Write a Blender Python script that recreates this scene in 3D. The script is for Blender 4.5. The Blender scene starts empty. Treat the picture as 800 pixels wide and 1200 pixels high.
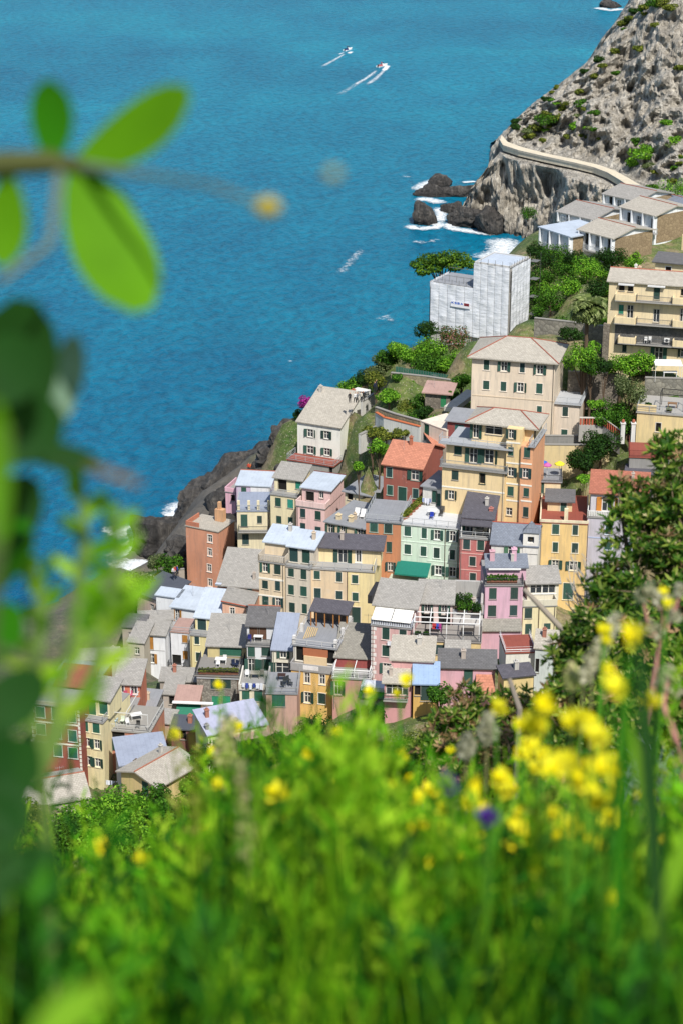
import bpy, bmesh, math, random
from mathutils import Vector, Matrix, noise
from mathutils.bvhtree import BVHTree
R = math.radians
scene = bpy.context.scene
col = scene.collection
random.seed(7)

# ---------------------------------------------------------------- camera
CAMZ = 138.0
PITCH = R(22.0)
FPX = 1200 * 70 / 36.0
cam_d = bpy.data.cameras.new('camera'); cam = bpy.data.objects.new('camera', cam_d); col.objects.link(cam)
cam.location = (0, 0, CAMZ); cam.rotation_euler = (R(90) - PITCH, 0, 0)
cam_d.sensor_fit = 'VERTICAL'; cam_d.sensor_height = 36; cam_d.lens = 70
cam_d.clip_start = 0.05; cam_d.clip_end = 20000
cam_d.dof.use_dof = True; cam_d.dof.focus_distance = 265; cam_d.dof.aperture_fstop = 9.5
scene.camera = cam
# ---------------------------------------------------------------- sky, sun, exposure
SUN_EL, SUN_AZ = R(53), R(19)       # azimuth: angle to the right of straight behind the camera
sd = Vector((math.sin(SUN_AZ) * math.cos(SUN_EL), -math.cos(SUN_AZ) * math.cos(SUN_EL), math.sin(SUN_EL)))
world = bpy.data.worlds.new('World'); scene.world = world; world.use_nodes = True
wn = world.node_tree
sky = wn.nodes.new('ShaderNodeTexSky'); sky.sky_type = 'NISHITA'; sky.sun_disc = False
sky.sun_elevation = SUN_EL; sky.sun_rotation = math.atan2(sd.x, sd.y)
bg = wn.nodes['Background']; bg.inputs[1].default_value = 0.11
wn.links.new(sky.outputs[0], bg.inputs[0])
sun_d = bpy.data.lights.new('sun', 'SUN'); sun_d.energy = 4.8; sun_d.angle = R(0.53); sun_d.color = (1, .955, .88)
sun = bpy.data.objects.new('sun', sun_d); col.objects.link(sun)
sun.rotation_euler = (-sd).to_track_quat('-Z', 'Y').to_euler()
scene.view_settings.view_transform = 'Standard'; scene.view_settings.look = 'None'
scene.view_settings.gamma = 1; scene.view_settings.use_curve_mapping = False
scene.view_settings.exposure = 0.28
scene.render.engine = 'CYCLES'

# ---------------------------------------------------------------- pixel helpers (photograph pixels, 800 x 1200)
CAM = Vector((0, 0, CAMZ))
def ray(x, y):
    dx, dy = (x - 400) / FPX, (600 - y) / FPX
    return Vector((dx, math.cos(PITCH) + dy * math.sin(PITCH), -math.sin(PITCH) + dy * math.cos(PITCH))).normalized()
def at(x, y, d): return CAM + ray(x, y) * d
def atz(p, z=0.0):
    r = ray(*p); return CAM + r * ((z - CAMZ) / r.z)
def atY(p, Y):
    r = ray(*p); return CAM + r * (Y / r.y)
def reg(x0, y0, s): return lambda u, v: (x0 + u / s, y0 + v / s)
R1 = reg(400, 0, 2); R2 = reg(440, 220, 2.2222); R3 = reg(320, 420, 3.3333); R4 = reg(500, 380, 2.6667); R5 = reg(140, 560, 3.0769)
R6 = reg(300, 580, 3.0769); R7 = reg(500, 560, 2.6667); R8 = reg(20, 700, 2.6667); S1 = reg(220, 680, 3.0769); S2 = reg(400, 680, 3.0769)
T1 = reg(620, 200, 4.4444); T2 = reg(690, 300, 7.2727); T3 = reg(490, 280, 5.3333); T4 = reg(500, 450, 5); T5 = reg(620, 500, 5)
T6 = reg(420, 580, 5); T7 = reg(260, 530, 5); T8 = reg(290, 600, 4.4444)
U1 = reg(420, 670, 5); U2 = reg(550, 630, 5.3333); U3 = reg(140, 670, 5.7143); U4 = reg(220, 690, 5.7143); U5 = reg(330, 700, 6.1538)
U6 = reg(20, 760, 5); U7 = reg(110, 780, 3.8095); U8 = reg(420, 760, 3.3333)
V3 = reg(330, 420, 5.7143); V4 = reg(150, 500, 3.8095); V5 = reg(430, 380, 6.1538); V6 = reg(660, 410, 5.7143); V7 = reg(460, 180, 4.4444)
PX = lambda u, v: (u, v)

# ---------------------------------------------------------------- materials
def lin(h):
    if not isinstance(h, str): return tuple(h)
    h = h.lstrip('#'); o = []
    for i in (0, 2, 4):
        c = int(h[i:i+2], 16) / 255; o.append(c / 12.92 if c <= .04045 else ((c + .055) / 1.055) ** 2.4)
    return tuple(o)
MATS = {}
def newmat(name):
    m = bpy.data.materials.new(name); m.use_nodes = True; MATS[name] = m
    return m, m.node_tree.nodes, m.node_tree.links, m.node_tree.nodes['Principled BSDF']
def ramp(n, pts):
    r = n.new('ShaderNodeValToRGB'); e = r.color_ramp.elements
    while len(e) < len(pts): e.new(0.5)
    for k, (p, c) in enumerate(pts): e[k].position = p; e[k].color = tuple(c) + (1,) if len(c) == 3 else c
    return r
def nz(n, l, vec, scale, det=5, rough=.6, dist=0):
    t = n.new('ShaderNodeTexNoise'); t.inputs['Scale'].default_value = scale; t.inputs['Detail'].default_value = det
    t.inputs['Roughness'].default_value = rough; t.inputs['Distortion'].default_value = dist
    if vec is not None: l.new(vec, t.inputs['Vector'])
    return t
def mapping(n, l, vec, sc=(1, 1, 1), rot=(0, 0, 0)):
    m = n.new('ShaderNodeMapping'); m.inputs['Scale'].default_value = sc; m.inputs['Rotation'].default_value = rot
    l.new(vec, m.inputs['Vector']); return m.outputs[0]
def mix(n, l, fac, a, b, mode='MIX'):
    m = n.new('ShaderNodeMix'); m.data_type = 'RGBA'; m.blend_type = mode
    for s, v in ((m.inputs[0], fac), (m.inputs[6], a), (m.inputs[7], b)):
        if hasattr(v, 'is_output'): l.new(v, s)
        elif isinstance(v, (int, float)): s.default_value = v
        else: s.default_value = tuple(v) + (1,)
    return m.outputs[2]
def bump(n, l, h, b, strength=.4, dist=.05):
    u = n.new('ShaderNodeBump'); u.inputs['Strength'].default_value = strength; u.inputs['Distance'].default_value = dist
    l.new(h, u.inputs['Height']); l.new(u.outputs[0], b.inputs['Normal'])
def gpos(n): return n.new('ShaderNodeNewGeometry').outputs['Position']
def ocoord(n): return n.new('ShaderNodeTexCoord').outputs['Object']

def plain(h, rough=.6, spec=.4, metal=0):
    k = 'plain_%s_%s' % (h, rough)
    if k in MATS: return MATS[k]
    m, n, l, b = newmat(k); c = lin(h)
    t = nz(n, l, gpos(n), 3.0)
    l.new(mix(n, l, t.outputs[0], tuple(x * .82 for x in c), tuple(min(1, x * 1.12) for x in c)), b.inputs['Base Color'])
    b.inputs['Roughness'].default_value = rough; b.inputs['Specular IOR Level'].default_value = spec; b.inputs['Metallic'].default_value = metal
    return m
def stucco(h, dirt=.72):
    k = 'stucco_' + h
    if k in MATS: return MATS[k]
    m, n, l, b = newmat(k); c = lin(h); g = .3*c[0]+.6*c[1]+.1*c[2]; c = tuple(min(.86, x*.86 + g*.14 + .03) for x in c); p = gpos(n)
    big = nz(n, l, p, .22, 6, .65); mid = nz(n, l, p, .8, 7, .75)
    st = nz(n, l, mapping(n, l, p, (2.2, 2.2, .22)), 1.0, 6, .7)
    c1 = mix(n, l, big.outputs[0], tuple(x * .70 for x in c), tuple(min(.9, x * 1.14) for x in c))
    rs = ramp(n, [(.47, (0, 0, 0)), (.75, (1, 1, 1))]); l.new(st.outputs[0], rs.inputs[0])
    f = n.new('ShaderNodeMath'); f.operation = 'MULTIPLY'; f.inputs[1].default_value = dirt * 1.15; l.new(rs.outputs[0], f.inputs[0])
    g = sum(c) / 3
    c2 = mix(n, l, f.outputs[0], c1, tuple(.45 * x + .16 * g for x in c))
    rp = ramp(n, [(.60, (0, 0, 0)), (.66, (1, 1, 1))]); l.new(mid.outputs[0], rp.inputs[0])
    f2 = n.new('ShaderNodeMath'); f2.operation = 'MULTIPLY'; f2.inputs[1].default_value = .6 * dirt; l.new(rp.outputs[0], f2.inputs[0])
    c3 = mix(n, l, f2.outputs[0], c2, tuple(.55 * x + .22 for x in c))
    l.new(c3, b.inputs['Base Color']); b.inputs['Roughness'].default_value = .92; b.inputs['Specular IOR Level'].default_value = .15
    fine = nz(n, l, p, 9, 4, .7); bump(n, l, fine.outputs[0], b, .35, .03)
    return m
def slate(h, row=.25, var=.2, lichen=.4):
    k = 'slate_%s' % h
    if k in MATS: return MATS[k]
    m, n, l, b = newmat(k); c = lin(h); o = ocoord(n)
    br = n.new('ShaderNodeTexBrick'); l.new(o, br.inputs['Vector'])
    br.inputs['Color1'].default_value = tuple(x * (1 - var) for x in c) + (1,); br.inputs['Color2'].default_value = tuple(min(1, x * (1 + var)) for x in c) + (1,)
    br.inputs['Mortar'].default_value = tuple(x * .5 for x in c) + (1,)
    br.inputs['Scale'].default_value = 1; br.inputs['Brick Width'].default_value = row * 1.5; br.inputs['Row Height'].default_value = row
    br.inputs['Mortar Size'].default_value = .022; br.inputs['Bias'].default_value = .1
    p = gpos(n); a = nz(n, l, p, .5, 6, .7); q = nz(n, l, p, 2.6, 6, .75)
    c1 = mix(n, l, 1.0, br.outputs[0], mix(n, l, a.outputs[0], (.72, .72, .72), (1.3, 1.3, 1.28)), 'MULTIPLY')
    c1 = mix(n, l, .42, c1, mix(n, l, q.outputs[0], tuple(x * .7 for x in c), tuple(min(1, x * 1.25) for x in c)))
    rs = ramp(n, [(.56, (0, 0, 0)), (.68, (1, 1, 1))]); l.new(q.outputs[0], rs.inputs[0])
    f = n.new('ShaderNodeMath'); f.operation = 'MULTIPLY'; f.inputs[1].default_value = lichen; l.new(rs.outputs[0], f.inputs[0])
    l.new(mix(n, l, f.outputs[0], c1, tuple(min(.75, x * 1.35 + .05) for x in c)), b.inputs['Base Color'])
    b.inputs['Roughness'].default_value = .85; b.inputs['Specular IOR Level'].default_value = .25
    bump(n, l, br.outputs['Fac'], b, -.6, .04)
    return m
def membrane(h):      # painted sheet or felt roofs
    k = 'membrane_' + h
    if k in MATS: return MATS[k]
    m, n, l, b = newmat(k); c = lin(h); p = gpos(n); o = ocoord(n)
    a = nz(n, l, p, .6, 7, .7); q = nz(n, l, p, 3, 5, .7)
    w = n.new('ShaderNodeTexWave'); w.inputs['Scale'].default_value = .55; w.bands_direction = 'X'; l.new(o, w.inputs['Vector'])
    rw = ramp(n, [(.0, (.72, .72, .72)), (.06, (1, 1, 1))]); l.new(w.outputs[0], rw.inputs[0])
    c1 = mix(n, l, a.outputs[0], tuple(x * .68 for x in c), tuple(min(.92, x * 1.2) for x in c))
    c1 = mix(n, l, .35, c1, rw.outputs[0], 'MULTIPLY')
    rs = ramp(n, [(.56, (0, 0, 0)), (.66, (.5, .5, .5))]); l.new(q.outputs[0], rs.inputs[0])
    l.new(mix(n, l, rs.outputs[0], c1, tuple(x * .6 for x in c)), b.inputs['Base Color'])
    b.inputs['Roughness'].default_value = .65
    bump(n, l, q.outputs[0], b, .2, .03)
    return m
def rubble(h1, h2, sc=2.4):
    k = 'rubble_%s_%s' % (h1, h2)
    if k in MATS: return MATS[k]
    m, n, l, b = newmat(k); p = gpos(n)
    v = n.new('ShaderNodeTexVoronoi'); v.inputs['Scale'].default_value = sc; l.new(p, v.inputs['Vector'])
    d = n.new('ShaderNodeTexVoronoi'); d.feature = 'DISTANCE_TO_EDGE'; d.inputs['Scale'].default_value = sc; l.new(p, d.inputs['Vector'])
    sep = n.new('ShaderNodeSeparateColor'); l.new(v.outputs['Color'], sep.inputs[0])
    c1 = mix(n, l, sep.outputs[0], lin(h1), lin(h2))
    rd = ramp(n, [(.0, (.35, .33, .3)), (.09, (1, 1, 1))]); l.new(d.outputs['Distance'], rd.inputs[0])
    c2 = mix(n, l, .8, c1, rd.outputs[0], 'MULTIPLY')
    t = nz(n, l, p, .5, 6, .7)
    l.new(mix(n, l, t.outputs[0], tuple(x * .75 for x in lin(h1)), c2), b.inputs['Base Color']); b.inputs['Roughness'].default_value = .95
    bump(n, l, d.outputs['Distance'], b, .8, .1)
    return m
def shutter_mat(h):
    k = 'shutter_' + h
    if k in MATS: return MATS[k]
    m, n, l, b = newmat(k); c = lin(h)
    w = n.new('ShaderNodeTexWave'); w.bands_direction = 'Z'; w.inputs['Scale'].default_value = 3.2; l.new(ocoord(n), w.inputs['Vector'])
    t = nz(n, l, gpos(n), .8)
    c1 = mix(n, l, t.outputs[0], tuple(x * .6 for x in c), tuple(x * 1.5 for x in c))
    l.new(c1, b.inputs['Base Color']); b.inputs['Roughness'].default_value = .6
    bump(n, l, w.outputs[0], b, .9, .03)
    return m
def glass_mat():
    if 'glass' in MATS: return MATS['glass']
    m, n, l, b = newmat('glass'); t = nz(n, l, gpos(n), .6)
    l.new(mix(n, l, t.outputs[0], (.012, .016, .02), (.06, .07, .08)), b.inputs['Base Color']); b.inputs['Roughness'].default_value = .08
    return m
def foliage(key, c0, c1, c2, trans=.35, sc=.8, rough=.65):
    k = 'leaf_' + key
    if k in MATS: return MATS[k]
    m, n, l, b = newmat(k); g = n.new('ShaderNodeNewGeometry')
    t = nz(n, l, g.outputs['Position'], sc, 4, .7)
    r = ramp(n, [(.05, lin(c0)), (.5, lin(c1)), (.95, lin(c2))]); l.new(g.outputs['Random Per Island'], r.inputs[0])
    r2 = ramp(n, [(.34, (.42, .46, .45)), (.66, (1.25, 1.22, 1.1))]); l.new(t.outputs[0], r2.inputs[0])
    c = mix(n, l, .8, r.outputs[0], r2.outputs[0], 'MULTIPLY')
    l.new(c, b.inputs['Base Color']); b.inputs['Roughness'].default_value = rough; b.inputs['Specular IOR Level'].default_value = .12
    tr = n.new('ShaderNodeBsdfTranslucent'); l.new(mix(n, l, .35, c, (.35, .5, .02)), tr.inputs[0])
    ms = n.new('ShaderNodeMixShader'); ms.inputs[0].default_value = trans
    l.new(b.outputs[0], ms.inputs[1]); l.new(tr.outputs[0], ms.inputs[2]); l.new(ms.outputs[0], n['Material Output'].inputs[0])
    return m

# ---------------------------------------------------------------- mesh helpers
class MB:
    def __init__(s): s.v = []; s.f = []; s.m = []; s.mi = 0
    def add(s, vs, fs):
        k = len(s.v); s.v += [tuple(v) for v in vs]; s.f += [tuple(i + k for i in f) for f in fs]; s.m += [s.mi] * len(fs); return s
    def box(s, x0, y0, z0, x1, y1, z1):
        return s.add([(x0,y0,z0),(x1,y0,z0),(x1,y1,z0),(x0,y1,z0),(x0,y0,z1),(x1,y0,z1),(x1,y1,z1),(x0,y1,z1)],
                     [(0,3,2,1),(4,5,6,7),(0,1,5,4),(1,2,6,5),(2,3,7,6),(3,0,4,7)])
    def poly(s, vs): return s.add(vs, [tuple(range(len(vs)))])
    def slab(s, poly, t):
        n = len(poly); top = [Vector(p) for p in poly]; bot = [p - Vector((0, 0, t)) for p in top]
        fs = [tuple(range(n)), tuple(range(2*n-1, n-1, -1))] + [(i, n+i, n+(i+1) % n, (i+1) % n) for i in range(n)]
        return s.add(top + bot, fs)
    def tube(s, pts, rs, n=6):
        pts = [Vector(p) for p in pts]
        if not hasattr(rs, '__len__'): rs = [rs] * len(pts)
        vs = []; fs = []
        for i, p in enumerate(pts):
            d = (pts[min(i+1, len(pts)-1)] - pts[max(i-1, 0)]).normalized()
            a = d.orthogonal().normalized() if i == 0 else (a - d * a.dot(d)).normalized()
            b_ = d.cross(a)
            for k in range(n):
                t = 2*math.pi*k/n; vs.append(p + (a*math.cos(t) + b_*math.sin(t)) * rs[i])
        for i in range(len(pts)-1):
            for k in range(n): fs.append((i*n+k, i*n+(k+1) % n, (i+1)*n+(k+1) % n, (i+1)*n+k))
        fs.append(tuple(range(n-1, -1, -1))); fs.append(tuple(range((len(pts)-1)*n, len(pts)*n)))
        return s.add(vs, fs)
    def mesh(s, name, mat=None):
        me = bpy.data.meshes.new(name); me.from_pydata(s.v, [], s.f)
        for m in (mat if isinstance(mat, (list, tuple)) else [mat] if mat else []): me.materials.append(m)
        if any(s.m): me.polygons.foreach_set('material_index', s.m)
        me.update(); return me
    def build(s, name, mat, parent=None, loc=None, smooth=False):
        me = s.mesh(name, mat)
        if smooth: me.polygons.foreach_set('use_smooth', [True] * len(me.polygons))
        return link(name, me, parent, loc)
def link(name, me, parent=None, loc=None, rz=0):
    o = bpy.data.objects.new(name, me); col.objects.link(o)
    if parent: o.parent = parent
    if loc is not None: o.location = loc
    if rz: o.rotation_euler = (0, 0, rz)
    return o
def tag(o, label=None, cat=None, group=None, kind=None):
    if label: o['label'] = label
    if cat: o['category'] = cat
    if group: o['group'] = group
    if kind: o['kind'] = kind
    return o
def empty(name, loc, rz, label, cat, group=None):
    o = link(name, None, None, loc, rz); o.empty_display_size = .3
    return tag(o, label, cat, group)
# ---------------------------------------------------------------- windows
GREEN = '0f3d33'; TEAL = '1b7a63'; OCHRE = 'a8742c'; BROWN = '4a3020'
WCACHE = {}
def wmesh(key, fn):
    if key not in WCACHE: WCACHE[key] = fn()
    return WCACHE[key]
def make_window(parent, kind, w, h, loc, rz, scol, trim):
    w = round(w, 1); h = round(h, 1); scol = random.choice((GREEN, '134539', '0c332c', '1c4c40', '123a3a')) if scol == GREEN else scol; sm = shutter_mat(scol); white = plain('d9d7d0', .5); tm = plain(trim, .8) if trim else plain('8d8a84', .8)
    def surround():
        m = MB(); t = .09 if trim else .03
        m.box(-w/2-t, -.025, -h/2-.02, -w/2, .03, h/2+t); m.box(w/2, -.025, -h/2-.02, w/2+t, .03, h/2+t)
        m.box(-w/2, -.025, h/2, w/2, .03, h/2+t); m.box(-w/2-t-.05, -.09, -h/2-.09, w/2+t+.05, .03, -h/2-.02)
        return m.mesh('surround', tm)
    nm = 'door' if kind in 'dD' else 'window'
    o = link(nm, wmesh(('s', w, h, trim), surround), parent, loc, rz)
    def leaf(lw, lh):
        m = MB(); m.box(-lw/2, -.02, -lh/2, lw/2, .02, lh/2)
        for i in range(1): m.box(-lw/2, -.035, -lh/2, -lw/2+.06, -.02, lh/2); m.box(lw/2-.06, -.035, -lh/2, lw/2, -.02, lh/2)
        m.box(-lw/2+.06, -.035, -lh/2, lw/2-.06, -.02, -lh/2+.08); m.box(-lw/2+.06, -.035, lh/2-.08, lw/2-.06, -.02, lh/2); m.box(-lw/2+.06, -.035, -.04, lw/2-.06, -.02, .04)
        return m.mesh('shutter', sm)
    def pane_or_shade():
        m = MB(); m.box(-w/2, .15, -h/2, w/2, .17, h/2); return m.mesh('pane_or_shade', glass_mat())
    def sash():
        m = MB(); y0, y1 = .10, .149; t = .07
        m.box(-w/2, y0, -h/2, -w/2+t, y1, h/2); m.box(w/2-t, y0, -h/2, w/2, y1, h/2); m.box(-w/2+t, y0, h/2-t, w/2-t, y1, h/2); m.box(-w/2+t, y0, -h/2, w/2-t, y1, -h/2+t)
        m.box(-.05, y0, -h/2+t, .05, y1, h/2-t)
        m.box(-w/2+t, y0+.01, h*.12-.02, -.05, y1, h*.12+.03); m.box(.05, y0+.01, h*.12-.02, w/2-t, y1, h*.12+.03)
        return m.mesh('sash', white)
    if kind == 'c':
        for sx in (-1, 1): link('shutter', wmesh(('l', w, h, scol), lambda: leaf(w/2-.012, h-.02)), o, (sx*w/4, .03, 0))
    elif kind in 'dD':
        def dleaf():
            m = MB(); m.box(-w/2+.03, .06, -h/2, w/2-.03, .12, h/2-.03); m.box(-.03, .04, -h/2, .03, .06, h/2-.05); return m.mesh('door_leaf', sm)
        link('door_leaf', wmesh(('d', w, h, scol), dleaf), o)
    elif kind == 'b':
        def dark():
            m = MB(); m.box(-w/2, .16, -h/2, w/2, .18, h/2); return m.mesh('pane_or_shade', plain('141311', .9))  # near-black sheet painting the shade inside an unglazed opening
        link('pane_or_shade', wmesh(('b', w, h), dark), o)
    else:
        link('pane_or_shade', wmesh(('p', w, h), pane_or_shade), o); link('sash', wmesh(('f', w, h), sash), o)
        if kind in 'og':
            for sx in (-1, 1):
                s_ = link('shutter', wmesh(('lo', w, h, scol), lambda: leaf(w/2-.02, h)), o, (sx*(w*.75+.03), -.07, 0))
                s_.rotation_euler = (0, 0, -sx * R(random.choice((6, 10, 14, 24, 38))))
    return o
# ---------------------------------------------------------------- buildings
GC = []       # ground control points (x, y, z)
ALLB = []
LOG = []
class Bd:
    def __init__(s, name, label, A, B, D, dep, base, wall, cat='house', group=None, trim=None, scol=GREEN, gc=True):
        PA = at(A[0], A[1], D); z = PA.z; PB = atz(B, z)
        u = PB - PA; u.z = 0; s.w = u.length; u.normalize(); s.u = u; s.b = Vector((-u.y, u.x, 0))
        s.o = Vector((PA.x, PA.y, 0)); s.rz = math.atan2(u.y, u.x); s.zb = 0; s.trim = trim; s.scol = scol
        if isinstance(base, (int, float)): s.h = base
        else: s.h = z - s.P(base)[2]
        s.zb = z - s.h
        s.dep = s.depth(dep, 0, s.h)
        s.root = empty(name, (PA.x, PA.y, s.zb), s.rz, label, cat, group)
        s.blks = []; s.wall = wall
        s.blk(0, s.w, 0, s.dep, -6.5, s.h, wall)
        for (a, c) in ((.1, 0.), (.9, 0.), (.5, .5), (.1, 1.), (.9, 1.)):
            q = s.wp(a * s.w, c * s.dep, 0)
            if gc: GC.append((q.x, q.y, s.zb - 2.2 + (.0 if c == 0 else .8 * c)))
        ALLB.append(s); LOG.append('%-60s w%.1f d%.1f h%.1f zb%.1f Y%.0f' % (label[:60], s.w, s.dep, s.h, s.zb, PA.y))
    def wp(s, x, y, z): return s.o + s.u * x + s.b * y + Vector((0, 0, s.zb + z))
    def lray(s, p):
        r = ray(*p); c = CAM - s.o
        return Vector((c.dot(s.u), c.dot(s.b), CAMZ - s.zb)), Vector((r.dot(s.u), r.dot(s.b), r.z))
    def P(s, p, y=0.0):          # photograph pixel on the plane local y
        o, d = s.lray(p); t = (y - o.y) / d.y; q = o + d * t; return q
    def PXp(s, p, x):            # on the plane local x
        o, d = s.lray(p); t = (x - o.x) / d.x; return o + d * t
    def PS(s, p, y0, z0, sl):    # on the plane z = z0 + sl (y - y0)
        o, d = s.lray(p); t = (z0 + sl * (o.y - y0) - o.z) / (d.z - sl * d.y); return o + d * t
    def depth(s, dep, y0, z0):
        if isinstance(dep, (int, float)): return dep
        p, sl = dep[0], dep[1]; k = dep[2] if len(dep) > 2 else 1
        return max(2.0, min(22.0, (s.PS(p, y0, z0, sl).y - y0) * k))
    def blk(s, x0, x1, y0, y1, z0, z1, mat, name='wall'):
        s.blks.append(dict(x0=x0, x1=x1, y0=y0, y1=y1, z0=z0, z1=z1, mat=mat, name=name, holes={'F': [], 'R': [], 'L': []}, extra=[], roof=None))
        return len(s.blks) - 1
    def up(s, A, B, setback, dep=None, mat=None, z0=None, name='upper_wall'):
        a = s.P(A, setback); b = s.P(B, setback); z1 = (a.z + b.z) / 2
        d = (s.dep - setback) if dep is None else s.depth(dep, setback, z1)
        return s.blk(a.x, b.x, setback, setback + d, s.h if z0 is None else z0, z1, mat or s.wall, name)
    def W(s, i, kind, T, pts, w=.95, h=1.5, face='F', scol=None, trim=None, dz=0):
        k = s.blks[i]
        if w <= 1.25 and kind not in 'dgD': w *= .82
        if h <= 1.75: h *= .9
        for p in pts:
            if face == 'F':
                q = s.P(T(*p), k['y0']); a, zc = q.x, q.z
                lo, hi = k['x0'], k['x1']
            else:
                q = s.PXp(T(*p), k['x1'] if face == 'R' else k['x0']); a, zc = q.y, q.z
                lo, hi = k['y0'], k['y1']
            zc += dz
            ww, hh = round(min(w * random.choice((.9, 1, 1, 1.1)), hi - lo - .3), 1), round(h * random.choice((.92, 1, 1, 1.07)), 1)
            a = min(max(a, lo + ww/2 + .12), hi - ww/2 - .12); zc = min(max(zc, k['z0'] + hh/2 + .02), k['z1'] - hh/2 - .1)
            if zc - hh/2 < k['z0']: continue
            k['holes'][face].append((a - ww/2, a + ww/2, zc - hh/2, zc + hh/2))
            loc, rz = {'F': ((a, k['y0'], zc), 0), 'R': ((k['x1'], a, zc), R(90)), 'L': ((k['x0'], a, zc), -R(90))}[face]
            make_window(s.root, kind, ww, hh, loc, rz, scol or s.scol, s.trim if trim is None else trim)
    def roof(s, i, kind, mat, sl=.3, o=.3, t=.16, cap=None, fx=.5):
        k = s.blks[i]; x0, x1, y0, y1, z = k['x0'], k['x1'], k['y0'], k['y1'], k['z1']; m = MB(); caps = []
        e = .02
        if kind == 'flat':
            m.slab([(x0-o, y0-o, z+t+e), (x1+o, y0-o, z+t+e), (x1+o, y1+o, z+t+e), (x0-o, y1+o, z+t+e)], t)
        elif kind == 'shed':
            f = lambda y: z + t + e + sl * (y - y0)
            m.slab([(x0-o, y0-o, f(y0-o)), (x1+o, y0-o, f(y0-o)), (x1+o, y1+o, f(y1+o)), (x0-o, y1+o, f(y1+o))], t)
            zb = z + sl * (y1 - y0); k['extra'] += [[(x1, y0, z), (x1, y1, z), (x1, y1, zb)], [(x0, y1, z), (x0, y0, z), (x0, y1, zb)], [(x1, y1, z), (x0, y1, z), (x0, y1, zb), (x1, y1, zb)]]
            caps = [[(x0-o, y1+o, f(y1+o)), (x1+o, y1+o, f(y1+o))]]
        elif kind == 'shedx':
            zl, zr = (z, z + sl * (x1 - x0)) if sl > 0 else (z - sl * (x1 - x0), z)
            f = lambda x: zl + (zr - zl) * (x - x0) / (x1 - x0) + t + e
            m.slab([(x0-o, y0-o, f(x0-o)), (x1+o, y0-o, f(x1+o)), (x1+o, y1+o, f(x1+o)), (x0-o, y1+o, f(x0-o))], t)
            if sl > 0: k['extra'] += [[(x0, y0, z), (x1, y0, z), (x1, y0, zr)], [(x1, y1, z), (x0, y1, z), (x1, y1, zr)], [(x1, y0, z), (x1, y1, z), (x1, y1, zr), (x1, y0, zr)]]
            else: k['extra'] += [[(x0, y0, z), (x1, y0, z), (x0, y0, zl)], [(x1, y1, z), (x0, y1, z), (x0, y1, zl)], [(x0, y1, z), (x0, y0, z), (x0, y0, zl), (x0, y1, zl)]]
            caps = [[(x0-o, y0-o, f(x0-o)), (x1+o, y0-o, f(x1+o))]]
        elif kind == 'gx':
            ym = (y0 + y1) / 2; zr = z + sl * (ym - y0); f = lambda y: z + t + e + sl * (ym - y0 - abs(y - ym))
            m.slab([(x0-o, y0-o, f(y0-o)), (x1+o, y0-o, f(y0-o)), (x1+o, ym, f(ym)), (x0-o, ym, f(ym))], t)
            m.slab([(x0-o, ym, f(ym)), (x1+o, ym, f(ym)), (x1+o, y1+o, f(y1+o)), (x0-o, y1+o, f(y1+o))], t)
            k['extra'] += [[(x1, y0, z), (x1, y1, z), (x1, ym, zr)], [(x0, y1, z), (x0, y0, z), (x0, ym, zr)]]
            caps = [[(x0-o, ym, f(ym)), (x1+o, ym, f(ym))]]
        elif kind == 'gy':
            xm = x0 + (x1 - x0) * fx; zr = z + sl * (x1 - x0) / 2; f0 = lambda x: z + t + e + (zr - z) * (1 - (abs(x - xm) / (xm - x0 if x < xm else x1 - xm)))
            m.slab([(x0-o, y0-o, f0(x0-o)), (xm, y0-o, f0(xm)), (xm, y1+o, f0(xm)), (x0-o, y1+o, f0(x0-o))], t)
            m.slab([(xm, y0-o, f0(xm)), (x1+o, y0-o, f0(x1+o)), (x1+o, y1+o, f0(x1+o)), (xm, y1+o, f0(xm))], t)
            k['extra'] += [[(x0, y0, z), (x1, y0, z), (xm, y0, zr)], [(x1, y1, z), (x0, y1, z), (xm, y1, zr)]]
            caps = [[(xm, y0-o, f0(xm)), (xm, y1+o, f0(xm))]]
        elif kind == 'hip':
            X0, X1, Y0, Y1 = x0-o, x1+o, y0-o, y1+o; W_, D_ = X1-X0, Y1-Y0; zo = z + t + e - sl*o
            if W_ >= D_:
                r1 = Vector((X0 + D_/2, (Y0+Y1)/2, zo + sl*D_/2)); r2 = Vector((X1 - D_/2, (Y0+Y1)/2, zo + sl*D_/2))
            else:
                r1 = Vector(((X0+X1)/2, Y0 + W_/2, zo + sl*W_/2)); r2 = Vector(((X0+X1)/2, Y1 - W_/2, zo + sl*W_/2))
            a, b, c, d = Vector((X0, Y0, zo)), Vector((X1, Y0, zo)), Vector((X1, Y1, zo)), Vector((X0, Y1, zo))
            fs = [[a, b, r2, r1], [b, c, r2], [c, d, r1, r2], [d, a, r1]] if W_ >= D_ else [[a, b, r1], [b, c, r2, r1], [c, d, r2], [d, a, r1, r2]]
            for q in fs: m.slab(q, t)
            caps = [[a, r1], [r1, r2], [b, r2 if W_ >= D_ else r1], [c, r2], [d, r1 if W_ >= D_ else r2]]
        r = m.build('roof', mat, s.root); k['roof'] = r
        if cap:
            for c in caps:
                c = [Vector(v) + Vector((0, 0, .03)) for v in c]
                MB().tube(c, .085, 5).build('ridge_cap', plain(cap, .8), r)
        return r
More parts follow.
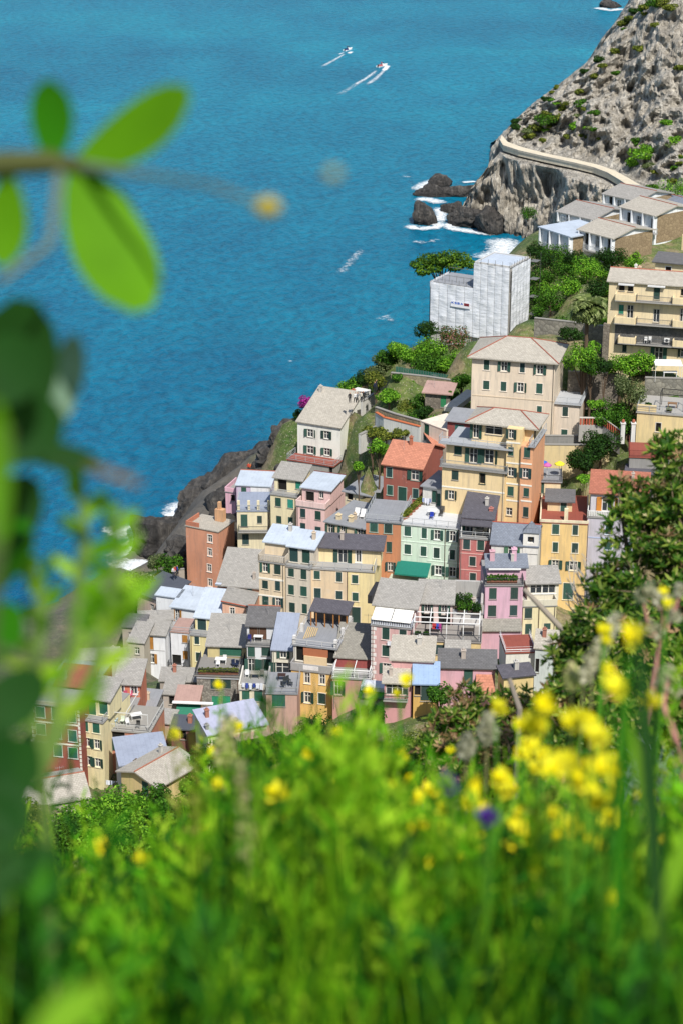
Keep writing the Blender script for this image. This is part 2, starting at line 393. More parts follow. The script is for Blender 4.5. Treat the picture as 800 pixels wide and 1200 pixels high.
    def chim(s, T, p, y, hh=1.2, w=.5, h='b59a86', i=0):
        q = s.P(T(*p), y); r = s.blks[i]['roof'] or s.root
        m = MB(); m.box(q.x-w/2, y-w/2, q.z-hh-.8, q.x+w/2, y+w/2, q.z); m.box(q.x-w/2-.07, y-w/2-.07, q.z+.002, q.x+w/2+.07, y+w/2+.07, q.z+.1)
        m.box(q.x-w/4, y-w/4, q.z+.102, q.x+w/4, y+w/4, q.z+.3)
        m.build('chimney', stucco(h), r)
    def rail(s, pts, kind='bars', h=1.0, mat=None, name=None):
        m = MB(); pts = [Vector(p) for p in pts]
        for a, b in zip(pts, pts[1:]):
            d = b - a; L = d.length
            if L < .05: continue
            n = Vector((-d.y, d.x, 0)).normalized()
            def bar(p, q, zz0, zz1, th):
                m.add([p - n*th + Vector((0,0,zz0)), q - n*th + Vector((0,0,zz0)), q + n*th + Vector((0,0,zz0)), p + n*th + Vector((0,0,zz0)),
                       p - n*th + Vector((0,0,zz1)), q - n*th + Vector((0,0,zz1)), q + n*th + Vector((0,0,zz1)), p + n*th + Vector((0,0,zz1))],
                      [(0,3,2,1),(4,5,6,7),(0,1,5,4),(1,2,6,5),(2,3,7,6),(3,0,4,7)])
            if kind == 'solid': bar(a, b, 0, h, .09); continue
            th = .025
            bar(a, b, h - .06, h, th); bar(a, b, .1, .14, th)
            step = {'bars': .16, 'wire': 1.5, 'bal': .22}[kind]; bw = {'bars': .014, 'wire': .03, 'bal': .06}[kind]
            nb = max(1, int(L / step))
            for j in range(nb + 1):
                c = a + d * (j / nb); e = d.normalized() * bw; bar(c - e, c + e, .0 if j in (0, nb) else .12, h - .05, bw)
            if kind == 'wire':
                for zz in (.4, .7): bar(a, b, zz, zz + .02, .012)
        defm = {'solid': s.wall, 'bars': plain('3a3d3f', .5), 'wire': plain('a8acae', .4), 'bal': plain('d8d8d4', .6)}[kind]
        return m.build(name or ('parapet' if kind == 'solid' else 'railing'), mat or defm, s.root)
    def terr(s, i, back, kind='bars', h=.95, mat=None, deck=None, o=.12, x0=None, x1=None):   # terrace on top of block i
        k = s.blks[i]; z = k['z1']; a = k['x0'] if x0 is None else x0; b = k['x1'] if x1 is None else x1; y0 = k['y0']
        m = MB(); m.box(a-o, y0-o, z+.01, b+o, y0+back-.01, z+.13)
        if y0+back < k['y1']-.3: m.box(a+.02, y0+back-.009, z+.012, b-.02, k['y1']-.02, z+.128)
        m.build('terrace_slab', deck or plain('8b8a88', .85), s.root)
        y = y0 - o + .1
        s.rail([(a-o+.1, y0+back-.05, z+.13), (a-o+.1, y, z+.13), (b+o-.1, y, z+.13), (b+o-.1, y0+back-.05, z+.13)], kind, h, mat)
    def balc(s, T, L, Rr, out=1.0, kind='bars', i=0, h=.95, mat=None, smat=None):   # pixels of the slab's front lower edge
        y0 = s.blks[i]['y0']; a = s.P(T(*L), y0 - out); b = s.P(T(*Rr), y0 - out); z = (a.z + b.z) / 2
        m = MB(); m.box(a.x, y0 - out, z, b.x, y0 - .002, z + .14); m.build('balcony', smat or plain('9a9894', .8), s.root)
        e = .08
        s.rail([(a.x+e, y0-.05, z+.14), (a.x+e, y0-out+e, z+.14), (b.x-e, y0-out+e, z+.14), (b.x-e, y0-.05, z+.14)], kind, h, mat)
    def band(s, T, p0, p1, hh=.18, mat='e6e2d6', i=0, out=.04, name='string_course'):
        k = s.blks[i]; a = s.P(T(*p0), k['y0']); b = s.P(T(*p1), k['y0']); z = (a.z + b.z) / 2
        m = MB(); m.box(a.x, k['y0'] - out, z - hh/2, b.x, k['y0'] + .01, z + hh/2); m.build(name, plain(mat, .8) if isinstance(mat, str) else mat, s.root)
    def part(s, name, mat, *boxes, parent=None):
        m = MB()
        for b in boxes: m.box(*b)
        return m.build(name, mat, parent or s.root)
    def pipe(s, T, p, i=0):
        k = s.blks[i]; q = s.P(T(*p), k['y0'] - .08)
        MB().tube([(q.x, k['y0']-.08, 0), (q.x, k['y0']-.08, k['z1'] - .05)], .05, 5).build('drainpipe', plain('5d4a3c', .6), s.root)
    def awn(s, T, L, Rr, out, drop, y=0.0, mat='d9d3c3', name='awning', th=.05):   # pixels of the wall side edge
        a = s.P(T(*L), y); b = s.P(T(*Rr), y); z = (a.z + b.z) / 2; m = MB()
        m.slab([(a.x, y-out, z-drop), (b.x, y-out, z-drop), (b.x, y-.01, z), (a.x, y-.01, z)], th)
        m.box(a.x, y-out-.02, z-drop-.2, b.x, y-out-.002, z-drop-.001)
        return m.build(name, plain(mat, .7), s.root)
    def done(s):
        for k in s.blks:
            m = MB(); x0, x1, y0, y1, z0, z1 = (k[q] for q in ('x0', 'x1', 'y0', 'y1', 'z0', 'z1'))
            def face(org, du, L, inn, holes):
                xs = sorted({0, L} | {min(max(v, 0), L) for h in holes for v in h[:2]}); zs = sorted({z0, z1} | {min(max(v, z0), z1) for h in holes for v in h[2:]})
                for a, b in zip(xs, xs[1:]):
                    for c, d in zip(zs, zs[1:]):
                        cx, cz = (a+b)/2, (c+d)/2
                        if any(h[0] < cx < h[1] and h[2] < cz < h[3] for h in holes): continue
                        m.poly([org + du*a + Vector((0,0,c)), org + du*b + Vector((0,0,c)), org + du*b + Vector((0,0,d)), org + du*a + Vector((0,0,d))])
                for h in holes:
                    q = [(h[0], h[2]), (h[1], h[2]), (h[1], h[3]), (h[0], h[3])]
                    P_ = [org + du*a + Vector((0,0,c)) for a, c in q]; Q_ = [p + inn*.2 for p in P_]
                    for j in range(4): m.poly([P_[j], Q_[j], Q_[(j+1) % 4], P_[(j+1) % 4]])
                    m.poly(Q_)
            X, Y = Vector((1,0,0)), Vector((0,1,0))
            face(Vector((x0, y0, 0)), X, x1-x0, Y, [(h[0]-x0, h[1]-x0, h[2], h[3]) for h in k['holes']['F']])
            face(Vector((x1, y0, 0)), Y, y1-y0, -X, [(h[0]-y0, h[1]-y0, h[2], h[3]) for h in k['holes']['R']])
            face(Vector((x0, y1, 0)), -Y, y1-y0, X, [(y1-h[1], y1-h[0], h[2], h[3]) for h in k['holes']['L']])
            m.poly([(x1, y1, z0), (x0, y1, z0), (x0, y1, z1), (x1, y1, z1)])
            m.poly([(x0, y0, z1), (x1, y0, z1), (x1, y1, z1), (x0, y1, z1)])
            for e in k['extra']: m.poly(e)
            m.build(k['name'], k['mat'], s.root)
        return s
SL = slate('93908b'); SLD = slate('626162'); SLB = slate('737984'); SLL = slate('a59f94'); SLW = slate('85827a'); SLBK = slate('55535a')
TER = slate('9c6351', .3, .22, .3); TER2 = slate('b07660', .3, .22, .3)
MWH = membrane('b2bcc8'); MBL = membrane('8f97a8'); MGR = membrane('8a8c90'); MLV = membrane('a6a9bd'); MDK = membrane('4a4e57'); MRD = membrane('8d4a3c'); MPK = membrane('a88a80')
STONE = rubble('6f685e', '9b9082'); STG = rubble('5d5d5c', '807d78')
# ---------------------------------------------------------------- the town
S = stucco
H = 'town_house'
# ---- bungalows by the cliff
def bungalow(label, A, B, D, dep, base, pts, kind='gx', sl=.22, mat=SLL):
    b = Bd('bungalow', label, T1(*A), T1(*B), D, (T1(*dep), sl, 2) if kind == 'gx' else (T1(*dep), 0.0), T1(*base), S('dfe2e6'), 'bungalow', 'bungalows below the cliff path')
    for k, q in pts: b.W(0, k, T1, [q], 1.0 if k != 'g' else 1.5, 1.9)
    b.roof(0, kind, mat, sl, .45, .2, cap='9a5a45' if kind == 'gx' else None)
    k = b.blks[0]; w, d, h = b.w, b.dep, b.h
    b.part('side_cladding', rubble('8d7a5f', 'a89474', 1.6), (w+.002, .5, -2, w+.06, d, h-.05))
    for f in (.0, .33, .66, .985): b.part('pilaster', plain('e2e4e6', .8), (w*f, -.5, -.3, w*f+.22, -.02, h-.02))
    b.balc(T1, (A[0]+10, base[1]+2), (B[0]-8, base[1]+28), .9, 'wire')
    return b
bungalow('white bungalow with flat pale roof behind wire fence', (60, 297), (215, 347), 352, (235, 258), (137, 412), [('b', (100, 350)), ('p', (152, 368))], 'flat', 0, MWH).done()
bungalow('white bungalow with brown slate roof above the dark round tree', (262, 308), (435, 354), 348, (350, 250), (350, 420), [('b', (298, 355)), ('p', (352, 370)), ('b', (415, 380))]).done()
bungalow('white bungalow with brown slate roof, tall stone side wall by the wire fence', (480, 190), (655, 236), 362, (560, 134), (567, 300), [('b', (516, 245)), ('p', (567, 262)), ('b', (640, 280))]).done()
bungalow('white bungalow tucked directly under the end of the cliff path', (390, 122), (560, 160), 384, (480, 72), (440, 205), [('b', (422, 162)), ('p', (465, 176))], mat=SL).done()
bungalow('low bungalow with dark slate roof behind the flat-roofed one', (152, 214), (330, 256), 368, (235, 156), (240, 275), [('p', (200, 245))], mat=SL).done()
bungalow('grey-roofed bungalow behind the tall stone side wall, mostly hidden', (690, 156), (860, 200), 386, (760, 135), (780, 240), [], mat=SLB).done()
# ---- apartment block
b = Bd('apartment_block', 'cream apartment block with long balconies and palm beside it', T2(170, 212), T2(930, 265), 300, (T2(215, 106), .33, 2), T2(250, 890), S('e6cf9e'), 'building')
b.W(0, 'b', T2, [(275, 268), (352, 272)], 1.0, 1.2); b.W(0, 'd', T2, [(575, 305)], .95, 2.2); b.W(0, 'b', T2, [(800, 312)], 1.0, 1.2)
b.W(0, 'c', T2, [(270, 455)], .9, 1.5, scol=TEAL); b.W(0, 'p', T2, [(347, 475), (570, 510), (795, 505)], .95, 2.0)
b.W(0, 'd', T2, [(308, 640), (566, 680), (800, 680)], .95, 2.1); b.W(0, 'c', T2, [(298, 788)], .7, 1.2); b.W(0, 'g', T2, [(590, 835)], 1.2, 2.0); b.W(0, 'o', T2, [(800, 828)], 1.0, 1.3)
for (y, x0) in ((385, 215), (580, 208), (748, 240)):
    g = .06
    b.balc(T2, (x0, y), (390, y+12), 1.1, 'solid', mat=b.wall); b.balc(T2, (393, y+12), (700, y+32), 1.1, 'bars', mat=plain('55595e', .5)); b.balc(T2, (704, y+32), (920, y+48), 1.1, 'solid', mat=b.wall)
a0, a1 = b.P(T2(200, 600)), b.P(T2(200, 720))
b.part('stone_band', STG, (1.2, -.03, a1.z - .6, b.w, -.001, a0.z + .4)); b.part('stone_pillar', STONE, (-.5, -.35, -2, .45, .3, a0.z + .4))
b.awn(T2, (250, 225), (385, 232), .5, .1, mat='cfcfcf'); b.awn(T2, (500, 238), (650, 250), .5, .1, mat='cfcfcf')
b.roof(0, 'gx', SLL, .33, .35, cap='a8604a'); b.chim(T2, (397, 80), 4.5, 1.0, .35, 'd8d5cc'); b.chim(T2, (428, 95), 5, .9, .45, 'c8a888')
b.done()
b = Bd('hillside_house', 'small cream house with dark flat roof above the apartment block', T2(562, 50), T2(900, 80), 326, (T2(640, -20), 0.1), T2(600, 240), S('dcc79c'), trim='d6d6da')
b.W(0, 'b', T2, [(672, 117)], 1.0, 1.2); b.roof(0, 'shed', SLD, .1, .5)
b.part('roof_wall', S('d8c08a'), (b.w*.45, 6.5, b.h+.6, b.w*.75, 6.9, b.h+3.2)); b.done()
# ---- building wrapped for works
b = Bd('scaffolded_building', 'building under works wrapped in white sheeting beside the pine', T3(80, 270), T3(568, 343), 330, (T3(720, 285), 0.0), T3(320, 612), S('b9b6b0'), 'building')
up = b.up(T3(350, 150), T3(568, 184), .0, None, S('c4c3c0'))
ku = b.blks[up]; W_, D_, hz = b.w, b.dep, b.h
sheet = newmat('sheeting'); m_, n_, l_, bs_ = sheet
p_ = gpos(n_); t_ = nz(n_, l_, mapping(n_, l_, p_, (.5, .5, 1.6)), 1.2, 6, .65)
l_.new(mix(n_, l_, t_.outputs[0], lin('c2c6ce'), lin('eceef2')), bs_.inputs['Base Color']); bs_.inputs['Roughness'].default_value = .45
bump(n_, l_, t_.outputs[0], bs_, .5, .25); SHEET = m_
def sheeting(x0, y0, x1, y1, z0, z1, seed):
    rnd = random.Random(seed); m = MB(); nx, nzz = 6, max(6, int((z1 - z0) / .5)); d = Vector((x1-x0, y1-y0, 0)); nrm = Vector((d.y, -d.x, 0)).normalized()
    vs = []
    for j in range(nzz+1):
        sag = rnd.uniform(-.05, .12)
        for i in range(nx+1):
            f = i / nx; e = math.sin(math.pi * f)
            vs.append(Vector((x0, y0, z0 + (z1-z0)*j/nzz)) + d * (.014 + .972*f) + nrm * (.12 + e * (sag + rnd.uniform(-.03, .05))) )
    fs = [(j*(nx+1)+i, j*(nx+1)+i+1, (j+1)*(nx+1)+i+1, (j+1)*(nx+1)+i) for j in range(nzz) for i in range(nx)]
    m.add(vs, fs); m.build('sheeting', SHEET, b.root, smooth=True)
nl = 5; xm = ku['x0']
for i in range(nl): sheeting(xm*i/nl, -.2, xm*(i+1)/nl, -.2, .2, hz + .15, i)
for i in range(5): sheeting(xm + (W_-xm)*i/5, -.2, xm + (W_-xm)*(i+1)/5, -.2, .2, ku['z1'] + .1, 20+i)
for i in range(6): sheeting(W_+.2, D_*i/6, W_+.2, D_*(i+1)/6, (1.8 if i == 3 else .2), ku['z1'] + .1, 40+i)
for i in range(4): sheeting(-.2, D_*(4-i)/4, -.2, D_*(3-i)/4, .2, hz + .15, 60+i)
m = MB()
for i in range(12):
    x = W_*i/11; m.tube([(x, -.22, -1), (x, -.22, (ku['z1'] if x > xm else hz) + 1.0)], .035, 5)
for i in range(8):
    y = D_*i/7; m.tube([(W_+.22, y, -1), (W_+.22, y, ku['z1'] + .9)], .035, 5)
for zz in (3, 6, 9, 12): m.box(W_+.1, D_+.1, zz, W_+1.4, D_+1.6, zz+.08); m.tube([(W_+1.4, D_+1.6, -1), (W_+1.4, D_+1.6, ku['z1']+1)], .04, 5)
for i in range(6): m.tube([(xm*i/6, D_*.2, hz), (xm*i/6, D_*.2, hz+1.2)], .035, 5)
m.tube([(0, D_*.2, hz+1.1), (xm, D_*.2, hz+1.1)], .035, 5); m.tube([(0, D_*.9, hz+1.1), (xm, D_*.9, hz+1.1)], .035, 5)
m.build('scaffold_poles', plain('8a8880', .5, metal=.6), b.root)
b.roof(up, 'flat', MWH, o=-.3); b.roof(0, 'flat', MGR, o=-.2, t=.1)
for q in ((xm, 0, W_, .2), (xm, D_-.2, W_, D_), (xm, .2, xm+.2, D_-.2), (W_-.2, .2, W_, D_-.2)): b.part('parapet', S('c4c3c0'), (q[0], q[1], ku['z1']+.01, q[2], q[3], ku['z1']+.3))
# banner
q0, q1 = b.P(T3(200, 388), -.5), b.P(T3(322, 452), -.5)
bw, bh = q1.x - q0.x, (q0.z - q1.z) - .25
ban = b.part('banner', plain('e6e6ea', .5), (q0.x, -.56, q1.z + .35, q1.x, -.53, q1.z + .35 + bh))
lx = q0.x + bw*.05; lz = q1.z + .35 + bh*.52; lh = bh*.34; lw = bw*.115; BL = plain('2a5fc0', .5)
def strokes(x, segs):
    m = MB()
    for (u0, v0, u1, v1) in segs:
        a = Vector((x + u0*lw, -.566, lz + v0*lh)); c = Vector((x + u1*lw, -.566, lz + v1*lh)); d = (c-a).normalized(); nn = Vector((-d.z, 0, d.x))*.055
        m.add([a-nn, c-nn, c+nn, a+nn], [(0, 1, 2, 3)])
    m.build('letter', BL, ban)
strokes(lx, [(0, 0, 0, 1), (0, .45, .9, 1), (.2, .55, .9, 0)])
strokes(lx + lw*1.35, [(.9, 1, .1, .9), (.1, .9, .1, .55), (.1, .55, .9, .45), (.9, .45, .9, .1), (.9, .1, 0, 0)])
strokes(lx + lw*2.7, [(0, 0, 0, 1), (0, 1, .8, .85), (.8, .85, .7, .5), (.7, .5, 0, .5), (.7, .5, .9, .2), (.9, .2, 0, 0)])
strokes(lx + lw*4.05, [(0, 0, .45, 1), (.45, 1, .9, 0), (.2, .35, .7, .35)])
b.part('emblem', plain('8f3038', .5), (q0.x + bw*.68, -.57, q1.z+.35+bh*.42, q0.x + bw*.94, -.561, q1.z+.35+bh*.9), parent=ban)
for (u, v) in ((.74, .5), (.83, .5), (.74, .74), (.86, .68)): b.part('emblem_mark', plain('1c1c22', .5), (q0.x + bw*u, -.578, q1.z+.35+bh*v, q0.x + bw*(u+.06), -.5705, q1.z+.35+bh*(v+.1)), parent=ban)
b.done()
# ---- big cream house with hip roof
b = Bd('villa', 'tall cream house with wide slate hip roof and red ridges', R4(140, 98), R4(400, 118), 287, (R4(452, 66), 0.0), R4(270, 345), S('dfcbb0'), trim='e3d9cc')
b.W(0, 'c', R4, [(185, 127), (297, 136)], .95, 1.6); b.W(0, 'o', R4, [(240, 132), (352, 142)], .95, 1.6)
b.W(0, 'c', R4, [(184, 190), (238, 194), (350, 201), (350, 270)], .95, 1.6); b.W(0, 'o', R4, [(291, 197)], .95, 1.6)
b.roof(0, 'hip', SLL, .42, .6, .18, cap='955848'); b.band(R4, (140, 222), (396, 240), .14, 'cdbba2')
a = b.P(R4(395, 247), 1.0); c = b.P(R4(476, 253), 1.0)
an = b.blk(b.w + .002, c.x, 1.0, b.dep*.8, -6.5, a.z, S('dccab4'), 'annex_wall')
b.W(an, 'c', R4, [(431, 273), (428, 343)], 1.0, 1.5); b.terr(an, b.dep*.8 - 1.2, 'wire', deck=plain('a6a9ad', .8), o=.3)
b.done()
# ---- yellow tower house
b = Bd('tower_house', 'tall yellow and orange corner house with terraces and hip roof', T4(88, 482), T4(614, 541), 268, 10.0, T4(350, 830), S('e8c98f'), trim=None)
k0 = b.blks[0]; xs = b.P(T4(455, 500)).x; xo = b.P(T4(545, 500)).x
k0['x1'] = xs; depR = max(6, min(14, b.PXp(T4(690, 300), b.w).y)); b.dep = depR
zt = b.P(T4(350, 245), .6).z
mid = b.blk(xs+.002, xo, .5, depR, -6.5, zt, S('e9c684'), 'stair_wall'); zo = b.P(T4(580, 366), 0).z
org = b.blk(xo+.002, b.w, .0, depR, -6.5, zo, S('dd9a66'), 'corner_wall')
l2 = b.up(T4(112, 345), T4(455, 372), 1.1, depR-1.1, name='upper_wall'); b.blks[l2]['x1'] = xs
l1 = b.up(T4(262, 205), T4(545, 228), 2.2, depR-2.4, z0=b.blks[l2]['z1'], name='attic_wall'); b.blks[l1]['z1'] = zt
b.blks[l1]['x1'] = xo + 1.2
b.terr(0, 1.1, 'bars', mat=plain('7f8488', .5), o=.35); b.terr(l2, 1.1, 'wire', o=.9, deck=plain('9c9fa3', .8)); b.terr(org, depR-.3, 'wire', o=.3, deck=plain('93969b', .8), x0=xo+1.3)
b.roof(l1, 'hip', SLL, .40, .75, .2, cap='955848')
b.W(l1, 'g', T4, [(285, 275)], .9, 2.0); b.W(l1, 'p', T4, [(390, 268)], 2.6, 1.5); b.W(mid, 'o', T4, [(492, 272), (490, 515)], .9, 1.4); b.W(mid, 'c', T4, [(490, 395), (488, 628)], .9, 1.4); b.W(mid, 'p', T4, [(480, 748)], .9, 1.3)
b.W(l2, 'c', T4, [(180, 390)], 1.1, 1.5); b.W(l2, 'g', T4, [(270, 420), (362, 425)], 1.2, 2.1)
b.W(0, 'c', T4, [(163, 535)], 1.1, 1.6); b.W(0, 'b', T4, [(322, 555)], .9, 1.7, trim='3a4a40'); b.W(0, 'o', T4, [(140, 650), (325, 677)], .9, 1.4)
b.W(org, 'c', T4, [(585, 402), (580, 635), (577, 750)], .9, 1.5); b.W(org, 'o', T4, [(575, 522)], .9, 1.5)
b.W(l1, 'd', T4, [(575, 265), (610, 230), (630, 205)], .9, 2.0, 'R')
b.band(T4, (86, 598), (452, 640), .2); 
for y in (340, 460, 582, 680): b.band(T4, (462, y), (545, y+8), .2, i=mid)
for y in (463, 590, 682): b.band(T4, (547, y), (612, y+8), .2, i=org)
b.done()
b = Bd(H, 'small dark red house with flat grey roof behind the tower terrace', T4(118, 215), T4(275, 232), 283, (T4(170, 148), .1), T4(190, 300), S('8d3a34'))
b.W(0, 'c', T4, [(188, 262)], 1.3, 1.3, scol='1e5a55'); b.roof(0, 'shed', MGR, .1, .35); b.done()
# ---- red house with terracotta roof
b = Bd(H, 'brick red house with bright terracotta roof', R3(430, 412), R3(580, 432), 277, (R3(505, 324), .42, 2), R3(505, 556), S('a0503c'), trim='9fb0a4')
b.W(0, 'c', R3, [(453, 445), (455, 515), (555, 528)], 1.0, 1.6); b.W(0, 'o', R3, [(553, 457)], 1.2, 1.6); b.W(0, 'd', R3, [(503, 532)], 1.1, 2.2)
b.roof(0, 'gx', TER2, .42, .3); b.chim(R3, (538, 308), 4, .7, .4, 'b5653f')
b.done()
b = Bd(H, 'grey rendered annex with small terracotta roof beside the red house', R3(634, 350), R3(672, 345), 284, 4, R3(650, 450), S('7c766c')); b.W(0, 'b', R3, [(652, 390)], .6, 1.4); b.roof(0, 'shed', TER2, .2, .25); b.done()
b = Bd(H, 'low white terraced house with open door below the red house', R3(583, 500), R3(655, 512), 272, 6, R3(620, 580), S('d6d3cc')); b.W(0, 'c', R3, [(628, 540), (660, 555)], .8, 1.8); b.roof(0, 'flat', MGR); b.done()
# ---- white house by the sea
b = Bd(H, 'white house with slate roof and red terrace by the sea', R3(95, 247), R3(262, 272), 318, (R3(250, 172), .36, 1.5), R3(180, 440), S('e6e2d6'))
b.W(0, 'o', R3, [(145, 292), (208, 299), (145, 357), (210, 365)], 1.2, 1.4)
a = b.P(R3(58, 408), -3.2); c = b.P(R3(235, 412), -3.2)
tb = b.blk(a.x, c.x, -3.2, -.002, -6.5, (a.z + c.z)/2, S('9b9890'), 'terrace_wall'); b.terr(tb, 3.1, 'wire', deck=MRD, o=.2)
b.W(tb, 'b', R3, [(230, 430)], .8, 1.2); b.roof(0, 'shed', SLL, .36, .25); b.done()
# ---- cluster above the orange tower
b = Bd(H, 'narrow cream house with slate roof, roof loggia and peeling paint', T7(285, 248), T7(437, 268), 303, 8, T7(360, 480), S('e0d2a4'))
u_ = b.up(T7(308, 148), T7(470, 166), 1.6, (T7(450, 76), .3)); b.W(u_, 'b', T7, [(355, 190)], 1.4, 1.9); b.W(u_, 'c', T7, [(447, 190)], .9, 1.4, scol=TEAL)
b.W(0, 'c', T7, [(330, 292), (335, 395), (402, 406)], 1.0, 1.5); b.W(0, 'c', T7, [(402, 302)], 1.1, 1.5, scol='2a8a78'); b.terr(0, 1.6, 'wire'); b.roof(u_, 'shed', SL, .3, .3); b.done()
b = Bd(H, 'pale pink house with white flat roof and roof terrace', T7(437, 314), T7(603, 337), 299, 9, T7(520, 500), S('e3b9b4'))
u_ = b.up(T7(470, 206), T7(636, 228), 2.0, (T7(630, 132), .06)); b.W(u_, 'b', T7, [(517, 258)], 1.4, 1.7); b.W(u_, 'p', T7, [(583, 250)], .8, 1.2)
b.W(0, 'c', T7, [(475, 356), (563, 370), (475, 440), (563, 462)], 1.0, 1.5); b.terr(0, 2.0, 'solid', .8, S('e2c0ba')); b.roof(u_, 'shed', MWH, .06, .3, cap='6b3a34'); b.done()
b = Bd(H, 'lilac house with white sheet roofs above the rocks', T7(86, 194), T7(285, 204), 322, (T7(190, 115), .12), T7(130, 330), S('c9b2d0'))
b.W(0, 'c', T7, [(130, 226)], 1.0, 1.5); b.roof(0, 'shed', MWH, .12, .2, cap='9a5a44'); b.part('white_wall', S('dedfe4'), (b.w*.42, -.05, -1, b.w-.01, -.001, b.h-.05)); b.done()
b = Bd(H, 'tiny pink house at the edge of the sea rocks', T7(22, 232), T7(82, 240), 326, 5, T7(50, 340), S('dba6b6')); b.W(0, 'b', T7, [(68, 268)], .8, 1.3); b.terr(0, 4.8, 'solid', .7, S('dba6b6')); b.done()
b = Bd(H, 'cream house with curved balcony and railed roof terrace behind orange tower', T7(90, 347), T7(282, 347), 306, 8, T7(160, 625), S('ddd0a8'))
b.W(0, 'c', T7, [(132, 400)], 1.2, 2.0); b.W(0, 'c', T7, [(222, 394)], 1.0, 1.4); b.W(0, 'c', T7, [(140, 510)], 1.1, 1.9); b.W(0, 'b', T7, [(140, 585)], 1.0, 1.2)
b.balc(T7, (98, 478), (276, 470), 1.1, 'bars'); b.terr(0, 7.6, 'wire', deck=MBL)
for x in (.05, .36, .65, .97): b.part('terrace_pillar', S('ddd0a8'), (b.w*x-.2, .05, b.h+.14, b.w*x+.2, .45, b.h+1.7))
b.done()
b = Bd(H, 'cream house with flat grey roof carrying two white sun loungers', R6(250, 98), R6(398, 127), 284, (R6(330, 20), .0), R6(320, 190), S('e0c9a0'))
b.W(0, 'o', R6, [(268, 122), (312, 126), (374, 134)], 1.0, 1.6); b.roof(0, 'flat', MGR, o=.25); b.chim(R6, (298, 72), 1.5, .9, .6, 'd8c49a'); b.chim(R6, (342, 78), 1.5, .9, .6, 'd8c49a'); LOUNGEB = b; b.done()
b = Bd(H, 'house with plain dark grey flat roof behind the sun loungers', R3(280, 520), R3(425, 548), 296, (R3(340, 452), .0), R3(330, 600), S('d8c7a2')); b.W(0, 'b', R3, [(300, 535), (360, 545)], 1.0, 1.2); b.roof(0, 'flat', MGR, o=.4); b.chim(R3, (384, 520), 3, .6, .5, 'cfc7b8'); b.done()
b = Bd(H, 'low grey house with orange wall and long slate roof beside orange tower', R5(355, 385), R5(510, 398), 292, (R5(450, 262), .4), R5(430, 430), S('c98a62')); b.W(0, 'c', R5, [(412, 400), (470, 408)], .9, 1.1, scol='1f6a66'); b.roof(0, 'shed', SL, .4, .3); b.part('roof_edge', plain('b8c0cc', .6), (-.3, -.4, b.h+.2, .6, b.dep*.9, b.h+.26)); b.done()
b = Bd('tower_house', 'tall plain orange tower house near the sea rocks', R5(240, 174), R5(357, 197), 318, (R5(420, 158), .0), R5(300, 400), S('d08a64'), trim='e8e4da')
k = b.blks[0]; b.W(0, 'p', R5, [(327, 219), (327, 268), (325, 325), (328, 378)], .9, 1.4)
b.roof(0, 'flat', SLL, o=.12); b.part('parapet', S('b96a46'), (.0, .0, b.h+.2, b.w*.4, .2, b.h+.9), (0, .2, b.h+.2, .2, 4, b.h+.9)); b.part('stack', S('cf9a66'), (b.w*.55, b.dep*.7, b.h+.2, b.w*.8, b.dep*.9, b.h+2.2), (b.w*.62, b.dep*.74, b.h+2.2, b.w*.7, b.dep*.84, b.h+3.4)); b.done()
# ---- the beige row
b = Bd(H, 'beige house at the row end with pale sheet roof and corner terrace', T8(60, 258), T8(192, 275), 263, 10, T8(130, 515), S('ddc6a0'), trim='c9bda8')
u_ = b.up(T8(92, 152), T8(214, 172), 2.4, (T8(230, 84), .22)); b.W(u_, 'g', T8, [(125, 190), (180, 195)], .9, 2.0)
b.W(0, 'o', T8, [(93, 288), (160, 470)], .9, 1.4); b.W(0, 'c', T8, [(157, 299), (93, 378), (158, 385), (95, 462)], .95, 1.5); b.band(T8, (60, 342), (190, 358), .25); b.band(T8, (60, 430), (190, 446), .2)
b.terr(0, 2.4, 'bal', mat=S('c4b8a4')); b.roof(u_, 'shed', MWH, .22, .3); b.done()
b = Bd(H, 'grey beige house with pale sheet roof in the middle of the row', T8(192, 282), T8(325, 300), 262.5, 10, T8(260, 545), S('cfc3ae'), trim='c2bcae')
u_ = b.up(T8(214, 178), T8(345, 194), 1.0, (T8(320, 104), .22)); b.W(u_, 'd', T8, [(238, 222), (305, 232)], 1.1, 2.1)
b.W(0, 'c', T8, [(228, 315), (293, 325), (228, 405), (293, 413), (233, 497), (298, 504)], 1.0, 1.5); b.terr(0, 1.0, 'wire', .3); b.roof(u_, 'shed', MWH, .22, .3); b.done()
b = Bd(H, 'wide beige and yellow house with dark slate roof above a long terrace', T8(325, 297), T8(658, 316), 262, 10, T8(450, 590), S('e0c49a'), trim='d8d0be')
x5 = b.P(T8(517, 400)).x; b.blks[0]['x1'] = x5; yb = b.blk(x5+.002, b.w, 0, 10, -6.5, b.h, S('e6d08e'))
u_ = b.up(T8(348, 178), T8(692, 196), 2.4, (T8(560, 130), .26), S('e4cf98')); b.W(u_, 'g', T8, [(402, 218), (495, 226)], 1.3, 2.1); b.W(u_, 'p', T8, [(577, 220)], .9, 1.9, trim='e8e6e0')
b.W(0, 'c', T8, [(362, 328), (476, 338), (365, 422), (476, 433)], 1.0, 1.5); b.W(yb, 'c', T8, [(558, 350), (560, 442)], 1.0, 1.5); b.W(yb, 'd', T8, [(563, 537)], 1.2, 2.3); b.pipe(T8, (519, 400))
b.terr(0, 2.4, 'wire', x1=b.w-.02, deck=plain('9a9894', .85)); b.part('parapet', S('e6d08e'), (b.w-.2, .0, b.h+.14, b.w-.01, 2.4, b.h+1.0)); b.roof(u_, 'shed', SLBK, .26, .45); b.done()
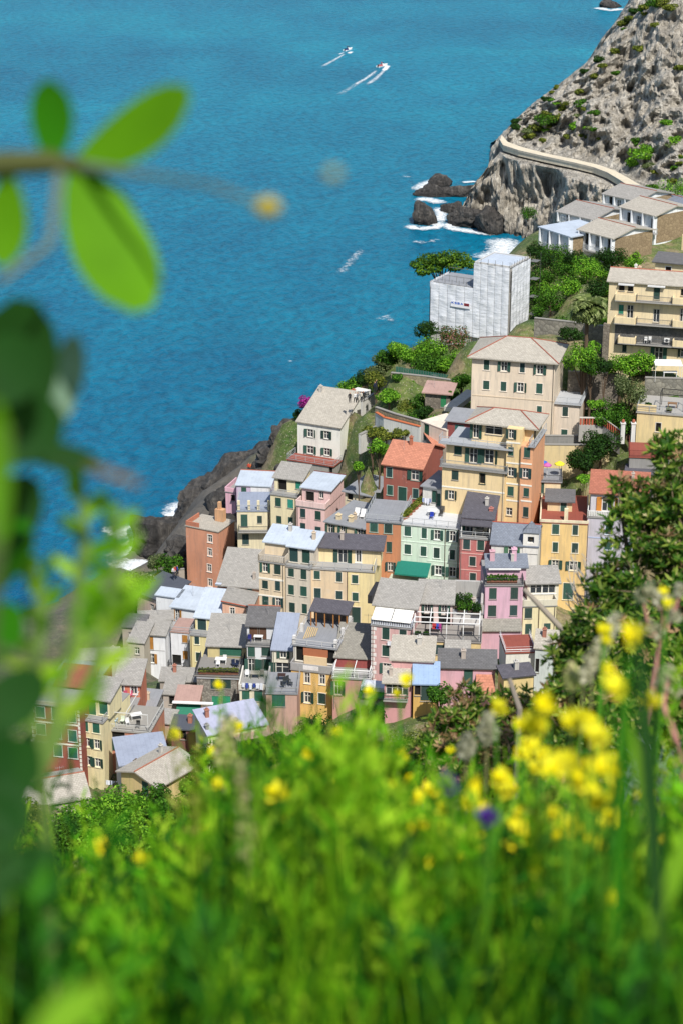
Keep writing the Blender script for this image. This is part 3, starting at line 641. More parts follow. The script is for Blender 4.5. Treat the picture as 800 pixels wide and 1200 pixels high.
# ---- orange, green and rose row
b = Bd(H, 'burnt orange house with grey railed roof terrace next to mint house', T6(42, 152), T6(245, 167), 267, (T6(240, 34), .0), T6(150, 520), S('c27a48'))
b.W(0, 'c', T6, [(88, 188), (172, 196)], 1.2, 1.6, trim='8fa59a'); b.W(0, 'c', T6, [(178, 305)], 1.0, 1.7); b.W(0, 'o', T6, [(185, 420)], 1.0, 1.6); b.terr(0, b.dep-.2, 'wire', deck=MGR, o=.2); b.band(T6, (42, 158), (245, 172), .2, 'a8b8b8'); b.done()
b = Bd(H, 'mint green house with white roof terrace and dark green awning', T6(247, 172), T6(590, 204), 266.5, (T6(490, 72), .0), T6(500, 520), S('c5dcc6'), trim='e0e6de')
b.W(0, 'c', T6, [(286, 212), (382, 224), (286, 318), (378, 330), (455, 340), (547, 350)], 1.0, 1.6); b.W(0, 'o', T6, [(458, 234), (548, 242), (465, 442), (548, 452)], 1.1, 1.6)
b.band(T6, (247, 268), (590, 300), .12, 'd5e4d6'); b.band(T6, (400, 385), (590, 400), .12, 'd5e4d6'); b.pipe(T6, (504, 300)); b.terr(0, b.dep-.2, 'wire', deck=plain('bfc1c2', .85), o=.15)
a = b.P(T6(212, 430), -2.2); c = b.P(T6(418, 445), -2.2); b.awn(T6, (228, 382), (422, 400), 2.2, 1.0, mat='0f6a5c')
q = b.P(T6(290, 470), -2.4); b.part('terrace_wall', S('b3bba6'), (-1.2, -6.5, -2, b.P(T6(395, 500), -2.4).x, -.01, q.z - 1.0)); MINT = b; b.done()
b = Bd(H, 'rose red house with covered roof terrace under a dark roof', T6(592, 254), T6(770, 267), 262, 9, T6(680, 515), S('bd6560'), trim='cfb8b0')
b.W(0, 'c', T6, [(630, 290), (713, 295)], 1.1, 1.6); b.W(0, 'c', T6, [(665, 389), (667, 482)], 1.0, 1.4); b.band(T6, (592, 340), (770, 352), .12, 'd4a8a0'); b.band(T6, (592, 436), (770, 448), .12, 'd4a8a0')
u_ = b.up(T6(612, 130), T6(785, 145), 2.2, 6.5, S('a85a54')); b.W(u_, 'g', T6, [(650, 190), (715, 195)], 1.0, 1.9); b.terr(0, 2.2, 'wire'); b.roof(u_, 'shed', SLBK, .2, .3)
zr = b.blks[u_]['z1']; b.part('porch_roof', SLBK, (b.blks[u_]['x0']-.1, -.1, zr-.25, b.blks[u_]['x1']+.1, 1.88, zr-.1)); b.part('porch_post', plain('e0ded8'), (.1, .05, b.h+.13, .22, .17, zr-.26), (b.w-.22, .05, b.h+.13, b.w-.1, .17, zr-.26)); b.chim(T6, (775, 80), 4, .9, .5, 'b0685c', u_); ROSE = b; b.done()
# ---- chapel
b = Bd('chapel', 'little white chapel with slate roof and bell gable', R7(200, 207), R7(345, 216), 259, (R7(285, 146), .45, 2), R7(270, 275), S('d6d4cc'), 'chapel')
b.W(0, 'o', R7, [(265, 228)], 1.2, 1.3, scol='3a6a4a'); b.roof(0, 'gx', SLB, .45, .2, cap='9a4a3a')
q = b.P(R7(323, 212), -.1); z1 = b.P(R7(323, 172), -.1).z; bx = q.x
bt = b.part('bell_gable', S('dad7cf'), (bx-1.0, -.1, b.h-1, bx-.42, .9, z1), (bx+.42, -.1, b.h-1, bx+1.0, .9, z1), (bx-.42, -.1, b.h-1, bx+.42, .9, b.h+.5), (bx-.42, -.1, z1-.55, bx+.42, .9, z1))
m = MB(); 
for (sx, sy) in ((0, 0),): m.add([(bx-1.15, -.25, z1), (bx+1.15, -.25, z1), (bx+1.15, 1.05, z1), (bx-1.15, 1.05, z1), (bx, .4, z1+1.5)], [(0, 1, 4), (1, 2, 4), (2, 3, 4), (3, 0, 4), (3, 2, 1, 0)])
m.build('spire', SLB, b.root); MB().tube([(bx, .4, b.h+1.6), (bx, .4, b.h+1.3), (bx, .4, b.h+.8)], [.08, .2, .3], 8).build('bell', plain('3a3428', .4), b.root)
b.done()
# ---- pink narrow house and neighbours on the right
b = Bd(H, 'narrow pink house with planted balcony and dark grey roof', U2(95, 303), U2(332, 303), 250, 8, U2(200, 725), S('d3a3b8'))
u_ = b.up(U2(110, 186), U2(352, 186), 1.8, (U2(260, 116), .3)); b.W(u_, 'd', U2, [(155, 222), (290, 226)], 1.4, 1.9); b.roof(u_, 'shed', SLB, .3, .3)
b.W(0, 'c', U2, [(143, 350), (277, 348), (138, 458), (272, 455)], 1.1, 1.7); b.W(0, 'c', U2, [(135, 612), (250, 605), (135, 705)], 1.0, 1.6)
b.terr(0, 1.8, 'bars'); b.part('roof_beam', plain('e4e4e4'), (.5, 1.4, b.blks[u_]['z1']-.2, b.w-.2, 1.5, b.blks[u_]['z1']))
q = b.P(U2(200, 575), -1.6); q2 = b.P(U2(200, 545), -.1); m = MB(); m.slab([(-.6, -1.9, q.z), (b.w*.98, -1.9, q.z), (b.w*.98, -.01, q.z+.8), (-.6, -.01, q.z+.8)], .15); m.build('lean_to_roof', SLW, b.root)
b.part('lean_to_wall', S('cf9dae'), (-.5, -1.6, -6.5, b.w*.95, -.01, q.z-.12)); b.chim(U2, (140, 85), 3, .9, .6, 'c99aa6', u_); b.chim(U2, (277, 72), 3, .9, .6, 'd3a3b8', u_); PINKN = b; b.done()
b = Bd(H, 'cream house with slate roof wedged between the pink and yellow houses', U2(332, 434), U2(540, 428), 252, 8, U2(440, 700), S('e2d3a0'))
u_ = b.up(U2(360, 284), U2(556, 288), 1.8, (U2(460, 190), .35), S('ded4b8')); b.W(u_, 'p', U2, [(413, 318), (492, 320)], 1.5, 1.6, trim='e6e4dc'); b.roof(u_, 'shed', SL, .35, .3)
b.W(0, 'c', U2, [(365, 472), (365, 571), (482, 563), (355, 665)], 1.1, 1.5); b.terr(0, 1.8, 'solid', .8, S('cfc8b0')); b.pipe(U2, (430, 500)); b.done()
b = Bd(H, 'yellow house with rust red roof terrace and small roof hut', T5(62, 562), T5(340, 574), 264, 10, T5(200, 1010), S('dfb96c'), trim='d2cdbb')
u_ = b.up(T5(106, 432), T5(250, 442), 4.0, (T5(190, 380), .2), S('dcc088')); b.W(u_, 'c', T5, [(198, 478)], 1.0, 1.5); b.roof(u_, 'shed', SLD, .2, .4)
b.W(0, 'c', T5, [(152, 601), (267, 606), (150, 706), (265, 711)], 1.0, 1.5); b.W(0, 'o', T5, [(150, 808), (255, 816)], 1.1, 1.4); b.W(0, 'd', T5, [(225, 965)], 1.3, 2.4)
b.terr(0, 9.6, 'solid', .35, S('d8cba8'), MRD, .1); b.pipe(T5, (332, 800)); b.part('chimney_stack', S('e0cfa6'), (b.w*.5, .6, b.h+.14, b.w*.5+.5, 1.1, b.h+1.8)); b.done()
b = Bd(H, 'lilac house with terracotta roof and white balustrade behind the shrub', T5(340, 532), T5(640, 550), 264, 10, T5(450, 960), S('bfb9c6'))
u_ = b.up(T5(360, 388), T5(690, 404), 1.8, (T5(540, 274), .4), S('c6c2c8')); b.W(u_, 'o', T5, [(455, 455)], 1.3, 1.9, scol='c07a1e', trim='d8d8d8'); b.W(u_, 'o', T5, [(580, 460)], 1.0, 1.6); b.roof(u_, 'shed', TER, .4, .3)
b.W(0, 'c', T5, [(465, 600), (460, 692), (580, 610), (580, 705)], 1.1, 1.6, trim='c9cfdc'); b.terr(0, 1.8, 'bal', .9); b.band(T5, (340, 650), (640, 662), .15, 'a9b4d0'); b.done()
b = Bd(H, 'small cream house with parasols on its roof terrace beside the tower', T5(15, 322), T5(182, 328), 272, (T5(120, 245), 0.0), T5(70, 585), S('ddcb9e'))
b.W(0, 'd', T5, [(57, 370)], 1.2, 2.2); b.W(0, 'b', T5, [(45, 470)], 1.0, 1.3); b.W(0, 'o', T5, [(38, 550)], 1.0, 1.4); b.terr(0, b.dep-.2, 'bars', deck=MGR, o=.2); b.balc(T5, (15, 430), (95, 438), .9, 'bars'); PARB = b; b.done()
# ---- upper right gardens
b = Bd('garden_house', 'low yellow house with black pergola on its roof terrace', R4(656, 276), R4(850, 292), 280, (R4(720, 225), .0), R4(720, 340), S('e2c888'), trim='c8c4bc')
b.W(0, 'b', R4, [(722, 322)], .8, 1.6); b.terr(0, b.dep-.2, 'wire', deck=plain('9d9a94', .85), o=.15); b.part('parapet', S('e2c888'), (0, 0, b.h+.14, 2.6, .2, b.h+1.2)); PERG = b; b.done()
b = Bd('garden_house', 'cream walled shelter with pale awning behind two round trees', T5(470, 118), T5(625, 92), 286, 5, T5(540, 232), S('e4d29c'), gc=True); b.awn(T5, (475, 125), (585, 122), 2.5, .7, mat='dcd6bb'); b.W(0, 'b', T5, [(540, 190)], 1.6, 2.0); b.roof(0, 'flat', MGR); b.done()
b = Bd('garage', 'grey concrete block with rust red terrace on top beside the awning', T5(585, 180), T5(820, 190), 272, 3.5, T5(680, 250), S('8d8b86'), 'building'); b.terr(0, 5.8, 'bars', deck=MRD, mat=plain('7a4038')); b.done()
b = Bd('garage', 'low dark flat-roofed block behind the terracotta roof', T5(565, 278), T5(730, 290), 271, (T5(650, 234), .05), T5(640, 340), S('7c7a78'), 'building'); b.roof(0, 'shed', SLBK, .05); b.done()
b = Bd('shed', 'garden shed with pinkish roof and bright green door', R3(592, 132), R3(690, 140), 302, (R3(630, 97), .2), R3(640, 194), STONE, 'shed'); b.W(0, 'd', R3, [(663, 166)], .9, 1.9, scol='1c7a4a'); b.roof(0, 'shed', MPK, .2, .45); b.done()
b = Bd(H, 'cream entrance house with dark green door and outdoor stairs', V5(385, 700), V5(570, 770), 287, 5, V5(450, 850), S('e2d3bc')); b.W(0, 'd', V5, [(425, 755)], 1.1, 2.3, scol='0f4a34'); b.roof(0, 'flat', S('d8cbb8'), o=.05, t=.1); b.done()
b = Bd('hut', 'small white hut with flat roof on the coastal path', V3(420, 245), V3(505, 262), 322, 4, V3(460, 300), S('d8d6d0'), 'hut'); b.roof(0, 'flat', S('d8d6d0'), o=.05); b.chim(V3, (478, 212), 2, .6, .5, 'b0603c'); b.done()
# ---- central front houses
b = Bd(H, 'pink house with white awnings over its loggia and slate roof', U1(75, 315), U1(306, 340), 247, 8, U1(190, 660), S('d0a09c'), trim='d8ccc4')
u_ = b.up(U1(95, 190), U1(335, 215), 2.2, (U1(250, 64), .34), S('c9a09a')); b.W(u_, 'p', U1, [(180, 255)], 1.6, 1.9); b.W(u_, 'b', U1, [(260, 262)], 1.8, 1.9); b.roof(u_, 'shed', SL, .34, .35)
b.terr(0, 2.2, 'bal', .9, plain('d4d8e0')); zc = b.blks[u_]['z1']
for f in (0, .5): m = MB(); m.slab([(b.w*f+.05, -.3, zc-.9), (b.w*(f+.5)-.05, -.3, zc-.9), (b.w*(f+.5)-.05, 2.1, zc-.15), (b.w*f+.05, 2.1, zc-.15)], .05); m.build('awning', plain('e3e1da', .7), b.root)
b.W(0, 'c', U1, [(158, 357), (258, 371), (158, 463), (262, 476)], 1.1, 1.7); b.W(0, 'o', U1, [(160, 566)], 1.1, 1.6)
b.part('quoin', plain('e0dad6'), *[(-.03, -.04, z, (.42 if i % 2 else .62), .0, z+.45) for i, z in enumerate([b.h-.6-.6*j for j in range(13)])])
b.part('roof_flashing', plain('2b2a2c', .7), (b.blks[u_]['x0']-.9, 2.0, zc+.1, b.blks[u_]['x0']-.36, 2.2+b.blks[u_]['y1']-b.blks[u_]['y0'], zc+1.2)); laundry_later = b; b.done()
b = Bd(H, 'yellow house with white pergola on a wide timber terrace', U1(306, 404), U1(712, 420), 246, 9, U1(400, 560), S('dcbf7c'))
u_ = b.up(U1(352, 180), U1(548, 190), 4.6, (U1(470, 62), .34), S('d9bfb8')); u2 = b.up(U1(552, 245), U1(725, 250), 4.6, 5, S('c8c4c0'))
b.W(u_, 'o', U1, [(400, 208), (500, 212)], .9, 1.6); b.W(u_, 'b', U1, [(400, 330), (500, 320)], 1.5, 1.9); b.W(u2, 'p', U1, [(590, 300), (650, 305)], 1.9, 2.0); b.W(0, 'c', U1, [(385, 452), (475, 457)], 1.3, 1.6)
b.terr(0, 4.6, 'bars', deck=plain('8a8580', .85)); b.roof(u_, 'shed', SL, .34, .3); b.roof(u2, 'flat', MGR, o=.1); k = b.blks[u2]
b.part('court_wall', S('aaa8a4'), (k['x0'], k['y1']-.4, k['z1']+.2, k['x1'], k['y1'], k['z1']+2.4)); b.part('court_side', S('b3aca6'), (k['x1']-.3, k['y0'], k['z1']+.2, k['x1'], k['y1']-.41, k['z1']+1.6))
wp = plain('e4e4e2', .5); zq = b.h + 2.5; m = []
for f in (.03, .26, .5, .74, .97):
    m += [(b.w*f, .2, b.h+.14, b.w*f+.1, .3, zq), (b.w*f, .31, zq-.12, b.w*f+.1, 4.5, zq)]
m += [(b.w*.03, .05, zq+.001, b.w*.97, .15, zq+.1), (b.w*.03, 1.5, zq+.001, b.w*.97, 1.6, zq+.1), (b.w*.03, 3, zq+.001, b.w*.97, 3.1, zq+.1)]
b.part('pergola', wp, *m); YTER = b
sl_ = b.P(U1(500, 455), -1.5); sr_ = b.P(U1(655, 450), -1.5); m = MB(); m.slab([(sl_.x, -1.6, sl_.z), (sr_.x, -1.6, sl_.z), (sr_.x, -.2, sl_.z+.8), (sl_.x, -.2, sl_.z+.8)], .14); m.build('lean_to_roof', SL, b.root); b.part('lean_to_wall', plain('8a5a3c'), (sl_.x+.1, -1.4, -1, sr_.x-.1, -.15, sl_.z-.2)); b.done()
b = Bd(H, 'pink house with long dark mossy slate roof at the shrubs', U8(314, 74), U8(532, 80), 231, (U8(420, 22), .3, 1.2), U8(400, 200), S('d6a0ae')); b.W(0, 'd', U8, [(427, 106)], 1.0, 2.0); b.roof(0, 'shed', SLD, .3, .25)
m = MB(); m.slab([(b.w*.66, -2.2, b.h-2.2), (b.w*1.0, -2.2, b.h-2.2), (b.w*1.0, -.05, b.h-.7), (b.w*.66, -.05, b.h-.7)], .14); m.build('porch_roof', TER2, b.root); b.done()
b = Bd(H, 'low pink house with grey slate roof and glazed balcony front', U8(100, 132), U8(208, 137), 230, (U8(170, 82), .3), U8(160, 240), S('cf8f90')); b.W(0, 'p', U8, [(130, 158), (170, 160)], 1.3, 1.7); b.roof(0, 'shed', SLL, .3, .3); b.balc(U8, (95, 208), (190, 212), .8, 'bars')
u_ = b.blk(.6, b.w+2.2, b.dep+.002, b.dep+4, -2, b.h+b.dep*.3+1.2, S('d49a98')); b.roof(u_, 'shed', SLL, .25, .25); b.done()
b = Bd(H, 'low yellow house with pale blue sheet roof beside pink wall', U8(213, 140), U8(312, 142), 229, (U8(275, 58), .35), U8(260, 195), S('cfa03c')); b.W(0, 'd', U8, [(270, 168)], 1.5, 2.0); b.W(0, 'b', U8, [(230, 160)], .8, 1.4, scol='c8b020'); b.roof(0, 'shed', membrane('8fa6c4'), .35, .15); b.done()
b = Bd(H, 'small cream block with rust red terrace and white rim', U8(574, 20), U8(690, 16), 237, 5, U8(620, 75), S('d9d8cc')); b.terr(0, 4.8, 'wire', .4, plain('dcdcdc'), MRD, .12); b.done()
b = Bd(H, 'low yellow house with black felt roof just above the shrubs', U8(566, 116), U8(682, 104), 228, (U8(600, 68), .15), U8(610, 190), S('d8bc74')); b.roof(0, 'shed', SLBK, .15, .25); b.done()
b = Bd(H, 'pale grey green house with ridged tile roof behind the dead branch', U2(408, 690), U2(540, 700), 236, (U2(500, 590), .4), U2(450, 880), S('c2ccc8')); b.W(0, 'b', U2, [(420, 800)], .5, 1.8); b.roof(0, 'shed', SLL, .4, .2); b.done()
# ---- terrace building under works, and its neighbour
b = Bd(H, 'ochre yellow house with big bare roof terrace and stacked timber', U5(70, 522), U5(362, 556), 252, 12, U5(220, 840), S('dfb152'), trim='e2ddd0')
u_ = b.up(U5(85, 348), U5(392, 372), 1.5, (U5(300, 160), 0.0), S('b7b0a6')); b.W(u_, 'b', U5, [(145, 395), (345, 412)], 1.5, 2.0, trim=None)
b.W(0, 'p', U5, [(185, 582), (293, 592)], .8, 1.6); b.W(0, 'o', U5, [(188, 722)], 1.1, 1.7); b.W(0, 'c', U5, [(290, 730)], 1.1, 1.7)
b.terr(0, 1.5, 'solid', .9, S('9d9b99')); k = b.blks[u_]; b.terr(u_, k['y1']-k['y0']-.2, 'wire', .8, plain('c0c0c0'), MGR, .2)
pp = []
for f in (0, .5, 1):
    for x in (k['x0']-.1, k['x1']-.3): pp.append((x, k['y0'] + f*(k['y1']-k['y0']-1), k['z1']+.14, x+.4, k['y0'] + f*(k['y1']-k['y0']-1)+.4, k['z1']+1.25))
for q in pp: b.part('terrace_pillar', S('d0cecb'), q)
q0 = b.P(U5(245, 430), 1.4); b.part('board_panel', plain('d8c09a'), (q0.x-1.5, 1.3, b.h+.2, q0.x+1.5, 1.48, b.h+1.5)); b.part('brick_infill', plain('a8694a'), (q0.x-1.6, 1.42, b.h+1.52, q0.x+1.6, 1.49, k['z1']-.2))
m = MB(); yb_ = k['y1']; m.slab([(k['x0']+.5, yb_-2.6, k['z1']+2.3), (k['x1']+.2, yb_-2.6, k['z1']+2.3), (k['x1']+.2, yb_+.3, k['z1']+2.9), (k['x0']+.5, yb_+.3, k['z1']+2.9)], .12); m.build('lean_to_roof', SLBK, b.root)
for f in (.12, .25, .45, .65, .8, .97): b.part('lean_to_post', plain('9a6a3c'), (k['x0']+(k['x1']-k['x0'])*f, yb_-2.5, k['z1']+.14, k['x0']+(k['x1']-k['x0'])*f+.14, yb_-2.36, k['z1']+2.2))
b.part('lean_to_back', S('6d6258'), (k['x0']+.6, yb_-.4, k['z1']+.14, k['x1'], yb_-.2, k['z1']+2.3))
TERRB = b
for f in (-.02, .98): pass
m = MB(); m.box(b.w*.3, -.14, b.h+.3, b.w*.68, -.10, b.h+.9); m.build('banner', plain('dcd8d6'), b.root); b.done()
b = Bd(H, 'pinkish house with red walled pergola terrace and long grey roof', U5(366, 584), U5(640, 600), 249, 9, U5(450, 780), S('c58a80')); b.W(0, 'o', U5, [(405, 655)], 1.1, 1.9); b.terr(0, 3.0, 'wire', .9, plain('d8d8d8'))
u_ = b.up(U5(385, 440), U5(665, 440), 3.0, (U5(560, 200), .3), S('9a3a34')); b.W(u_, 'g', U5, [(455, 480)], 1.3, 1.9); b.W(u_, 'd', U5, [(590, 510)], 1.2, 1.8, scol='7a2a24'); b.roof(u_, 'shed', SLW, .3, .2)
z2 = b.blks[u_]['z1']; b.part('pergola', wp, (.1, .1, b.h+.14, .2, .2, z2-.3), (b.w-.2, .1, b.h+.14, b.w-.1, .2, z2-.3), (b.w*.55, .1, b.h+.14, b.w*.55+.1, .2, z2-.3), (.1, .1, z2-.299, b.w-.1, .2, z2-.2), (.1, .21, z2-.299, .2, 2.9, z2-.2), (b.w*.55, .21, z2-.299, b.w*.55+.1, 2.9, z2-.2), (b.w-.2, .21, z2-.299, b.w-.1, 2.9, z2-.2)); b.done()
b = Bd('outbuilding', 'low outbuilding with white canopy over dark patched roof', U5(560, 720), U5(730, 735), 238, (U5(640, 630), .2), U5(640, 815), S('8d847c'), 'building'); b.roof(0, 'shed', SLBK, .2, .2); b.part('canopy', membrane('c8ccd2'), (0, .6, b.h+.6, b.w, b.dep, b.h+.64+b.dep*.2)); b.done()
# ---- stone house row
b = Bd(H, 'rubble stone house with planted roof terrace and teal lower shutters', U4(62, 580), U4(346, 590), 260, 12, U4(200, 800), rubble('77736c', 'b5b0a6', 3.2))
u_ = b.up(U4(134, 380), U4(396, 388), 5.2, (U4(335, 184), .3), S('c3b274')); b.W(u_, 'd', U4, [(190, 424)], 1.4, 2.0, scol='155a44'); b.W(u_, 'c', U4, [(290, 414)], 2.6, 1.4, scol='155a44'); b.roof(u_, 'shed', SL, .3, .3)
b.W(0, 'c', U4, [(180, 636), (265, 636)], 1.2, 1.7); b.W(0, 'c', U4, [(187, 752), (262, 752)], 1.1, 1.6, scol='1c8a66'); b.terr(0, 5.2, 'bars', deck=plain('7f7c78', .9), o=.25); b.band(U4, (62, 590), (346, 600), .3, 'a9acb0', out=.12); STON = b; b.done()
b = Bd(H, 'white house with peeling dark roof and cluttered loggia', U4(398, 384), U4(562, 390), 258, 7, U4(470, 640), S('d8dade'))
u_ = b.up(U4(398, 250), U4(592, 254), 1.8, (U4(510, 130), .3), S('cfd2d6')); b.W(u_, 'd', U4, [(448, 285), (500, 290)], 1.2, 1.9, scol='5a3a22'); b.roof(u_, 'shed', SLD, .3, .25, cap='a0604a'); b.W(0, 'c', U4, [(423, 416), (525, 420)], 1.2, 1.5); b.W(0, 'o', U4, [(430, 515)], 1.0, 1.9); b.W(0, 'd', U4, [(478, 520), (530, 520)], 1.2, 2.0); b.terr(0, 1.8, 'bars'); WHLOG = b; b.done()
b = Bd(H, 'cream house front with laundry hung below its cluttered terrace', U4(348, 678), U4(528, 682), 250, 5.2, U4(430, 800), S('ddd3b6')); b.W(0, 'c', U4, [(390, 706), (475, 707)], 1.2, 1.5, scol='17594a'); b.terr(0, 5.3, 'solid', .7, S('cfcabc')); LAUN = b; b.done()
b = Bd(H, 'cream house with long lavender sheet roof', U4(566, 408), U4(702, 415), 255, (U4(700, 175), .38), U4(630, 580), S('ddd6c0')); b.W(0, 'o', U4, [(640, 440)], 1.1, 1.1); b.W(0, 'g', U4, [(635, 535)], 1.5, 1.9); b.roof(0, 'shed', MBL, .38, .2); b.done()
b = Bd(H, 'dusky pink house front under a grey furnished terrace', U4(526, 704), U4(732, 708), 246, 6, U4(620, 880), S('c49a88')); b.W(0, 'c', U4, [(610, 737)], 1.6, 1.7, scol='17594a'); b.terr(0, 5.8, 'wire', .8, plain('90908e'), MGR); PINKT = b; b.done()
b = Bd(H, 'narrow yellow house with long white sheet roof and corner balcony', U3(474, 425), U3(625, 440), 287, 8, U3(540, 715), S('e2d28e'), trim='e6e2c8')
u_ = b.up(U3(508, 305), U3(662, 318), 1.8, (U3(640, 122), .3)); b.W(u_, 'd', U3, [(553, 342)], 1.3, 1.9); b.roof(u_, 'shed', MWH, .3, .25, cap=None); b.W(0, 'c', U3, [(520, 460), (532, 570)], 1.0, 1.5); b.terr(0, 1.8, 'wire', .8); b.done()
b = Bd(H, 'peach house with single slope slate roof edged in red', U4(234, 118), U4(432, 130), 287, 8, U4(320, 185), S('dba788'), trim='e6e0d4'); b.W(0, 'p', U4, [(300, 142)], .9, 1.2); b.W(0, 'b', U4, [(412, 156)], .7, 1.1); b.roof(0, 'shedx', SL, -.16, .2, cap='a0523c'); b.done()
# ---- left group near the harbour
b = Bd(H, 'beige house with dark blue grey roof by the harbour trees', U3(116, 135), U3(290, 200), 312, (U3(330, 55), .2, 1.2), U3(200, 262), S('c3a99a')); b.W(0, 'p', U3, [(222, 240)], .9, 1.2); b.roof(0, 'shed', MDK, .2, .3); b.done()
b = Bd(H, 'white house with broad white roof and brown shuttered door', U3(352, 234), U3(508, 256), 300, (U3(490, 108), .12), U3(420, 350), S('dfe2e8')); b.W(0, 'o', U3, [(390, 292)], 1.0, 1.9, scol=OCHRE); b.roof(0, 'shed', MWH, .12, .3)
u_ = b.blk(-3.6, -.002, 2.5, b.dep*.8, -6.5, b.h+.3, S('dfe2e8')); b.roof(u_, 'shed', MWH, .12, .2); b.chim(U3, (526, 178), 5, .7, .5, 'a8aab0'); b.done()
b = Bd(H, 'white house with ochre shutters and grey slate roof', U3(164, 420), U3(306, 430), 290, (U3(250, 335), .2), U3(240, 650), S('dcdfe6'), scol=OCHRE); b.W(0, 'c', U3, [(213, 478)], 1.0, 2.0); b.W(0, 'o', U3, [(218, 580)], 1.0, 1.6); b.band(U3, (164, 520), (306, 530), .1, 'a8a8a8'); b.roof(0, 'shed', SL, .2, .25); b.done()
b = Bd(H, 'narrow white house with ochre shutters and flat roof terrace', U3(345, 404), U3(472, 414), 291, 5, U3(410, 690), S('d8dae0'), scol=OCHRE); b.W(0, 'c', U3, [(440, 450), (443, 558), (447, 672)], .9, 1.4); b.terr(0, 4.8, 'wire', .8, deck=MPK); b.W(0, 'b', U3, [(370, 590)], 1.3, 1.8); b.balc(U3, (320, 655), (432, 660), 1.2, 'bars'); b.done()
b = Bd(H, 'grey house with weathered slate roof in front of the blue grey roof', U3(130, 330), U3(360, 322), 298, (U3(250, 268), .15), U3(240, 400), S('a8a296')); b.roof(0, 'shed', SL, .15, .2); b.done()
b = Bd(H, 'grey plastered house with mossy roof behind the leaves', U6(345, 75), U6(600, 62), 262, (U6(500, 5), .2), U6(480, 180), S('a5a294')); b.W(0, 'c', U6, [(487, 110)], .9, 1.5, scol='2a6a4a'); b.roof(0, 'shed', SL, .2, .2); b.done()
for (lab, A, B, D, bk, bs, c, rf) in (('plain beige house with dark roof half hidden by the blurred leaves', (20, 370), (160, 380), 296, (90, 290), (90, 520), 'a59a88', SLD), ('pale plaster house with slate roof below the beige one', (60, 470), (165, 480), 288, (130, 340), (120, 580), 'b5ad9a', SL), ('mossy slate roofed house behind the terracotta terrace', (-60, 590), (70, 575), 282, (30, 520), (0, 700), '8f8a7c', SLW)):
    b = Bd(H, lab, U3(*A), U3(*B), D, (U3(*bk), .2), U3(*bs), S(c)); b.W(0, 'p', U3, [(A[0]+60, A[1]+60)], .9, 1.2); b.roof(0, 'shed', rf, .2, .2); b.done()
b = Bd(H, 'terracotta house with slate roof and furnished loggia', U6(576, 208), U6(720, 215), 254, (U6(705, 72), .32), U6(640, 330), S('c66e4a'), trim='d8dce0'); b.W(0, 'p', U6, [(612, 233), (686, 238)], .9, 1.3); b.roof(0, 'shed', SL, .32, .25)
a = b.P(U6(545, 350), -2.5); tb = b.blk(a.x, b.w+.05, -6.5, -.002, -6.5, a.z+.3, S('c0694a'), 'terrace_wall'); b.terr(tb, 2.4, 'solid', .8, S('c66e4a')); TERB = b; b.done()
b = Bd(H, 'terracotta house with wide furnished terrace under a steel frame', U6(502, 478), U6(775, 502), 243, 7, U6(640, 640), S('c47a58')); b.W(0, 'b', U6, [(590, 505)], 1.6, .9); b.terr(0, 6.8, 'wire', .9, plain('b8b8b4'), plain('8d8a84', .9)); b.W(0, 'o', U6, [(540, 560)], 1, 1.5); STEELB = b
b.part('frame', plain('c8c8c4'), (.1, .2, b.h+.14, .18, .28, b.h+2.4), (b.w-.2, .2, b.h+.14, b.w-.12, .28, b.h+2.4), (.1, 6, b.h+.14, .18, 6.1, b.h+2.4), (.1, .2, b.h+2.401, b.w-.1, .28, b.h+2.48), (.1, .281, b.h+2.401, .18, 6, b.h+2.48), (b.w*.5, .281, b.h+2.401, b.w*.5+.08, 6, b.h+2.48)); b.done()
b = Bd(H, 'cream yellow house between the red house and the terracotta terrace', U6(368, 418), U6(502, 440), 241, 8, U6(440, 790), S('ddd09a'), trim='d8d4b8')
u_ = b.up(U6(402, 292), U6(542, 304), 1.4, (U6(540, 178), .3)); b.W(u_, 'd', U6, [(423, 330), (507, 330)], 1.2, 2.0, scol='1a5a48'); b.roof(u_, 'shed', SL, .3, .25); b.W(0, 'c', U6, [(400, 448), (465, 458)], 1.0, 1.4, scol='1a5a48'); b.W(0, 'o', U6, [(412, 549), (470, 561), (415, 656), (475, 669)], .9, 1.4); b.terr(0, 1.4, 'wire', .8); b.done()
b = Bd('palazzo', 'dark red house with white string courses and quoins', U6(80, 322), U6(366, 352), 240, 12, U6(220, 640), S('93412e'), trim='b9c2ba')
b.W(0, 'c', U6, [(138, 372), (230, 380), (322, 398), (142, 472), (238, 491), (328, 513), (150, 587), (242, 598), (330, 612)], 1.2, 1.7, scol='1a5a48')
for y in (408, 525): b.band(U6, (82, y), (364, y+58), .2)
u_ = b.up(U6(232, 222), U6(420, 222), 4.5, (U6(400, 112), .25), S('93412e')); b.W(u_, 'd', U6, [(348, 260)], 1.2, 2.0, scol='1a5a48'); b.roof(u_, 'shed', MRD, .25, .3); b.terr(0, 4.5, 'solid', .4, S('b5aca0'), MGR, .2)
for x in (0, b.w-.02): b.part('quoin', plain('d8d4cc'), *[(x-.25 if x else x-.02, -.05, z, x+.02 if x else x+.25+.2*(i % 2), .0, z+.4) for i, z in enumerate([b.h-.6-.55*j for j in range(15)])])
b.done()
b = Bd('cottage', 'low house with broad lichen covered slate roof and red ridge', U6(60, 930), U6(420, 870), 226, (U6(270, 750), .38, 2), U6(250, 960), S('b5ad98')); b.roof(0, 'gx', SLL, .38, .3, cap='9c6450'); b.chim(U6, (225, 765), 3.5, .9, .5, 'a09888'); b.done()
b = Bd('cottage', 'house with plain blue grey sheet roof and laundry below', U7(122, 445), U7(330, 420), 236, (U7(230, 315), .2), U7(160, 520), S('c9ccce')); b.roof(0, 'shed', MBL, .2, .3); b.done()
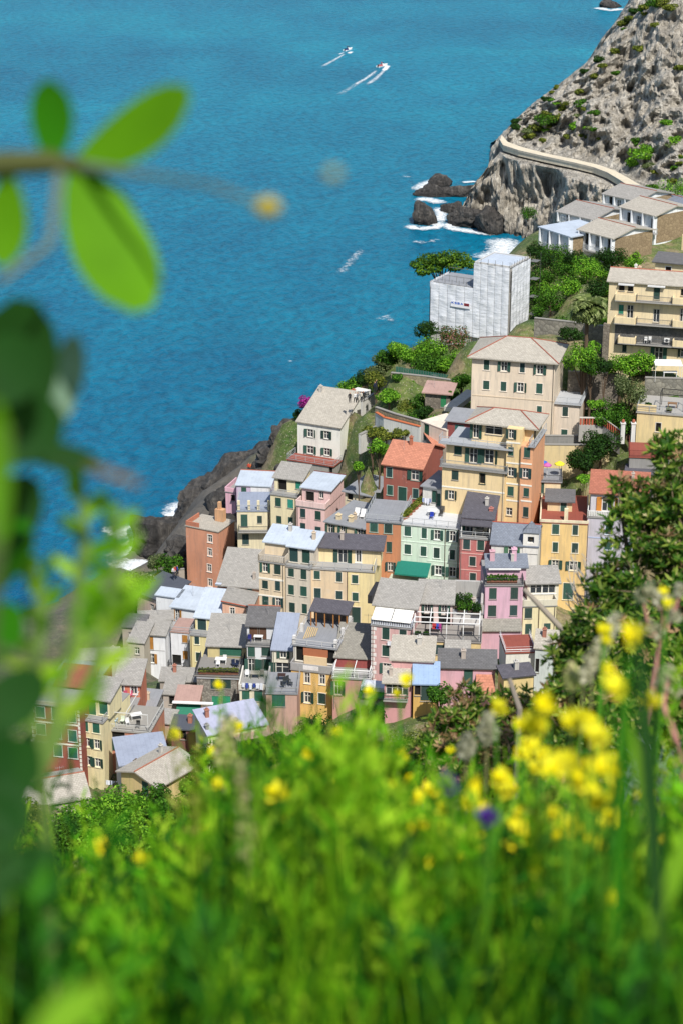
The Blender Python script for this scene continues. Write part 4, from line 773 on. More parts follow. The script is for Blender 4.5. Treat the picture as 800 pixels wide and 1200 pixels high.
b = Bd('cottage', 'small yellow cottage with speckled slate gable roof and red ridge', U7(122, 470), U7(286, 540), 228, (U7(400, 372), .0, .8), U7(200, 590), S('dcbf78'))
b.blks[0]['z1'] = b.h; b.W(0, 'c', U7, [(230, 535)], 1.0, 1.9); b.roof(0, 'gy', SLL, .28, .45, cap='9c6450', fx=.45); b.chim(U7, (190, 425), 3, .6, .4, '6a5a4c'); b.done()
b = Bd('cottage', 'long cream house with pale lavender roof and gutter at the gardens', U7(512, 312), U7(772, 262), 236, (U7(600, 178), .16), U7(560, 440), S('cfcbb0')); b.W(0, 'c', U7, [(545, 355)], .9, 1.6); b.W(0, 'b', U7, [(690, 320)], 1.6, 1.2); b.roof(0, 'shed', MLV, .16, .25)
b.part('verandah_roof', MPK, (b.w*.42, -1.6, b.h-.7, b.w, -.02, b.h-.6)); b.part('verandah_post', plain('8a8478'), (b.w*.44, -1.5, -.5, b.w*.44+.15, -1.35, b.h-.7)); b.part('verandah_post', plain('8a8478'), (b.w*.97, -1.5, -.5, b.w*.97+.15, -1.35, b.h-.7)); b.chim(U7, (505, 265), 1, .4, .4, '8a8a88'); b.chim(U7, (635, 240), 1.5, .4, .4, '8a8a88'); b.chim(U7, (710, 210), 3, .6, .5, 'c0c4cc'); b.done()
for (lab, A, B, D, bk, bs, c, rf) in (('small house with grey slate roof beside the furnished courtyard', (310, 128), (388, 132), 262, (365, 55), (340, 200), 'b5a79a', SL), ('low house with brown flat roof against the rubble stone house', (366, 158), (468, 162), 258, (420, 95), (420, 230), 'a87f62', MPK), ('lowest slate roof between the terracotta and green awning houses', (252, 250), (345, 262), 250, (300, 196), (300, 300), 'c59a8c', SL), ('low house with dark grey sheet roof and maroon wall', (346, 282), (456, 290), 246, (400, 228), (400, 340), '7c3a40', MDK), ('low courtyard house with slate roof between white and stone houses', (296, 70), (455, 74), 268, (380, 15), (370, 140), 'a89c8e', SL), ('little dark courtyard house with grey flat roof', (205, 190), (270, 196), 258, (240, 110), (240, 240), '8d8a84', MGR)):
    b = Bd(H, lab, U7(*A), U7(*B), D, (U7(*bk), .18), U7(*bs), S(c)); b.W(0, 'b', U7, [((A[0]+B[0])/2, A[1]+28)], .9, 1.3); b.roof(0, 'shed', rf, .18, .2)
    if 'brown' in lab: b.awn(U7, (372, 165), (480, 170), 1.6, 1.5, mat='156a52', name='green_awning'); b.part('canopy', plain('e0e0e0'), (-.3, -.9, b.h+.1, b.w+2, -.35, b.h+.22))
    pass
    b.done()
# ---------------------------------------------------------------- sea
import numpy as np
m, n, l, b_ = newmat('sea_water'); p = gpos(n)
big = nz(n, l, mapping(n, l, p, (.6, 1.0, 1), (0, 0, .5)), .008, 6, .6, .4)
mid = nz(n, l, mapping(n, l, p, (.9, .35, 1), (0, 0, -.35)), .05, 6, .65)
r1 = ramp(n, [(.30, lin('04466a')), (.5, lin('066a88')), (.72, lin('128c9e'))]); l.new(big.outputs[0], r1.inputs[0])
sepp = n.new('ShaderNodeSeparateXYZ'); l.new(p, sepp.inputs[0])
near = n.new('ShaderNodeMapRange'); near.inputs[1].default_value = 300; near.inputs[2].default_value = 720; l.new(sepp.outputs[1], near.inputs[0])
cdeep = mix(n, l, near.outputs[0], lin('02346a'), r1.outputs[0])
cc = mix(n, l, .55, cdeep, mix(n, l, mid.outputs[0], lin('043f60'), lin('0b8ca2')))
w1 = nz(n, l, mapping(n, l, p, (1, .55, 1), (0, 0, -.45)), .42, 6, .62, .3)
w2 = nz(n, l, mapping(n, l, p, (1, .6, 1), (0, 0, .25)), .95, 4, .6)
rc = ramp(n, [(.36, (.6, .65, .69)), (.62, (1.22, 1.2, 1.17))]); l.new(w1.outputs[0], rc.inputs[0])
cc = mix(n, l, .75, cc, rc.outputs[0], 'MULTIPLY')
l.new(cc, b_.inputs['Base Color']); b_.inputs['Roughness'].default_value = .34; b_.inputs['IOR'].default_value = 1.33; b_.inputs['Specular IOR Level'].default_value = .13
ad = n.new('ShaderNodeMath'); ad.operation = 'MULTIPLY_ADD'; ad.inputs[1].default_value = .45; l.new(w2.outputs[0], ad.inputs[0]); l.new(w1.outputs[0], ad.inputs[2])
bump(n, l, ad.outputs[0], b_, 1.0, 1.05)
SEA = m
mb = MB(); mb.poly([(-6000, -200, 0), (6000, -200, 0), (6000, 9000, 0), (-6000, 9000, 0)])
tag(mb.build('sea', SEA), kind='structure')

# ---------------------------------------------------------------- terrain of the town and the near hill
def gnd(px, py, D):
    q = at(px, py, D); GC.append((q.x, q.y, q.z))
    if D in (336, 338) and py < 500:
        for e, dz in ((9, 8), (18, 22), (30, 40)): GC.append((q.x - e * .55, q.y + e, max(-8, q.z - dz)))
for a in ((350, 492, 336), (375, 474, 338), (410, 452, 338), (430, 444, 338), (452, 425, 338), (482, 412, 338), (505, 400, 338),
          (428, 486, 312), (410, 478, 318), (470, 478, 305), (440, 500, 303), (430, 535, 294), (450, 548, 290), (500, 480, 304), (470, 440, 314), (505, 440, 318), (520, 465, 300), (530, 480, 297),
          (727, 480, 284), (700, 460, 288), (685, 400, 302), (660, 345, 330), (650, 310, 342), (690, 335, 322), (720, 310, 345), (690, 545, 276), (660, 550, 278), (740, 432, 291), (760, 432, 291), (640, 395, 305),
          (620, 375, 322), (560, 400, 312), (530, 405, 322), (780, 436, 290), (770, 520, 276),
          (110, 985, 205), (40, 960, 205), (180, 960, 208), (300, 915, 217), (420, 895, 218), (560, 870, 213), (650, 850, 215), (340, 880, 222),
          (200, 672, 322), (185, 690, 318), (290, 575, 345), (320, 535, 350), (335, 515, 352)): gnd(*a)
for X in range(-140, 260, 28):
    for (Y, z) in ((165, 27), (150, 31), (120, 42), (90, 60), (60, 84), (40, 103), (28, 114.5), (18, 122.5), (12, 127.5)):
        if Y < 40 and abs(X) > 90: pass
        GC.append((X, Y, z + .04 * X * (1 if X > 0 else .2)))
coast = [(-160, 800), (-60, 760), (20, 735), (80, 715), (130, 690), (165, 662), (205, 622), (260, 578), (345, 518), (420, 528), (480, 522), (540, 512), (600, 478), (640, 432), (690, 385), (740, 350)]
for c in coast:
    q = atz(c, 0); GC.append((q.x, q.y, 0))
    for d, z in ((14, -5), (40, -9), (90, -12)): GC.append((q.x - d * .75, q.y + d * .66, z))
for (X, Y, z) in ((110, 330, 58), (150, 330, 70), (110, 270, 62), (150, 260, 70), (200, 260, 90), (110, 220, 45), (150, 200, 55), (200, 330, 90), (110, 420, 50), (150, 430, 62), (200, 430, 80), (90, 400, 44), (70, 395, 34), (130, 480, 35), (24, 372, 30), (30, 392, 14), (40, 400, 12), (-90, 240, 12), (-120, 220, 16), (-100, 190, 22)): GC.append((X, Y, z))
gc = np.array(GC)
SPC = 2.0
xs_ = np.arange(-130, 211, SPC); ys_ = np.arange(14, 500, SPC)
GX, GY = np.meshgrid(xs_, ys_)
num = np.zeros_like(GX); den = np.zeros_like(GX)
for (cx, cy, cz) in gc:
    d2 = (GX - cx) ** 2 + (GY - cy) ** 2 + 1.5
    w_ = 1 / d2 ** 2.0; num += w_ * cz; den += w_
GZ = num / den
for i in range(GX.shape[0]):
    for j in range(GX.shape[1]):
        v = Vector((GX[i, j] * .06, GY[i, j] * .06, 3.1))
        k = 1.0 if GZ[i, j] > 3 else .3
        GZ[i, j] += k * (noise.fractal(v, 1.0, 2.0, 5) * .8)
NX, NY = GX.shape[1], GX.shape[0]
tv = [(GX[i, j], GY[i, j], GZ[i, j]) for i in range(NY) for j in range(NX)]
tf = [(i*NX+j, i*NX+j+1, (i+1)*NX+j+1, (i+1)*NX+j) for i in range(NY-1) for j in range(NX-1)]
m, n, l, b_ = newmat('hillside_earth'); p = gpos(n)
a_ = nz(n, l, p, .12, 7, .7); c_ = nz(n, l, p, .9, 7, .75); e_ = nz(n, l, p, 3.5, 5, .7)
r1 = ramp(n, [(.30, lin('7a6f56')), (.43, lin('857a5c')), (.50, lin('5f6b36')), (.62, lin('3f5a22'))]); l.new(a_.outputs[0], r1.inputs[0])
r2 = ramp(n, [(.35, (.5, .48, .45)), (.6, (1.15, 1.12, 1.05))]); l.new(c_.outputs[0], r2.inputs[0])
c1 = mix(n, l, .9, r1.outputs[0], r2.outputs[0], 'MULTIPLY')
r3 = ramp(n, [(.58, (0, 0, 0)), (.64, (1, 1, 1))]); l.new(e_.outputs[0], r3.inputs[0])
c1 = mix(n, l, r3.outputs[0], c1, lin('9a927f'))
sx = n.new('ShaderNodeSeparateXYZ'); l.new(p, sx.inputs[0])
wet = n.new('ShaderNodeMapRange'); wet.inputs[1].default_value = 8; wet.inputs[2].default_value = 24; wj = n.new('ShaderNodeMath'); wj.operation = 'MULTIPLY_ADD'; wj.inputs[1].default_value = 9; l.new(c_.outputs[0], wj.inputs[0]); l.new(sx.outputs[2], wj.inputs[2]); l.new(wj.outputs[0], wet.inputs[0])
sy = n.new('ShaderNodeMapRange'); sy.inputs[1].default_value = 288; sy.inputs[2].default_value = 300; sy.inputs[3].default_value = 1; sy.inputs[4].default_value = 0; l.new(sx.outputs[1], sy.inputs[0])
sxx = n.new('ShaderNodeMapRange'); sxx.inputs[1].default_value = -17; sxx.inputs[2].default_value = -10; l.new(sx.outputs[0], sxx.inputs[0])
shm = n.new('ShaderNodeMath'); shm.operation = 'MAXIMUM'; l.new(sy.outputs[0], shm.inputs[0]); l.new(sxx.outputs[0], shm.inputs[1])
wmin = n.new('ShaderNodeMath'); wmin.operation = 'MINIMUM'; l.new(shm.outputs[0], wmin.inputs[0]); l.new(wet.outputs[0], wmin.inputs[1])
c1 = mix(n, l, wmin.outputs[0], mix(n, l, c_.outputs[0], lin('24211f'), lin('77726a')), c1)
l.new(c1, b_.inputs['Base Color']); b_.inputs['Roughness'].default_value = .95
bump(n, l, c_.outputs[0], b_, .8, .4)
EARTH = m
mb = MB(); mb.v = tv; mb.f = tf; mb.m = [0] * len(tf)
hill = tag(mb.build('hillside', EARTH, smooth=True), kind='structure')
HB = BVHTree.FromPolygons(tv, tf)
def ground(x, y):
    h = HB.ray_cast(Vector((x, y, 400)), Vector((0, 0, -1))); return h[0].z if h[0] else 0
# ---------------------------------------------------------------- the near slope under the camera
NEAR = [(-3, 138.0), (-1, 137.25), (0, 136.95), (1.5, 136.45), (3, 135.75), (6, 134.0), (10, 131.2), (15, 127.0), (20, 121.0)]
def nearz(x, y):
    for (a, za), (c, zc) in zip(NEAR, NEAR[1:]):
        if y <= c or c == 20:
            t = (y - a) / (c - a); z = za + (zc - za) * t; break
    return z + .05 * x + .05 * noise.noise(Vector((x * 1.3, y * 1.3, 0)))
mb = MB(); N1, N2 = 60, 60
vs = []; 
for i in range(N2):
    for j in range(N1):
        x = -9 + 20 * j / (N1-1); y = -3 + 23 * i / (N2-1); vs.append((x, y, nearz(x, y)))
mb.add(vs, [(i*N1+j, i*N1+j+1, (i+1)*N1+j+1, (i+1)*N1+j) for i in range(N2-1) for j in range(N1-1)])
m, n, l, b_ = newmat('meadow_soil'); p = gpos(n); t_ = nz(n, l, p, 3, 6, .7); r1 = ramp(n, [(.35, lin('20300d')), (.65, lin('4a6a1c'))]); l.new(t_.outputs[0], r1.inputs[0]); l.new(r1.outputs[0], b_.inputs['Base Color']); b_.inputs['Roughness'].default_value = .95
tag(mb.build('near_slope', m, smooth=True), kind='structure')

# ---------------------------------------------------------------- cliff
def rockmat(name, c0, c1, c2, sc=.25):
    m, n, l, b_ = newmat(name); p = gpos(n)
    st = nz(n, l, mapping(n, l, p, (1.5, .7, .12), (0, .3, 0)), .55, 8, .7, .5)
    a_ = nz(n, l, p, sc * .25, 7, .7); f_ = nz(n, l, p, 1.6, 7, .75)
    r1 = ramp(n, [(.30, lin(c0)), (.5, lin(c1)), (.72, lin(c2))]); l.new(st.outputs[0], r1.inputs[0])
    r2 = ramp(n, [(.3, (.6, .56, .5)), (.55, (1, 1, 1)), (.75, (1.15, 1.1, 1.0))]); l.new(a_.outputs[0], r2.inputs[0])
    r3 = ramp(n, [(.32, (.45, .45, .46)), (.52, (1, 1, 1))]); l.new(f_.outputs[0], r3.inputs[0])
    c = mix(n, l, .9, r1.outputs[0], r2.outputs[0], 'MULTIPLY'); c = mix(n, l, .8, c, r3.outputs[0], 'MULTIPLY')
    vo = n.new('ShaderNodeTexVoronoi'); vo.feature = 'DISTANCE_TO_EDGE'; vo.inputs['Scale'].default_value = .32; vd = nz(n, l, p, .5, 4, .6); vv = n.new('ShaderNodeVectorMath'); vv.operation = 'MULTIPLY_ADD'; vv.inputs[1].default_value = (3, 3, 3); l.new(vd.outputs['Color'], vv.inputs[0]); l.new(mapping(n, l, p, (1.2, .7, .4), (0, .4, 0)), vv.inputs[2]); l.new(vv.outputs[0], vo.inputs['Vector'])
    rv = ramp(n, [(.0, (.30, .29, .28)), (.07, (1, 1, 1))]); l.new(vo.outputs['Distance'], rv.inputs[0]); c = mix(n, l, .55, c, rv.outputs[0], 'MULTIPLY')
    s_ = n.new('ShaderNodeSeparateXYZ'); l.new(p, s_.inputs[0])
    jit = n.new('ShaderNodeMath'); jit.operation = 'MULTIPLY_ADD'; jit.inputs[1].default_value = 6; l.new(f_.outputs[0], jit.inputs[0]); l.new(s_.outputs[2], jit.inputs[2])
    w_ = n.new('ShaderNodeMapRange'); w_.inputs[1].default_value = 3.5; w_.inputs[2].default_value = 6; l.new(jit.outputs[0], w_.inputs[0])
    l.new(mix(n, l, w_.outputs[0], mix(n, l, .75, c, (.10, .09, .085), 'MULTIPLY'), c), b_.inputs['Base Color']); b_.inputs['Roughness'].default_value = .9
    bump(n, l, st.outputs[0], b_, 1.0, 1.6)
    return m
ROCK = rockmat('cliff_rock', '78746c', 'b4aea2', 'dad5c9'); DROCK = rockmat('shore_rock_stone', '2a2826', '4c4946', '74706a')
def lerp_poly(pts, t):
    f = t * (len(pts) - 1); i = min(int(f), len(pts) - 2); return pts[i].lerp(pts[i+1], f - i)
def ridg(v, o=5):
    s = 0; a = 1
    for i in range(o): s += a * (1 - abs(noise.noise(v))) ; v = v * 2.07; a *= .52
    return s
rows = []
zr = lambda L, z: [atz(q, z) for q in L]
rows.append(zr([(536, 262), (572, 276), (600, 283), (630, 295), (670, 312), (730, 340), (830, 370)], -2))
rows.append([atz((545, 236), 3), atz((566, 222), 9), atz((598, 222), 11), atz((632, 232), 11), atz((672, 245), 11), atz((733, 265), 11), atz((830, 290), 11)])
rows.append(zr([(585, 178), (592, 185), (625, 193), (668, 201), (708, 212), (738, 226), (830, 265)], 19.4))
rows.append(zr([(586, 160), (600, 170), (630, 178), (672, 186), (717, 197), (748, 211), (838, 252)], 19.6))
rows.append([atY((594, 150), 590), atY((620, 140), 585), atY((650, 140), 580), atY((690, 120), 575), atY((735, 110), 570), atY((770, 120), 555), atY((840, 130), 545)])
rows.append([atY((597, 147), 600), atY((622, 121), 600), atY((652, 100), 602), atY((698, 64), 602), atY((732, 14), 606), atY((760, -25), 606), atY((850, -120), 606)])
rows.append([q + Vector((0, 40, -12)) for q in rows[-1]]); rows.append([Vector((q.x, q.y + 50, -3)) for q in rows[-1]])
seg = [40, 40, 5, 60, 70, 10, 8]; NC = 250; cv = []; cf = []
allrows = []
for a, (ra, rb) in enumerate(zip(rows, rows[1:])):
    for k in range(seg[a]): allrows.append((a, k / seg[a]))
allrows.append((len(rows) - 2, 1.0))
for (a, t) in allrows:
    for c in range(NC):
        q = lerp_poly(rows[a], c/(NC-1)).lerp(lerp_poly(rows[a+1], c/(NC-1)), t)
        g = (1.0, 1.0, .05, 1.0, 1.0, .6, .3)[a]
        if a == 1: g *= min(1, (1 - t) * 5)
        if a == 3: g *= min(1, t * 5)
        if a == 4: g *= .45 + .55 * (1 - t)
        s = Vector((q.x * .055 + q.z * .02, q.y * .05, q.z * .022)); f = Vector((q.x * .22, q.y * .2, q.z * .09))
        fl = Vector((q.x * .30 + q.z * .10, q.y * .25, q.z * .035)); f2 = Vector((q.x * .75 + q.z * .2, q.y * .6, q.z * .16))
        d = noise.fractal(s * 1.1, 1.0, 2.1, 3) * 9.0 + noise.fractal(fl, 1.0, 2.1, 3) * 4.6 + noise.fractal(f2, .9, 2.2, 3) * .55 - max(0, noise.noise(Vector((q.x*.13 + q.z*.05, q.y*.1, q.z*.02))) - .25) * 9
        cv.append(q + Vector((-.25, -1, .25)) * d * g)
NRW = len(allrows)
cf = [(i*NC+j, i*NC+j+1, (i+1)*NC+j+1, (i+1)*NC+j) for i in range(NRW-1) for j in range(NC-1)]
mb = MB(); mb.add(cv, cf); tag(mb.build('cliff', ROCK), kind='structure')
CB = BVHTree.FromPolygons([tuple(v) for v in cv], cf)
def hit(px, py, tree=None):
    for t in ([tree] if tree else [CB, HB]):
        h = t.ray_cast(CAM, ray(px, py))
        if h[0]: return h[0]
    return None
# cliff path with its parapet
inner = [(587, 158), (594, 166), (610, 172), (640, 180), (675, 187), (700, 193), (718, 199), (735, 208), (755, 220)]
outer = [(585, 165), (589, 172), (607, 178), (637, 185), (670, 192), (695, 198), (711, 204), (726, 213), (745, 226)]
mb = MB(); A_ = zr(inner, 21.2); B_ = zr(outer, 21.2)
for i in range(len(A_)-1): mb.slab([B_[i], B_[i+1], A_[i+1], A_[i]], 1.2)
tag(mb.build('cliff_path', stucco('cfc2a6')), kind='structure')
mb = MB()
for i in range(len(B_)-1):
    a, c = B_[i], B_[i+1]; d = (c - a).normalized(); nn = Vector((d.y, -d.x, 0)) * .18
    mb.add([a, c, c + nn, a + nn, a + Vector((0,0,.55)), c + Vector((0,0,.55)), c + nn + Vector((0,0,.55)), a + nn + Vector((0,0,.55))], [(0,3,2,1),(4,5,6,7),(0,1,5,4),(1,2,6,5),(2,3,7,6),(3,0,4,7)])
tag(mb.build('path_parapet', stucco('b8ad98')), 'low pale stone parapet along the cliff path', 'wall')
# ---------------------------------------------------------------- shore rocks
def rock(c, r, seed, mat, label, group, sq=.75, sub=4):
    bm = bmesh.new(); bmesh.ops.create_icosphere(bm, subdivisions=sub, radius=1)
    rr = random.Random(seed * 13 + 5); pl = []
    for i in range(16):
        q = Vector((rr.gauss(0, 1), rr.gauss(0, 1), rr.gauss(0, .8))).normalized(); pl.append((q, rr.uniform(.58, .88)))
    for v in bm.verts:
        d = v.co.normalized(); k = 1.12
        for q, c_ in pl:
            t = d.dot(q)
            if t > .05: k = min(k, c_ / t)
        k *= 1 + .16 * noise.fractal(d * 2.2 + Vector((seed * 3.7, seed, 0)), .8, 2.1, 4) + .05 * noise.fractal(d * 7 + Vector((seed, 0, 0)), .7, 2, 3)
        v.co = Vector((d.x * r[0], d.y * r[1], d.z * r[2])) * k * 1.05
    me = bpy.data.meshes.new('shore_rock'); bm.to_mesh(me); bm.free(); me.materials.append(mat)
    o = link('shore_rock', me, None, c); return tag(o, label, 'rock', group)
def rpx(px, py, rx, ry, rz_, seed, mat, label, group=None, z=0):
    q = atz((px, py), z); return rock(Vector((q.x, q.y, z)), (rx, ry, rz_), seed, mat, label, group)
rpx(192, 636, 6.5, 8, 6.0, 1, DROCK, 'big black sea rock battered by surf at the harbour', None, .5)
rpx(175, 648, 3.0, 4, 2.4, 2, DROCK, 'low black rock at the seaward foot of the big one')
SR = 'dark rocks along the town shore'
for i, (px, py, rx, ry, rz_, z) in enumerate(((215, 628, 6, 6, 4, .5), (228, 604, 6, 7, 5, 2), (240, 585, 5.5, 7, 5.5, 3), (256, 575, 5, 8, 6, 4), (272, 562, 6, 8, 6.5, 5), (290, 552, 6, 8, 6, 6), (308, 542, 6, 8, 5.5, 8), (262, 596, 7, 7, 5, 5), (238, 618, 6, 6, 4, 2))):
    rpx(px, py, rx * .82, ry * .82, rz_ * .6, 5 + i, DROCK, 'jagged dark rock on the shore below the town', SR, z)
for i in range(26):
    rr = random.Random(900 + i); t = .8 * i / 25; px = 262 + 84 * t + rr.uniform(-8, 10); py = 585 - 62 * t + rr.uniform(-8, 22); q = at(px, py, 340); z = max(2, ground(q.x, q.y) - .8); s_ = rr.uniform(1.5, 2.8); rock(Vector((q.x, q.y, z)), (s_, s_ * 1.2, s_ * .8), 50 + i, DROCK, 'jagged dark rock on the shore below the town', SR, sub=3)
for i in range(46):
    rr = random.Random(1900 + i); t = .85 * rr.random(); px = 205 + 135 * t + rr.uniform(0, 42); py = 648 - 128 * t + rr.uniform(-6, 22); q = hit(px, py, HB)
    if q is None or q.z < 1 or q.y < 292: continue
    s_ = rr.uniform(1.3, 3.0); rock(q - Vector((0, 0, .05 * s_)), (s_ * 1.3, s_ * 1.3, s_ * .8), 150 + i, DROCK, 'jagged dark rock on the shore below the town', SR, sub=3)
rpx(496, 255, 4.6, 5, 5.2, 31, DROCK, 'rounded black sea rock standing off the cliff', None, 1.5)
rpx(512, 218, 4.2, 4, 3.2, 32, DROCK, 'pointed dark rock at the seaward end of the reef'); rpx(535, 228, 8, 5, 3.0, 33, DROCK, 'long dark reef rock joining the cliff'); rpx(508, 228, 7, 5, 2.4, 34, DROCK, 'flat dark reef rock washed by foam')
rpx(529, 247, 4, 4, 3.2, 35, DROCK, 'dark rock between the round rock and the cliff'); rpx(549, 256, 6, 5, 4.2, 36, DROCK, 'broad dark rock at the foot of the cliff', None, 2); rpx(572, 262, 5, 6, 5, 37, DROCK, 'dark rock buttress beside the sea cave', None, 2)
rpx(591, 186, 4.5, 5, 8, 41, ROCK, 'grey rock under the bend of the cliff path', None, 13)
rpx(716, 8, 6, 5, 3.6, 39, DROCK, 'lone dark rock far out in the sea')
rpx(735, 240, 6, 6, 3, 40, ROCK, 'pale boulder at the lower end of the path', None, 22)
# ---------------------------------------------------------------- foam
m, n, l, b_ = newmat('sea_foam'); p = gpos(n)
uv = n.new('ShaderNodeTexCoord').outputs['UV']; su = n.new('ShaderNodeSeparateXYZ'); l.new(uv, su.inputs[0])
f1 = nz(n, l, p, .9, 8, .8, .5); ed = n.new('ShaderNodeMath'); ed.operation = 'ADD'; l.new(su.outputs[1], ed.inputs[0]); l.new(f1.outputs[0], ed.inputs[1])
r1 = ramp(n, [(.98, (0, 0, 0)), (1.0, (1, 1, 1))]); mr = n.new('ShaderNodeMapRange'); mr.inputs[1].default_value = .78; mr.inputs[2].default_value = 1.12; l.new(ed.outputs[0], mr.inputs[0])
b_.inputs['Base Color'].default_value = (.82, .86, .88, 1); b_.inputs['Roughness'].default_value = .8
l.new(mr.outputs[0], b_.inputs['Alpha']); FOAM = m
def foam(pts, wid, label, up=.10, peak=.6):
    P_ = [atz(q, up) for q in pts]; L = sum((b - a).length for a, b in zip(P_, P_[1:])); N = max(4, int(L / 1.5)); me = bpy.data.meshes.new('sea_foam'); vs = []; fs = []; us = []
    for i in range(N+1):
        q = lerp_poly(P_, i / N); q2 = lerp_poly(P_, min(1, i/N + .02)); q1 = lerp_poly(P_, max(0, i/N - .02)); d = (q2 - q1).normalized(); nn = Vector((-d.y, d.x, 0))
        w_ = wid if not hasattr(wid, '__len__') else wid[0] + (wid[1] - wid[0]) * i / N
        for k in range(7):
            f = k / 6; vs.append(q + nn * w_ * (f - .5)); e = math.sin(math.pi * f) ** .8 * peak * min(1, 6 * i / N, 4 * (1 - i / N)); us.append((i / N, e))
    fs = [(i*7+k, i*7+k+1, (i+1)*7+k+1, (i+1)*7+k) for i in range(N) for k in range(6)]
    me.from_pydata(vs, [], fs); u = me.uv_layers.new(name='UVMap')
    for lp in me.loops: u.data[lp.index].uv = us[lp.vertex_index]
    me.materials.append(FOAM); return tag(link('sea_foam', me), label, 'foam', kind='stuff')
for i, (pts, wd) in enumerate((([(152, 622), (168, 626), (178, 622)], 9), ([(140, 652), (160, 648), (182, 660), (196, 655)], 12), ([(140, 636), (160, 640), (168, 655)], 18), ([(120, 628), (145, 622), (170, 620)], 10), ([(130, 672), (160, 664), (190, 664)], 14), ([(192, 608), (206, 604), (214, 592), (222, 588)], 9), ([(145, 660), (165, 668), (185, 668)], 12), ([(196, 655), (205, 650), (222, 640)], 8),
        ([(486, 226), (498, 216), (510, 212), (520, 210)], 9), ([(482, 232), (505, 234), (522, 240)], 8), ([(472, 262), (490, 268), (512, 266), (516, 254)], 7), ([(520, 258), (530, 268), (560, 272), (590, 276)], 7), ([(515, 262), (516, 250), (512, 240)], 6), ([(575, 276), (590, 285), (588, 296), (570, 302), (560, 306)], 14), ([(538, 214), (560, 212)], 4),
        ([(694, 8), (715, 12), (735, 9)], 10), ([(440, 376), (452, 370), (462, 380)], 5), ([(395, 325), (412, 305), (430, 285)], 5), ([(468, 205), (482, 208)], 4), ([(475, 282), (500, 284), (520, 278)], 5), ([(338, 424), (342, 422)], 2))):
    foam(pts, wd, 'white surf and foam on the sea', .10 + .012 * i, .33 if i > 15 else .54)
# ---------------------------------------------------------------- vegetation of the town
BARK = plain('5a4a3a', .9)
F_MID = foliage('mid', '1d3a10', '35601c', '5f8f2c'); F_BR = foliage('bright', '35601a', '5c9426', '8fc03c'); F_DK = foliage('dark', '10240e', '1f3d18', '3a5f26'); F_GR = foliage('grey', '3c4a2c', '5f6d48', '8a9468'); F_OL = foliage('olive', '3d4a1c', '5f6d2a', '8f9440')
F_PINE = foliage('pine', '22400f', '3f641a', '6f8f2c'); F_PUR = foliage('bougainvillea', '7a1a70', 'a02a90', 'c04ab0'); F_FLOW = foliage('pinkflower', '2a4a18', '4a6a28', 'b06a70')
def cloud(lobes, nper, leaf, seed, up=.35):
    rnd = random.Random(seed); m = MB()
    for (cx, cy, cz, rx, ry, rz_) in lobes:
        for i in range(nper):
            d = Vector((rnd.gauss(0, 1), rnd.gauss(0, 1), rnd.gauss(0, 1))).normalized()
            k = (.55 + .45 * rnd.random() ** .5) * (1 + .18 * noise.noise(d * 2.3 + Vector((seed, cx, cy))))
            if rnd.random() < .06: k *= 1.15
            p = Vector((cx + d.x * rx * k, cy + d.y * ry * k, cz + d.z * rz_ * k))
            nrm = (d + Vector((rnd.uniform(-.9, .9), rnd.uniform(-.9, .9), rnd.uniform(-.5, .9) + up))).normalized()
            a = nrm.orthogonal().normalized(); a.rotate(Matrix.Rotation(rnd.uniform(0, 6.28), 3, nrm)); b = nrm.cross(a); s = leaf * rnd.uniform(.6, 1.3)
            m.add([p - a*s*.5 - b*s*.25, p + b*s*.1 - a*s*.1 - b*s*.45, p + a*s*.6, p + b*s*.4 - a*s*.05], [(0, 1, 2, 3)])
    return m
def tree(name, label, c, r, mat, group=None, cat='tree', trunk=True, n=900, leaf=.27, seed=0, flat=1.0, gz=None, nl=6):
    r *= 1.22; n = int(n * 2.1); rnd = random.Random(seed + 11); g = ground(c.x, c.y) if gz is None else gz
    if g > c.z - r * .3: g = c.z - r * .9
    root = empty(name, (c.x, c.y, g), 0, label, cat, group); hc = c.z - g
    lobes = [(0, 0, hc, r * .7, r * .7, r * .6 * flat)]
    for i in range(nl):
        a = 6.283 * i / nl + rnd.uniform(-.4, .4); rr = r * rnd.uniform(.4, .62); q = r * rnd.uniform(.38, .58)
        lobes.append((math.cos(a) * rr, math.sin(a) * rr, hc + rnd.uniform(-.35, .4) * r * flat, q, q, q * flat))
    cloud(lobes, n // (nl + 1), leaf, seed).build('crown', mat, root)
    if trunk:
        m = MB(); m.tube([(0, 0, -.4), (.05 * r, 0, hc * .5), (0, .05 * r, hc)], [.07 * r + .05, .05 * r + .04, .03 * r], 6)
        for i in range(4):
            l_ = lobes[1 + i]; m.tube([(0, 0, hc * .55), (l_[0] * .5, l_[1] * .5, (hc * .55 + l_[2]) / 2 + .1), (l_[0], l_[1], l_[2])], [.035 * r + .02, .025 * r + .015, .012 * r + .01], 5)
        m.build('trunk', BARK, root)
    return root
def tpx(px, py, D, rp, mat, name, label, group=None, cat='tree', **k):
    c = at(px, py, D); r = rp * D / FPX; return tree(name, label, c, r, mat, group, cat, **k)
